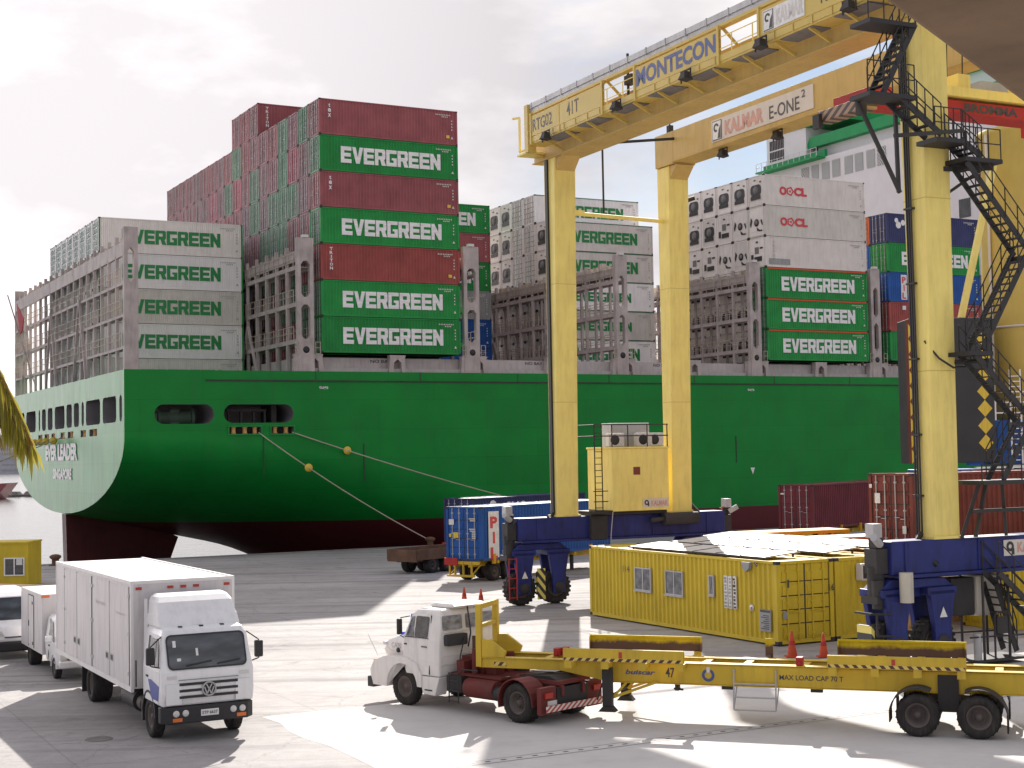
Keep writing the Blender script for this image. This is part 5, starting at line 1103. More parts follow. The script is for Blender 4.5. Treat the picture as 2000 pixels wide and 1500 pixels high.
for sg in (-1, 1):
    dr = MB(); panel_on(dr, side(sg), [(-.28, .98), (.98, .98), (1.14, 1.80), (.92, 2.66), (-.28, 2.66)], .014); d_ = dr.build('door', 'truckw', bt)
    w_ = MB(); panel_on(w_, side(sg), [(-.1, 1.90), (.98, 1.90), (.80, 2.58), (-.1, 2.58)], .022); w_.build('side_window', 'glassg', d_)
    w_ = MB(); panel_on(w_, side(sg), [(-.13, 1.87), (.0, 1.87), (.0, 2.61), (-.13, 2.61)], .026); panel_on(w_, side(sg), [(.62, 1.87), (.67, 1.87), (.67, 2.59), (.62, 2.59)], .026); panel_on(w_, side(sg), [(-.2, 1.55), (-.02, 1.55), (-.02, 1.6), (-.2, 1.6)], .03); w_.build('window_trim', 'black', d_)
    w_ = MB(); panel_on(w_, side(sg), [(.35, 1.05), (.98, 1.05), (1.05, 1.42), (.25, 1.52), (.0, 1.5)], .02); w_.build('door_graphic', 'blueart', d_)
    arc_guard(bt, 0, .54, .62, sg*1.21, sg*.8, 5, 175, 'black', 'wheel_arch', .06)
    m = MB(); m.box(-.72, -.60, min(sg*1.21, sg*.8), max(sg*1.21, sg*.8), .35, .9); m.build('splash_guard', 'black', bt)
    wheel(bt, (0, sg*1.03, .53), .53, .3, sg); wheel(bt, (-6.75, sg*.95, .53), .53, .58, sg)
    mi_ = MB(); mi_.box(.98, 1.12, sg*1.42-.11, sg*1.42+.11, 1.98, 2.42); mr = mi_.build('mirror', 'black', bt, .04)
    mi_ = MB(); mi_.tube((1.05, sg*1.4, 2.45), (.95, sg*1.12, 2.66), .018, 6); mi_.tube((1.05, sg*1.4, 1.95), (1.1, sg*1.18, 1.9), .018, 6); mi_.tube((1.05, sg*1.42, 1.95), (1.05, sg*1.42, 2.45), .018, 6); mi_.build('mirror_arm', 'black', mr)
m = MB(); m.box(1.295, 1.345, -.78, .78, 1.58, 1.585)
for z in (1.12, 1.28, 1.44): m.box(1.30, 1.352, -.76, .76, z, z+.065)
gr = m.build('grille', 'black', bt)
m = MB(); m.lathe([(.15, 0), (.19, .012), (.19, .03), (.15, .03), (.15, 0)], (1.345, 0, 1.32), 'x', 24); 
for a, b_ in (((-.07, .12), (0, -.01)), ((.07, .12), (0, -.01)), ((-.12, .05), (-.055, -.13)), ((-.055, -.13), (0, .0)), ((0, .0), (.055, -.13)), ((.055, -.13), (.12, .05))): m.bar((1.365, a[0], 1.32+a[1]), (1.365, b_[0], 1.32+b_[1]), .03, .02, 0, (1, 0, 0))
m.build('emblem', 'steel', gr); m = MB(); m.lathe([(0, .004), (.15, .004)], (1.345, 0, 1.32), 'x', 24, 0, False); m.build('emblem_ground', 'black', gr, fix=False)
for y in (-1, 1): lamp_box(bt, 1.28, 1.325, y*.94-.12, y*.94+.12, 1.62, 1.70, 'lens', 'position_lamp')
for y in (-1, 1): lamp_box(bt, 1.33, 1.345, y*.9-.2, y*.9+.2, .98, 1.5, 'truckw', 'corner_panel')
m = MB(); pr = [(-1.22, .98), (-1.2, 1.18), (-1.0, 1.40), (1.0, 1.40), (1.2, 1.18), (1.22, .98)]; m.prism([(y, x) for y, x in pr], .50, .92, 'xy'); 
m.v = [(b_, a, z) for a, b_, z in m.v]; bp_ = m.build('bumper', 'black', bt, .03)
for y in (-.86, -.62, .62, .86): m = MB(); m.lathe([(0, .02), (.07, .018), (.085, .0), (.085, -.04)], (1.405, y, .76), 'x', 16); m.build('headlight', 'lens', bp_)
for y in (-.83, .83): lamp_box(bp_, 1.39, 1.415, y-.12, y+.12, .56, .65, 'lamp', 'indicator')
m = MB(); m.box(1.401, 1.42, -.23, .23, .66, .82); pl_ = m.build('number_plate', 'signwhite', bp_); text('STP 6637', pl_, 'letterk', (1.424, -.2, .70), (0, 1, 0), .4, .08, .02)
m = MB(); loft(m, [(2.80, -.62, .62, 1.06), (2.88, -.64, .60, 1.07), (3.12, -.66, .42, 1.06), (3.14, -.66, .40, 1.045), (3.45, -.68, .12, 1.02), (3.58, -.68, -.1, .96), (3.64, -.66, -.28, .86)]); fr_ = m.build('roof_fairing', 'truckw', bt, .07)
m = MB(); 
for y in (-.55, 0, .55): m.box(.62, .72, y-.05, y+.05, 2.835, 2.87)
m.build('roof_lamp', 'dark', bt)
for sg in (-1, 1):
    m = MB(); m.prism([(-.95, 1.3), (-.58, 1.3), (-.58, 2.9), (-.62, 3.5), (-.80, 3.5)], sg*1.08-.02, sg*1.08+.02, 'xz'); m.build('side_fairing', 'truckw', fr_)
m = MB(); bx0, bx1, bh = -10.9, -.98, 1.40
m.box(bx0, bx1, -bh, bh, 1.12, 3.93); bx = m.build('cargo_box', 'boxw', bt, .012)
m = MB()
for x in (bx0-.012, bx1-.06): 
    for y in (-bh-.014, bh-.06): m.box(x, x+.075, y, y+.075, 1.05, 3.95)
m.box(bx0-.01, bx1+.014, -bh-.016, -bh+.06, 3.87, 3.96); m.box(bx0-.01, bx1+.014, bh-.06, bh+.016, 3.87, 3.96); m.box(bx1-.06, bx1+.016, -bh+.06, bh-.06, 3.87, 3.958)
m.box(bx0-.01, bx1+.014, -bh-.02, -bh+.06, 1.04, 1.17); m.box(bx0-.01, bx1+.014, bh-.06, bh+.02, 1.04, 1.17); m.build('edge_trim', 'white', bx)
dx = [(-9.6, -8.0), (-7.95, -5.6), (-5.45, -3.25), (-3.2, -1.15)]
dx = [(-9.55, -7.75), (-7.72, -5.72), (-5.55, -3.45), (-3.42, -1.2)]
for i, (a, c) in enumerate(dx):
    m = MB(); m.box(a, c, -bh-.012, -bh, 1.22, 3.78); d_ = m.build('side_door', 'boxw', bx)
    g = MB(); g.box(a-.022, a+.004, -bh-.014, -bh-.001, 1.2, 3.8); g.box(c-.004, c+.022, -bh-.014, -bh-.001, 1.2, 3.8); g.build('door_gasket', 'dark', d_)
    h_ = MB(); xx = a if i % 2 == 0 else c
    for z in (1.45, 2.5, 3.5): h_.box(xx-.07, xx+.07, -bh-.035, -bh-.012, z, z+.09)
    h_.build('hinge', 'steel', d_)
    v_ = MB(); xx = c-.42 if i % 2 == 0 else a+.12
    v_.box(xx, xx+.3, -bh-.024, -bh-.011, 1.62, 1.84); v_.build('door_latch', 'steel', d_)
    v_ = MB(); v_.box(xx+.05, xx+.13, -bh-.03, -bh-.024, 1.66, 1.80); v_.box(xx+.18, xx+.26, -bh-.03, -bh-.024, 1.66, 1.80); v_.build('vent_slot', 'dark', d_)
text('Supramar', bx, 'letterpale', (-5.15, -bh-.016, 3.02), (1, 0, 0), 1.3, .2, .01, italic=.2); text('transporte', bx, 'letterpale', (-2.6, -bh-.016, 2.95), (1, 0, 0), 1.0, .1, .0)
for y in (-1.2, -.35, 0, .35, 1.2): lamp_box(bx, bx1+.0, bx1+.02, y-.08, y+.08, 3.72, 3.79, 'redlens', 'marker_lamp')
m = MB()
for y in (-.42, .36): m.box(-10.7, 1.1, y, y+.08, .74, 1.03)
for x in (-9.5, -7, -4.5, -2): m.box(x, x+.1, -1.3, 1.3, 1.0, 1.118)
m.box(-6.85, -6.65, -.9, .9, .45, .62); m.box(-.08, .08, -.95, .95, .42, .55); m.box(-1.1, .9, -.5, .5, .5, 1.0)
m.build('chassis_frame', 'dark', bt)
m = MB(); m.tube((-2.9, -.95, .72), (-1.5, -.95, .72), .3, 16); m.build('fuel_tank', 'dark', bt); m = MB(); m.tube((-1.3, -1.0, .72), (-.95, -1.0, .72), .2, 14); m.build('air_tank', 'rim', bt)
for sg in (-1, 1):
    m = MB(); m.box(-7.6, -7.56, sg*.95-.35, sg*.95+.35, .2, 1.02); m.build_each('mud_flap', 'black', bt)
m = MB(); m.tube((-.78, -1.33, 1.2), (-.78, -1.33, 1.9), .02, 6); m.build('air_hose', 'black', bt)
# ------------------------------------------------------------ smaller box truck and van behind it
st = thing('box_truck', 'small white box truck half hidden behind the rear of the large one', 'truck', (-15.58+.883*.85, 50.16+.47*.85, 0), rz)
m = MB(); m.box(-5.0, -1.05, -.95, .98, .62, 2.66); sb = m.build('cargo_box', 'boxw', st, .02)
m = MB(); m.box(-3.5, -2.5, -.965, -.95, .75, 2.5); d_ = m.build('side_door', 'boxw', sb)
m = MB(); m.box(-3.52, -3.49, -.97, -.951, .7, 2.5); m.box(-2.51, -2.48, -.97, -.951, .7, 2.5); m.box(-3.5, -2.5, -.97, -.951, 2.49, 2.52); m.build('door_gasket', 'dark', d_)
m = MB(); m.box(-3.45, -3.35, -.98, -.966, 1.4, 1.6); m.box(-2.7, -2.6, -.98, -.966, .8, .9); m.box(-2.75, -2.65, -.98, -.966, 2.2, 2.3); m.build('door_latch', 'dark', d_)
m = MB(); m.box(-1.06, -1.03, -.97, -.7, 2.55, 2.63); m.build('marker_lamp', 'lamp', sb)
m = MB(); loft(m, [(.45, -1.0, 1.35, .82), (.9, -1.0, 1.42, .86), (1.15, -1.0, 1.2, .86), (1.9, -.95, .35, .76), (2.02, -.85, .1, .68)]); sc_ = m.build('cab', 'truckw', st, .06)
def sside(s, z): t = max(0, (z-1.15)/.75); return (s, -(.86-.1*t), z), Vector((0, -1, .13)).normalized()
m = MB(); panel_on(m, sside, [(-.35, 1.2), (.55, 1.2), (.12, 1.82), (-.35, 1.85)], .02); m.build_each('side_window', 'glass', sc_)
m = MB(); panel_on(m, sside, [(-.42, .55), (-.40, .55), (-.40, 1.9), (-.42, 1.9)], .022); panel_on(m, sside, [(-.3, 1.0), (-.15, 1.0), (-.15, 1.05), (-.3, 1.05)], .03); m.build('door_line', 'dark', sc_)
m = MB(); vs = [(1.12, -.72, 1.24), (1.12, .72, 1.24), (.45, .66, 1.86), (.45, -.66, 1.86)]; n_ = Vector((.62, 0, .67)).normalized(); m.add([Vector(v)+n_*.05 for v in vs]+[Vector(v)+n_*.02 for v in vs], [(0, 1, 2, 3), (7, 6, 5, 4), (0, 4, 5, 1), (1, 5, 6, 2), (2, 6, 7, 3), (3, 7, 4, 0)]); m.build('windscreen', 'wind', sc_)
m = MB(); m.box(.35, .55, -1.12, -.9, 1.2, 1.42); m.build('mirror', 'truckw', sc_, .04)
m = MB(); m.box(1.3, 1.5, -.86, .86, .42, .66); m.build('bumper', 'truckw', st, .05); m = MB(); m.box(1.42, 1.45, -.6, .6, .7, .86); m.build('grille', 'black', sc_); lamp_box(sc_, 1.38, 1.45, -.82, -.62, .72, .86, 'lens', 'headlight'); lamp_box(sc_, 1.38, 1.45, .62, .82, .72, .86, 'lens', 'headlight')
for sg in (-1, 1):
    wheel(st, (.45, sg*.74, .36), .36, .22, sg); wheel(st, (-3.6, sg*.72, .36), .36, .4, sg); arc_guard(st, .45, .36, .42, sg*.87, sg*.6, 0, 180, 'truckw', 'wheel_arch', .05)
m = MB(); m.box(-4.9, .9, -.35, .35, .4, .6); m.build('chassis_frame', 'dark', st)
vn = thing('delivery_van', 'white van with a dark lower bumper beside the small box truck', 'van', (-18.55, 55.5, 0), rz)
m = MB(); loft(m, [(.35, -4.6, .5, .95), (.75, -4.6, .75, 1.0), (1.18, -4.6, .55, 1.0), (1.32, -4.6, .1, .98), (2.18, -4.5, -.75, .86), (2.32, -4.4, -1.05, .74)]); vb = m.build('body', 'truckw', vn, .08)
m = MB(); vs = [(.02, -.86, 1.36), (.02, .86, 1.36), (-.68, .78, 2.12), (-.68, -.78, 2.12)]; n_ = Vector((.76, 0, .70)).normalized(); m.add([Vector(v)+n_*.05 for v in vs]+[Vector(v)+n_*.02 for v in vs], [(0, 1, 2, 3), (7, 6, 5, 4), (0, 4, 5, 1), (1, 5, 6, 2), (2, 6, 7, 3), (3, 7, 4, 0)]); m.build('windscreen', 'wind', vb)
m = MB(); m.box(.45, .82, -.98, .98, .3, .66); m.build('bumper', 'black', vn, .06)
for sg in (-1, 1):
    m = MB(); m.prism([(sg*.5, .86), (sg*.95, .98), (sg*.95, 1.12), (sg*.6, 1.02)], .55, .74, 'yz'); m.build('headlight', 'lens', vb); wheel(vn, (-.2, sg*.86, .34), .34, .22, sg); wheel(vn, (-3.6, sg*.86, .34), .34, .22, sg)
m = MB(); m.box(.68, .76, -.5, .5, .8, .84); m.build('grille', 'black', vb)
m = MB()
for sg in (-1, 1): m.prism([(-2.4, 1.4), (-.5, 1.4), (-.85, 2.05), (-2.4, 2.1)], sg*.93-.03, sg*.93+.03, 'xz')
m.build_each('side_window', 'glass', vb)
# ------------------------------------------------------------ bonneted white tractor
tx, ty = -.712, .703; rzt = math.atan2(ty, tx)
tr = thing('tractor_truck', 'white bonneted tractor truck with dark red chassis coupled to the yellow trailer', 'truck', (-.06+.703*1.2, 39.88+.712*1.2, 0), rzt)
m = MB(); loft(m, [(.93, 3.02, 4.45, 1.17), (1.35, 3.0, 4.55, 1.19), (1.95, 3.0, 4.55, 1.18), (2.62, 3.05, 4.25, 1.06), (2.76, 3.1, 4.1, .99), (2.80, 3.2, 3.95, .9)]); tc_ = m.build('cab', 'cabw', tr, .05)
m = MB(); vs = [(4.5, -.95, 2.0), (4.5, .95, 2.0), (4.27, .88, 2.58), (4.27, -.88, 2.58)]; n_ = Vector((.58, 0, .24)).normalized(); m.add([Vector(v)+n_*.05 for v in vs]+[Vector(v)+n_*.02 for v in vs], [(0, 1, 2, 3), (7, 6, 5, 4), (0, 4, 5, 1), (1, 5, 6, 2), (2, 6, 7, 3), (3, 7, 4, 0)]); m.build('windscreen', 'wind', tc_)
m = MB(); loft(m, [(.9, 4.4, 5.74, .62), (1.5, 4.4, 5.78, .86), (1.78, 4.4, 5.62, .84), (1.88, 4.4, 5.4, .72), (2.0, 4.4, 4.7, .66)]); m.build('bonnet', 'cabw', tr, .07)
m = MB(); m.box(4.55, 5.3, -.66, -.1, 1.985, 2.0); m.prism([(4.6, 2.0), (5.25, 1.9), (5.25, 1.99), (4.6, 2.06)], -.1, .62, 'xz'); m.build('bonnet_deflector', 'blueplastic', tr)
m = MB(); m.prism([(4.2, 2.62), (4.42, 2.60), (4.46, 2.42), (4.38, 2.42)], -.95, .95, 'xz'); m.build('sun_visor', 'blueplastic', tc_)
m = MB(); m.box(5.72, 5.76, -.6, .6, .95, 1.45); m.build('grille', 'black', tr)
for sg in (-1, 1):
    # wing with wheel opening
    m = MB(); cx, cz, r = 4.55, .55, .66; arc = [(cx+r*math.cos(rad(a)), cz+r*math.sin(rad(a))) for a in range(0, 181, 15)]
    outer = [(5.9, .5), (5.93, .95), (5.76, 1.2), (5.3, 1.36), (4.3, 1.38), (3.92, 1.24), (3.72, .95)]
    y0, y1 = sorted((sg*1.24, sg*.72)); pts = [(5.9, .5)]+outer[1:]+[(3.72, .6)]+[(cx-r, .6)]+[(x, z) for x, z in arc[::-1][1:-1]]+[(cx+r, .5)]
    vs = [(x, y0, z) for x, z in pts]+[(x, y1, z) for x, z in pts]; k = len(pts); bm_ = bmesh.new()
    bv = [bm_.verts.new(v) for v in vs]; bm_.faces.new(bv[:k]); bm_.faces.new(bv[k:][::-1])
    for i in range(k): bm_.faces.new((bv[i], bv[i+k], bv[(i+1) % k+k], bv[(i+1) % k]))
    bmesh.ops.triangulate(bm_, faces=[f for f in bm_.faces if len(f.verts) > 4]); bmesh.ops.recalc_face_normals(bm_, faces=bm_.faces); me = bpy.data.meshes.new('wing'); bm_.to_mesh(me); bm_.free(); me.materials.append(M['cabw']); put('wing', me, tr)
    m = MB(); m.lathe([(0, -.4), (.6, -.4)], (cx, sg*.95, cz+.02), 'y', 16, 0, False)
    wheel(tr, (4.55, sg*1.0, .53), .53, .3, sg); wheel(tr, (0, sg*.92, .53), .53, .56, sg)
    m = MB(); loft(m, [(.40, 3.12, 3.72, .0), ]) if False else None
    m = MB(); m.prism([(3.0, .92), (3.85, .92), (3.70, .42), (3.2, .40)], *sorted((sg*1.19, sg*.75)), 'xz'); sp = m.build('step_panel', 'cabw', tr, .02)
    k_ = MB(); k_.box(3.3, 3.62, min(sg*1.195, sg*1.14), max(sg*1.195, sg*1.14), .52, .56); k_.build('step_tread', 'dark', sp)
    def tside(s, z, sg=sg): t = max(0, (z-1.95)/.67); return (s, sg*(1.185-.12*t), z), Vector((0, sg, .18)).normalized()
    m = MB(); panel_on(m, tside, [(3.42, .95), (3.95, .95), (4.12, 1.5), (4.38, 1.5), (4.46, 2.0), (4.2, 2.64), (3.42, 2.66)], .014); d_ = m.build('door', 'cabw', tr)
    m = MB(); panel_on(m, tside, rrect(3.48, 4.02, 2.0, 2.58, .05), .022); m.build_each('side_window', 'glass', d_)
    m = MB(); panel_on(m, tside, [(4.07, 2.0), (4.38, 2.0), (4.2, 2.55), (4.07, 2.56)], .022); m.build('quarter_window', 'glassg', d_)
    m = MB(); panel_on(m, tside, [(3.40, .98), (3.425, .98), (3.425, 2.62), (3.40, 2.62)], .018); panel_on(m, tside, [(3.5, 1.72), (3.72, 1.72), (3.72, 1.75), (3.5, 1.75)], .03); panel_on(m, tside, [(4.35, 1.75), (4.45, 1.75), (4.45, 1.79), (4.35, 1.79)], .03); panel_on(m, tside, [(3.44, 1.97), (4.42, 1.97), (4.42, 1.99), (3.44, 1.99)], .024); m.build('door_trim', 'black', d_)
    mi_ = MB(); mi_.box(4.42, 4.52, sg*1.36-.08, sg*1.36+.08, 2.05, 2.5); mr = mi_.build('mirror', 'dark', tr, .03); mi_ = MB(); mi_.tube((4.45, sg*1.34, 2.52), (4.3, sg*1.1, 2.56), .015, 5); mi_.tube((4.47, sg*1.34, 2.02), (4.5, sg*1.18, 1.95), .015, 5); mi_.build('mirror_arm', 'dark', mr)
    lamp_box(tr, 5.9, 5.945, min(sg*1.1, sg*.95), max(sg*1.1, sg*.95), .98, 1.2, 'lamp', 'indicator')
    m = MB(); m.prism([(5.78, .42), (6.05, .42), (6.05, .72), (5.9, .74)], *sorted((sg*1.26, sg*.7)), 'xz'); m.build('bumper_end', 'char', tr, .02)
    arc_guard(tr, 0, .53, .62, sg*1.24, sg*.64, -15, 185, 'chassisred', 'mudguard')
text('CA20', tr, 'lettergrey', (4.98+.42, .862, 1.56), (-1, 0, 0), .42, .15, .0)
m = MB(); m.box(5.78, 6.0, -.7, .7, .45, .72); m.build('bumper', 'cabw', tr, .02)
m = MB(); m.tube((5.3, 1.0, 1.5), (5.32, 1.15, 1.72), .015, 5); m.box(5.26, 5.36, 1.1, 1.22, 1.68, 1.78); m.tube((5.7, 1.15, 1.35), (5.95, 1.3, 1.95), .01, 5); m.build('wing_mirror', 'signwhite', tr)
m = MB(); m.lathe([(0, .03), (.07, .03), (.07, -.03)], (5.1, .86, 1.5), 'y', 10); m.build('fuel_cap', 'black', tr)
# rear wall of the cab
for y0, y1 in ((.28, 1.02), (-.98, .12)):
    m = MB(); m.prism(rrect(y0, y1, 2.22, 2.62, .05), 2.985, 3.02, 'yz'); 
    m.v = [(x+(z-2.2)*.07, y, z) for x, y, z in m.v]; m.build('rear_window', 'glassg', tc_)
m = MB(); m.prism(rrect(.2, 1.0, 1.78, 2.1, .06), 2.86, 3.0, 'yz'); m.build('intake_box', 'char', tr)
m = MB()
for z in (1.25, 1.5, 2.15): m.box(2.985, 3.0, -1.1, 1.1, z, z+.02)
m.build('wall_rib', 'cabw', tc_)
m = MB(); loft(m, [(2.80, 3.0, 3.9, .62), (2.86, 2.9, 3.95, .66), (2.93, 3.05, 3.8, .58)]); m.build('roof_cooler', 'cabw', tr, .02)
m = MB(); m.pipe([(2.95, .12, 2.86), (2.88, .12, 2.5), (2.84, .1, 2.1), (2.9, .15, 1.7)], .022, 6); m.pipe([(2.86, .3, 2.0), (2.7, .55, 1.8), (2.6, .75, 1.5), (2.6, .8, .9)], .02, 6); m.build('hose', 'black', tr)
m = MB(); m.tube((2.75, .05, 1.2), (2.75, .05, 2.0), .06, 8); m.build('exhaust_stack', 'rust', tr)
m = MB()
for y in (-.45, .37): m.box(-1.0, 5.6, y, y+.08, .72, 1.0)
m.box(.9, 2.9, -.85, .85, 1.0, 1.06); m.box(-.9, .9, -.5, .5, 1.0, 1.1); m.box(-.1, .1, -.9, .9, .45, .62); m.box(4.45, 4.65, -.9, .9, .45, .6); m.box(3, 4.4, -.4, .4, .5, .95)
m.build('chassis_frame', 'chassisred', tr)
m = MB(); m.tube((.95, .9, .72), (2.1, .9, .72), .27, 16); m.tube((.95, -.9, .72), (2.1, -.9, .72), .27, 16); m.build('fuel_tank', 'chassisred', tr)
m = MB(); m.tube((.72, .95, .66), (.95, .95, .66), .2, 14); m.box(2.3, 2.9, .5, 1.0, .55, 1.0); m.build('air_tank', 'black', tr)
m = MB(); m.box(1.9, 2.8, -.5, .5, 1.06, 1.5); m.box(1.5, 1.9, .1, .45, 1.06, 1.45); m.tube((1.7, -.3, 1.06), (1.7, -.3, 1.6), .14, 10); m.tube((2.1, .65, 1.06), (2.1, .65, 1.75), .09, 10); m.box(2.4, 2.7, .5, .8, 1.06, 1.4); m.build('pump_unit', 'chassisred', tr)
m = MB(); m.box(1.35, 1.75, -.75, -.45, 1.06, 1.4); m.box(2.0, 2.3, -.8, -.55, 1.06, 1.55); m.build('battery_box', 'dark', tr)
m = MB()
for x in (2.3, 2.68): m.tube((x, 1.12, .28), (x, 1.12, 1.1), .02, 6)
m.pipe([(2.3, 1.12, 1.1), (2.25, 1.0, 1.2), (1.7, .95, 1.2)], .02, 6)
for z in (.32, .6, .88, 1.08): m.tube((2.3, 1.12, z), (2.68, 1.12, z), .018, 6)
m.build('step_ladder', 'dark', tr)
m = MB(); m.prism([(-.75, .95), (.75, .95), (.6, 1.14), (-.5, 1.2), (-.85, 1.08)], -.42, .42, 'xz'); m.build('fifth_wheel', 'black', tr)
m = MB(); m.box(-1.1, -1.06, -1.15, 1.15, .38, .54); m.build('rear_bumper', 'hazW', tr)
m = MB(); m.box(-.95, -.75, -.6, .6, .5, .95); m.build('tail_beam', 'black', tr)
for y in (-.95, .95): lamp_box(tr, -1.0, -.95, y-.14, y+.14, .72, .86, 'redlens', 'tail_lamp')
m = MB(); m.box(-.94, -.90, .55, .95, .52, .64); m.build('number_plate', 'signwhite', tr)
m = MB(); m.box(-.93, -.78, .62, 1.2, .3, 1.0); m.box(-.93, -.78, -1.2, -.62, .3, 1.0); m.build_each('mud_flap', 'chassisred', tr)
# ------------------------------------------------------------ yellow terminal trailer
ttx, tty = .943, -.333; rzr = math.atan2(tty, ttx)
tl = thing('container_trailer', 'long empty yellow container trailer with striped guide boards behind the white tractor', 'trailer', (2.7, 40.8, 0), rzr)
m = MB()
for y in (-.65, .45):
    m.prism([(-3.75, 1.28), (-1.4, 1.26), (-.1, 1.02), (13.5, 1.02), (13.5, 1.52), (-3.75, 1.54)], y, y+.2, 'xz')
    m.box(-3.75, 13.5, y-.05, y+.25, 1.5402, 1.565); m.box(-.1, 13.5, y-.04, y+.24, .995, 1.018)
m.build('main_beam', 'tyel', tl, .008)
m = MB()
for x in (-3.7, -2.0, -1.2, -.2, 1.2, 2.4, 3.5, 5.0, 6.6, 8.2, 9.8, 11.3, 12.8): m.box(x, x+.2, -.448, .448, 1.30, 1.535)
m.build('cross_member', 'tyel', tl, .006)
m = MB(); m.box(2.62, 3.48, -.44, .44, 1.40, 1.43); m.box(3.72, 4.98, -.44, .44, 1.40, 1.43); m.box(5.22, 6.58, -.44, .44, 1.40, 1.43); m.box(10.0, 11.28, -.44, .44, 1.40, 1.43); m.build('deck_plate', 'deckgrey', tl)
def board(x0, x1, y, z0, z1, mat, stripe):
    s = 1 if y > 0 else -1
    m = MB(); m.prism([(x0, z0), (x1, z0), (x1, z1), (x0, z1)], y-.02, y+.02, 'xz'); m.box(x0, x1, y-.05*s-.02, y-.05*s+.02, z1-.05, z1+.004)
    for x in (x0, x1-.04): m.box(x, x+.04, min(y+s*.021, y-s*.12), max(y+s*.021, y-s*.12), z0, z1-.051)
    o = m.build('guide_board', mat, tl)
    for i in range(4):
        x = x0+.02+(x1-x0-.24)*i/3; b_ = MB(); b_.box(x, x+.2, y-.03*s-.03, y-.03*s+.03, z0-.2, z0-.001); b_.box(x+.04, x+.16, min(y-s*.06, s*.66), max(y-s*.06, s*.66), z0-.2, z0-.06); b_.build('board_bracket', 'tyel', o)
    if stripe:
        b_ = MB(); b_.box(x0+.02, x1-.02, y+s*.0205, y+s*.026, z0+.005, z0+.085) if s > 0 else b_.box(x0+.02, x1-.02, y-.026, y-.0205, z0+.005, z0+.085); b_.build('hazard_stripe', stripe, o)
        b_ = MB(); xm = x0+(x1-x0)*.47; b_.box(xm, xm+.09, y-.028, y-.0205, z0+.1, z1-.06); b_.build('reflector', 'redlens', o)
    return o
board(-1.12, 2.15, -1.25, 1.62, 1.94, 'tyel', 'hazL'); board(5.83, 9.17, -1.25, 1.64, 1.94, 'tyel', 'hazR')
board(-1.1, 2.1, 1.25, 1.62, 2.02, 'rustyel', None); board(5.78, 9.07, 1.25, 1.64, 2.04, 'rustyel', None)
m = MB(); m.box(3.85, 4.05, 1.2, 1.26, 1.5, 2.02); m.bar((3.95, .66, 1.45), (3.95, 1.2, 1.55), .1, .1); m.build('guide_post', 'rustyel', tl)
m = MB()
for y in (-.72, .62): m.box(-3.82, -3.66, y, y+.16, 1.3, 3.02)
m.box(-3.82, -3.66, -.56, .62, 2.88, 3.02); m.box(-3.80, -3.68, -.56, .62, 2.35, 2.46); m.box(-3.80, -3.68, -.56, .62, 1.75, 1.86)
hb_ = m.build('headboard', 'tyel', tl, .01)
for y in (-.7, .64):
    m = MB(); m.prism([(-3.655, 1.57), (-3.0, 1.57), (-2.95, 1.72), (-3.4, 2.05), (-3.655, 2.05)], y, y+.12, 'xz'); m.build('gusset', 'tyel', hb_, .01)
m = MB(); m.box(-3.3, -2.95, -.672, -.655, 1.34, 1.44); m.build('hazard_stripe', 'hazL', tl)
m = MB()
for x, y in ((-1.75, .0), (-1.6, .2), (4.95, -.5)): m.box(x, x+.16, y-.14, y+.14, 1.57, 1.78); m.box(x+.05, x+.12, y-.2, y+.2, 1.6, 1.68)
m.build_each('twist_lock', 'red', tl)
for y, nm_ in ((-.92, ''), (.92, '')):
    m = MB(); m.box(-.13, .13, y-.1, y+.1, .4, 1.42); m.prism([(-.24, .27), (.24, .27), (.12, .4), (-.12, .4)], y-.16, y+.16, 'xz'); lg = m.build('landing_leg', 'dark', tl, .01)
    m = MB(); m.bar((.1, y*.85, .62), (1.3, y*.75, 1.05), .07, .07); m.bar((.1, y*.85, .62), (.45, y*.75, 1.0), .06, .06); m.build('leg_brace', 'tyel', lg)
m = MB(); m.tube((.05, -.92, .66), (.05, .92, .66), .03, 6); m.bar((-.3, -.9, .55), (-.12, -.95, 1.05), .03, .03); m.build('leg_crank', 'dark', tl)
m = MB(); m.box(1.75, 1.85, -.6, -.4, .82, 1.0); m.tube((1.7, -.5, .86), (1.95, -.5, .84), .03, 6); m.box(3.0, 3.3, -.62, -.46, .90, .992); m.box(5.3, 5.6, -.62, -.46, .90, .992); m.build_each('under_bracket', 'dark', tl)
# horseshoe magnet mark and writing
m = MB(); k = 14; vs = []
for i in range(k+1):
    t = rad(115+310*i/k); vs += [(2.66+.17*math.cos(t), -.655, 1.26+.17*math.sin(t)), (2.66+.095*math.cos(t), -.655, 1.26+.095*math.sin(t))]
m.add(vs, [(2*i, 2*i+1, 2*i+3, 2*i+2) for i in range(k)]); m.build('ring_mark', 'letterb', tl, fix=False)
m = MB(); m.box(2.62, 2.70, -.656, -.652, 1.33, 1.47); m.build('ring_gap', 'signwhite', tl)
text('47', tl, 'letterk', (1.52, -.656, 1.17), (1, 0, 0), .24, .26, .02); text('buiscar', tl, 'letterb', (.42, -.656, 1.22), (1, 0, 0), .82, .13, .03, italic=.25); text('MAX LOAD CAP 70 T', tl, 'letterk', (4.52, -.656, 1.20), (1, 0, 0), 1.62, .13, .012)
m = MB()
for x in (3.35, 4.44):
    m.tube((x, -.72, 1.42), (x, -.82, .42), .022, 6); m.tube((x, -.66, 1.42), (x, -.74, 1.42), .03, 6); m.tube((x+.05, -.6, 1.0), (x, -.82, .42), .018, 6)
for z, y in ((.42, -.82), (.74, -.79), (1.08, -.755)): m.tube((3.35, y, z), (4.44, y, z), .022, 6)
m.build('side_steps', 'steel', tl)
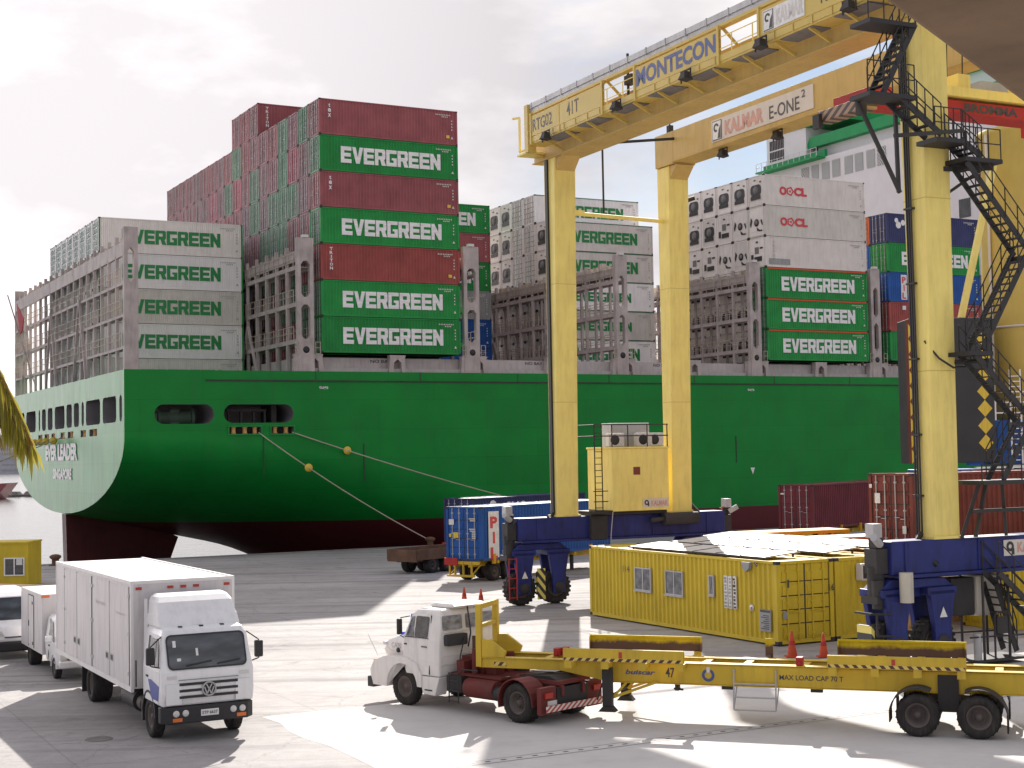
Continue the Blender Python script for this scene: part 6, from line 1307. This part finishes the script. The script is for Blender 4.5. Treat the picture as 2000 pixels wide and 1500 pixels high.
for x in (7.98, 9.43):
    for y, o_ in ((-1.0, -1), (1.0, 1)): wheel(tl, (x, y, .525), .525, .58, o_)
for y0, y1 in ((-1.3, -.7), (.7, 1.3)):
    arc_guard(tl, 7.98, .52, .66, y0, y1, 62, 172, 'dark', 'mudguard'); arc_guard(tl, 9.43, .52, .66, y0, y1, 8, 118, 'dark', 'mudguard')
    m = MB(); m.box(10.07, 10.11, y0, y1, .18, .6); m.box(7.3, 7.33, y0, y1, .35, .6); m.build_each('mud_flap', 'rubber', tl)
m = MB(); m.box(8.45, 8.95, -.72, .72, .55, 1.45); m.tube((7.98, -1.0, .52), (7.98, 1.0, .52), .07, 8); m.tube((9.43, -1.0, .52), (9.43, 1.0, .52), .07, 8); m.box(7.6, 9.8, -.6, -.45, .62, .80); m.box(7.6, 9.8, .45, .6, .62, .80); m.build('suspension', 'dark', tl)
# ------------------------------------------------------------ yellow container offices
def sbox(parent, name, mat, x0, x1, y0, y1, z0, z1, bevel=0):
    m = MB(); m.box(x0, x1, y0, y1, z0, z1); return m.build(name, mat, parent, bevel)
VA = TH+math.pi/2; OX, OY = 9.46, 54.3; OS = 1.08
def off_loc(k): return (OX+cu_*(k*2.72+2.634), OY+su_*(k*2.72+2.634), .05)
YS = CW+.002      # local y of the side facing the stern
def office(k, mat, label):
    t = container(off_loc(k), VA, mat, label, 'container offices on the quay', near=True); t['category'] = 'office'; t.scale = (OS, OS, 1.05); t.name = 'container_office'; return t
of = office(0, 'oyel', 'yellow container office with two sliding windows and pale roof sheets')
for x0, x1, z0, z1, nm_ in ((8.25, 9.47, 1.34, 2.3, 'w'), (5.95, 7.2, 1.32, 2.3, 'w'), (3.86, 4.19, 1.51, 2.29, 'n')):
    a, c, e, g_ = x0/OS, x1/OS, z0/1.05, z1/1.05; m = MB(); y = YS
    m.box(a, c, y-.04, y+.03, e, e+.05); m.box(a, c, y-.04, y+.03, g_-.05, g_); m.box(a, a+.05, y-.04, y+.03, e+.05, g_-.05); m.box(c-.05, c, y-.04, y+.03, e+.05, g_-.05)
    if nm_ == 'w': m.box((a+c)/2-.03, (a+c)/2+.03, y-.04, y+.028, e+.05, g_-.05)
    w_ = m.build('window', 'steel', of); sbox(w_, 'pane', 'glassg', a+.05, c-.05, y-.035, y+.01, e+.05, g_-.05)
    sbox(w_, 'sill', 'steel', a-.05, c+.05, y-.02, y+.07, e-.04, e-.001)
rn2 = random.Random(4)
for x0, x1 in ((2.98, 3.2), (2.72, 2.92), (2.43, 2.62)):
    nb = sbox(of, 'notice_board', 'signwhite', x0/OS, x1/OS, YS-.02, YS+.02, 1.05, 2.22)
    m = MB()
    for i in range(9): z = 1.08+i*.125; m.box(x0/OS+rn2.uniform(.01, .06), x1/OS-rn2.uniform(.01, .06), YS+.021, YS+.024, z, z+rn2.uniform(.05, .11))
    nb2 = m.build('notice', rn2.choice(['dark', 'brown', 'midgrey']), nb)
m = MB(); m.lathe([(0, .012), (.115, .012), (.115, 0)], (1.5/OS, YS+.01, 1.18), 'y', 18); st_ = m.build('round_sticker', 'signwhite', of); m = MB(); m.lathe([(.02, 0), (.05, 0)], (1.5/OS, YS+.028, 1.16), 'y', 10, 0, False); m.build('sticker_mark', 'letterk', st_, fix=False)
sb_ = sbox(of, 'sign_board', 'midgrey', .37/OS, 1.0/OS, YS-.02, YS+.03, .42, 1.18)
m = MB(); m.box(.40/OS, .97/OS, YS+.0302, YS+.034, 1.08, 1.16); 
for i in range(8): m.box(.45/OS, (.92-.12*(i % 3))/OS, YS+.0302, YS+.033, .5+i*.065, .53+i*.065)
m.build('lettering', 'letterk', sb_)
m = MB(); m.prism([(1.42/OS, 2.78), (1.94/OS, 2.78), (1.85/OS, 2.55), (1.68/OS, 2.44), (1.5/OS, 2.55)], YS-.02, YS+.12, 'xz'); m.build('alarm_horn', 'midgrey', of)
m = MB(); m.pipe([(1.17/OS, YS, 2.75), (1.0/OS, YS+.2, 2.8), (.8/OS, YS+.25, 2.7)], .03, 6); m.build('lamp_arm', 'dark', of)
text('114', of, 'letterk', (10.4/OS, YS+.008, 1.95), (-1, 0, 0), .45, .24, .0)
text('1', of, 'letterk', (-.03, CW-.42, 1.95), (0, -1, 0), .08, .28, .01); text('16', of, 'letterk', (-.035, .03+.2, 1.75), (0, -1, 0), .24, .24, .01)
sbox(of, 'label_plate', 'midgrey', .0, .02, CW-.42, CW-.24, .88, 1.12)
of2 = office(1, 'oyel', 'yellow container office with an air conditioner on its end wall')
a_ = sbox(of2, 'air_conditioner', 'acw', -.36, -.04, .75, 1.55, 2.05, 2.65, .02); m = MB(); m.lathe([(0, -.01), (.22, -.01), (.22, 0)], (-.36, 1.0, 2.35), 'x', 16); m.build('fan_grille', 'dark', a_); sbox(a_, 'louvre', 'dark', -.37, -.36, 1.3, 1.5, 2.12, 2.58)
for c_ in [c for c in of2.children if c.name.split('.')[0] == 'door']:
    for q_ in list(c_.children): bpy.data.objects.remove(q_)
    bpy.data.objects.remove(c_)
m = MB(); vs = []; ys_ = [.16+i*(CW-.32)/32 for i in range(33)]
for i, y in enumerate(ys_): vs += [((.03, .03, .07, .07)[i % 4], y, .15), ((.03, .03, .07, .07)[i % 4], y, CH-.12)]
m.add(vs, [(2*i, 2*i+2, 2*i+3, 2*i+1) for i in range(32)]); m.build('end_wall', 'oyel', of2)
of3 = office(2, 'tan', 'tan container with plain doors behind the crane wheels')
# sheets lying on the office roofs
for i, (k, x0, x1, lab) in enumerate([(0, 1.2, 10.6, 'large pale roof sheet with a dark edge on the first container office'), (1, 1.0, 11.4, 'pale roof sheet on the middle container office'), (2, .3, 13.0, 'tan planked roof sheet on the tan container beside the crane')]):
    l0 = off_loc(k); t = thing('roof_sheet', lab, 'roof sheet', (l0[0], l0[1], 3.0), VA, 'roof sheets on the container offices')
    m = MB(); z = .14+.06*i
    m.add([(x0, .55, z+.13), (x1, .55, z+.13), (x1, 2.2, z), (x0, 2.2, z), (x0, .55, z+.10), (x1, .55, z+.10), (x1, 2.2, z-.03), (x0, 2.2, z-.03)], [(0, 1, 2, 3), (4, 7, 6, 5), (0, 4, 5, 1), (1, 5, 6, 2), (2, 6, 7, 3), (3, 7, 4, 0)]); m.build('sheet', 'gwhite' if i < 2 else 'sign', t)
    m = MB()
    n_ = 6
    for j in range(n_+1): x = x0+(x1-x0)*j/n_; m.bar((x, .57, z+.14), (x, 2.18, z+.012), .03, .02)
    m.bar((x0, 2.22, z-.03), (x1, 2.22, z-.03), .03, .07); m.bar((x0, .53, z+.11), (x1, .53, z+.11), .03, .05)
    m.build('frame', 'dark', t); m = MB()
    for j in range(n_): x = x0+.3+(x1-x0-.6)*j/(n_-1); m.box(x, x+.06, .6, .66, .06, z+.08); m.box(x, x+.06, 2.1, 2.16, .04, z-.03)
    m.build('support', 'dark', t)
# ------------------------------------------------------------ containers standing on the quay
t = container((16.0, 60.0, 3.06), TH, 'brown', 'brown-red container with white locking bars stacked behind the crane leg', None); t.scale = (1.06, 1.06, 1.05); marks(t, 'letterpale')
sbox(t, 'placard', 'signwhite', -.035, -.028, 1.75, 2.05, 1.7, 2.1); sbox(t, 'placard', 'signwhite', -.035, -.028, 2.2, 2.35, 2.3, 2.45); sbox(t, 'placard', 'signwhite', -.035, -.028, .35, .55, .55, .85); sbox(t, 'placard', 'signwhite', -.035, -.028, 2.2, 2.36, .6, .85)
m = MB()
for i in range(3): m.box(5.0+i*.38, 5.2+i*.38, -.01, -.002, 1.3-.03*i, 1.36-.03*i)
m.build('dash_mark', 'signwhite', t)
t = container((16.3, 60.1, 0.0), TH, 'tan', 'tan container on the ground under the brown-red one', None); t.scale = (1.06, 1.06, 1.05)
t = container((20.6, 61.6, 0.0), TH-math.pi/2, 'oyel', 'yellow container seen under the crane sill beside the white tank', None); t.scale = (1.06, 1.06, 1.05); t.location = (19.0, 57.6, 0); t.rotation_euler = (0, 0, TH)
CRZ = math.atan2(.79, .62)
def chassis(loc, label, L_=12.8, grp='yellow chassis under containers'):
    t = thing('container_chassis', label, 'trailer', loc, CRZ, grp)
    m = MB()
    for y in (.65, 1.75): m.box(-.2, L_, y, y+.16, .85, 1.16)
    for x in (-.25, 1.5, 3.2, 6, 9, 12): m.box(x, x+.18, .05, 2.5, 1.0, 1.17)
    m.build('frame', 'tyel', t); m = MB()
    for y in (.5, 1.1, 1.7, 2.1): m.box(-.3, -.18, y, y+.06, .35, 1.15)
    m.box(-.34, -.2, .3, 2.3, .30, .42); m.bar((-.25, .5, .4), (.6, .5, 1.0), .06, .06); m.bar((-.25, 2.1, .4), (.6, 2.1, 1.0), .06, .06); m.build('rear_guard', 'tyel', t)
    for x in (1.4, 2.7):
        for y in (.35, 2.2): wheel(t, (x, y, .52), .52, .5, -1 if y < 1 else 1)
    m = MB()
    for x in (9.3,):
        for y in (.5, 2.0): m.box(x, x+.2, y, y+.15, .05, 1.0)
    m.build_each('landing_leg', 'dark', t)
    sbox(t, 'tail_panel', 'red', -.36, -.28, 1.5, 2.45, .95, 1.35); m = MB()
    for x in (1.0, 4, 7, 10.5): m.box(x, x+.2, -.1, .06, 1.0, 1.55)
    m.build_each('corner_guide', 'orangey', t); return t
pc = (-1.9, 84.0)
chassis((*pc, 0), 'yellow chassis carrying the blue container')
t = container((*pc, 1.2), CRZ, 'blue', 'blue container with an upright red lettered white panel, on a yellow chassis', None, bars='steel'); t.scale = (1.06, 1.06, 1.06); marks(t, 'letterpale')
lp = sbox(t, 'letter_panel', 'signwhite', .62, 1.5, -.02, -.003, .12, 2.6); vtext('PIL', t, 'letterr', (.75, -.024, 2.52), (1, 0, 0), .62, .62, .2, .05)
sbox(t, 'placard', 'signwhite', -.04, -.03, 1.85, 2.2, 1.9, 2.2); sbox(t, 'placard', 'hyel', -.04, -.03, 1.55, 1.9, 1.2, 1.5); sbox(t, 'placard', 'hyel', -.04, -.03, 2.05, 2.2, 1.25, 1.42)
m = MB()
for i in range(4): m.box(-.045, -.035, .35, .8-.08*(i % 2), 2.2-i*.1-(.35 if i > 1 else 0), 2.26-i*.1-(.35 if i > 1 else 0))
for i in range(4): m.box(-.045, -.035, .35, .6, 1.5-i*.11, 1.57-i*.11)
m.build('door_marks', 'letterpale', t)
dc = (-2.75, 99.4)
chassis((*dc, 0), 'yellow chassis hidden behind the blue container')
t = container((*dc, 1.25), CRZ, 'navy', 'dark navy container top showing behind the blue container', None); t.scale = (1.06, 1.06, 1.06); text('CNC', t, 'letterw', (3.2, -.01, 1.75), (1, 0, 0), 2.2, .8, .03); m = MB(); m.lathe([(0, 0), (.4, 0)], (2.0, -.01, 2.3), 'y', 9, 0, False); m.build('emblem', 'letterw', t, fix=False)
mc = (20.0, 100.0)
chassis((*mc, .35), 'yellow chassis under the dark maroon container beside the hull')
t = container((*mc, 1.72), CRZ, 'darkmaroon', 'dark maroon container on a chassis before the green hull', None); t.scale = (1.06, 1.06, 1.06); marks(t, 'letterpale'); sbox(t, 'placard', 'signwhite', -.035, -.028, 2.0, 2.25, 2.25, 2.35)
# rusty flatbed
ft = thing('flatbed_trailer', 'rusty flatbed trailer with a low side beside the blue container', 'trailer', (-5.9, 90.4, 0), CRZ)
m = MB(); m.box(0, 11, 0, 2.5, 1.05, 1.2); m.box(0, 11, -.04, .06, .85, 1.5); m.box(0, 11, 2.44, 2.54, .85, 1.5); m.box(-.06, .06, .06, 2.44, .75, 1.48); m.build('bed', 'rust', ft, .02)
m = MB(); m.box(.2, 11, .6, .8, .7, 1.04); m.box(.2, 11, 1.7, 1.9, .7, 1.04); m.build('frame', 'rust', ft)
for x in (1.6, 3.0):
    for y in (.35, 2.15): wheel(ft, (x, y, .52), .52, .5, -1 if y < 1 else 1)
m = MB(); m.box(3.2, 3.4, -.12, -.042, .9, 1.55); m.build('stake', 'orangey', ft)
# yellow platform frame and orange skip beyond the offices
pf = thing('spreader_frame', 'long orange-yellow lifting frame standing beyond the container offices', 'lifting frame', (14.3, 88.5, 0), rad(22))
m = MB(); m.box(0, 6.6, 0, 2.4, 2.05, 2.25); m.build('deck', 'orangey', pf, .02); m = MB()
for x in (0, 1.6, 2.2, 4.4, 6.3):
    for y in (0, 2.2): m.box(x, x+.2, y, y+.2, 0.0, 2.049)
for x in (2.4, 4.6): m.bar((x, .1, 1.3), (x+.8, .1, 2.0), .12, .12)
m.build_each('leg', 'orangey', pf)
sk = thing('open_skip', 'orange open container with a pale cover beyond the office roofs', 'container', (17.3, 83, 0), rad(20))
m = MB(); m.box(0, 6.2, 0, .1, 0, 2.15); m.box(0, 6.2, 2.3, 2.4, 0, 2.15); m.box(0, .1, .1, 2.3, 0, 2.15); m.box(6.1, 6.2, .1, 2.3, 0, 2.15); m.box(.1, 6.1, .1, 2.3, 0, .1); m.build('body', 'orange', sk); sbox(sk, 'cover', 'gwhite', .05, 6.15, .05, 2.35, 2.153, 2.2)
# yellow booth at the left
bo = thing('site_booth', 'yellow booth with one sliding window by the water', 'booth', (-28.45, 87.4, 0), 0)
sbox(bo, 'wall', 'oyel', -5, 0, 0, 2.4, 0, 2.5); sbox(bo, 'roof', 'oyel', -5.05, .03, -.06, 2.46, 2.503, 2.6)
m = MB(); a, c, e, g_ = -1.42, -.22, .62, 1.68
m.box(a, c, -.05, -.001, e, e+.07); m.box(a, c, -.05, -.001, g_-.07, g_); m.box(a, a+.07, -.05, -.001, e+.07, g_-.07); m.box(c-.07, c, -.05, -.001, e+.07, g_-.07); m.box((a+c)/2-.03, (a+c)/2+.03, -.045, -.001, e+.07, g_-.07); w_ = m.build('window', 'white', bo)
sbox(w_, 'pane', 'glass', a+.07, c-.07, -.03, -.001, e+.07, g_-.07); sbox(w_, 'notice', 'signwhite', -.7, -.35, -.04, -.031, 1.25, 1.6)
sbox(bo, 'door', 'dark', -2.7, -1.85, -.03, -.001, .05, 1.75); text('T', bo, 'letterk', (-2.0, -.012, 2.0), (1, 0, 0), .18, .25, .01)
pk = thing('timber_stack', 'stack of brown planks behind the white van', 'timber', (-23.5, 66, 0), rad(-25))
for i in range(5):
    m = MB(); m.box(-3, 4.5, i*.42, i*.42+.3, 1.55, 1.7); m.build('plank', 'rust', pk)
m = MB()
for x in (-2, 1, 4): m.box(x, x+.2, 0, 2.0, 0, 1.549)
m.build_each('trestle', 'rust', pk)
# cones
def cone(loc, s, lab):
    t = thing('traffic_cone', lab, 'traffic cone', loc, 0, 'orange traffic cones'); t.scale = (s, s, s)
    m = MB(); m.lathe([(0, .75), (.03, .75), (.15, .04)], (0, 0, 0), 'z', 14); m.build('cone_body', 'cone', t); m = MB(); m.box(-.2, .2, -.2, .2, 0, .04); m.build('base', 'cone', t)
    m = MB(); m.lathe([(.101, .36), (.083, .48)], (0, 0, 0), 'z', 14); m.build('band', 'red', t)
cone((-2.5, 72.4, 0), 1.05, 'thin orange cone left of the crane wheel, farthest left'); cone((-1.66, 70.9, 0), 1.1, 'orange cone just left of the striped wheel guard')
cone((9.46, 51.6, 0), 1.18, 'tall orange cone at the corner of the yellow office'); cone((10.5, 51.4, 0), 1.1, 'orange cone before the doors of the yellow office')
# bollards, ropes, rat guards
def bollard(u, lab):
    x, y = S(u, -2.6); t = thing('mooring_bollard', lab, 'bollard', (x, y, 0), 0, 'mooring bollards'); m = MB(); m.lathe([(.45, 0), (.45, .05), (.25, .12), (.24, .42), (.40, .55), (.40, .68), (.2, .78), (0, .8)], (0, 0, 0), 'z', 18); m.build('post', 'rust', t); return (x, y, .5)
P1 = bollard(7.9, 'mooring bollard at the end of the steeper rope'); P2 = bollard(28.5, 'mooring bollard hidden beyond the blue container')
P3 = bollard(-21.0, 'small bollard on the quay edge right of the yellow booth')
def rope(p, q, lab, sag=.35, n=14, grp='mooring ropes on the near side'):
    p, q = Vector(p), Vector(q); pts = []
    for i in range(n+1): t = i/n; c = p.lerp(q, t); c.z -= sag*4*t*(1-t); pts.append(c)
    m = MB(); m.pipe(pts, .045, 6); o = m.build('mooring_rope', 'rope'); tag(o, lab, 'rope', grp); return pts
def shipw(u, v, w): x, y = S(u, v); return (x, y, Z(w))
r1 = rope(shipw(-5.3, -.1, -6.25), P1, 'mooring rope falling steeply from the green hull to a bollard'); r2 = rope(shipw(-2.6, -.1, -6.25), P2, 'mooring rope slanting gently right across the green hull', .5)
def guard(p, lab):
    m = MB(); m.lathe([(0, -.02), (.32, -.02), (.32, .02), (0, .02)], (0, 0, 0), 'y', 18); o = m.build('rat_guard', 'hyel'); o.location = p; o.rotation_euler = (0, 0, TH); tag(o, lab, 'rat guard', 'yellow rat guards on the ropes')
guard(r1[4], 'yellow disc on the steep mooring rope'); guard(r2[2], 'yellow disc on the gently slanting mooring rope')
for i, v in enumerate((22.2, 26.2, 29.2, 32.2)):
    q = (*S(-48+i*2.5, -2.6), .4); rp = rope(shipw(-15.6, v, -6.1), q, ['rightmost stern rope running left from the pale transom', 'second stern rope from the right, off the pale transom', 'third stern rope from the right, off the pale transom', 'leftmost stern rope off the pale transom behind the palm'][i], .6, 14, 'stern mooring ropes')
    guard(Vector(rp[0]).lerp(Vector(rp[1]), .35), ['yellow disc on the rightmost stern rope', 'yellow disc on the second stern rope', 'yellow disc on the third stern rope', 'yellow disc on the leftmost stern rope'][i])
# ------------------------------------------------------------ palm
pt = thing('palm_tree', 'palm with drooping yellow-green fronds before the pale stern', 'palm', (-4.9, 9.4, 0))
m = MB(); prev = None
for i in range(14): z = i*.62; m.tube((.03*i, 0, z), (.03*(i+1), 0, z+.62), .2-.006*i+.012, 10, .2-.006*i-.01)
m.build('trunk', 'trunk', pt)
def frond(a, length, rise, droop, mat='leaf', seed=0):
    rr = random.Random(seed); m = MB(); n = 30; base = Vector((.42, 0, 8.55)); d = Vector((math.cos(a), math.sin(a), 0)); sd_ = Vector((-math.sin(a), math.cos(a), 0)); pts = []
    for i in range(n+1): t = i/n; pts.append(base+d*(length*(t-.18*t*t*droop))+Vector((0, 0, rise*t-droop*t*t*1.9)))
    for i in range(n): m.tube(pts[i], pts[i+1], .022*(1-i/n)+.004, 5, None, 1, False)
    for i in range(3, n):
        t = i/n; L_ = .62*math.sin(math.pi*min(1, t*.85+.12))+.12; tang = (pts[i+1]-pts[i]).normalized()
        for j in range(4):
            p = pts[i].lerp(pts[i+1], j/4)
            for s in (-1, 1):
                dirv = (sd_*s*rr.uniform(.55, .8)+tang*rr.uniform(.65, .95)+Vector((0, 0, -rr.uniform(.35, .95)))).normalized(); l_ = L_*rr.uniform(.8, 1.1); w_ = dirv.cross(Vector((rr.uniform(-.5, .5), rr.uniform(-.5, .5), 1))).normalized()*.014
                q1 = p+dirv*l_*.5+w_; q2 = p+dirv*l_*.5-w_; q3 = p+dirv*l_+Vector((0, 0, -.12*l_)); m.add([p, q1, q3, q2], [(0, 1, 2, 3)], 0 if rr.random() < .8 else 1)
    return m.build('frond', [mat, 'leafb'], pt, fix=False)
frond(rad(-2), 1.74, .32, .87, 'leaf', 1); frond(rad(-8), 1.5, .30, .80, 'leafb', 2); frond(rad(4), 1.66, .40, .88, 'leaf', 3); frond(rad(0), 1.56, .42, .80, 'leaf', 4); frond(rad(-5), 1.68, .22, .80, 'leaf', 5)
for i, a in enumerate(range(100, 290, 27)): frond(rad(a), 2.2, .8, .9, 'leaf', 10+i)
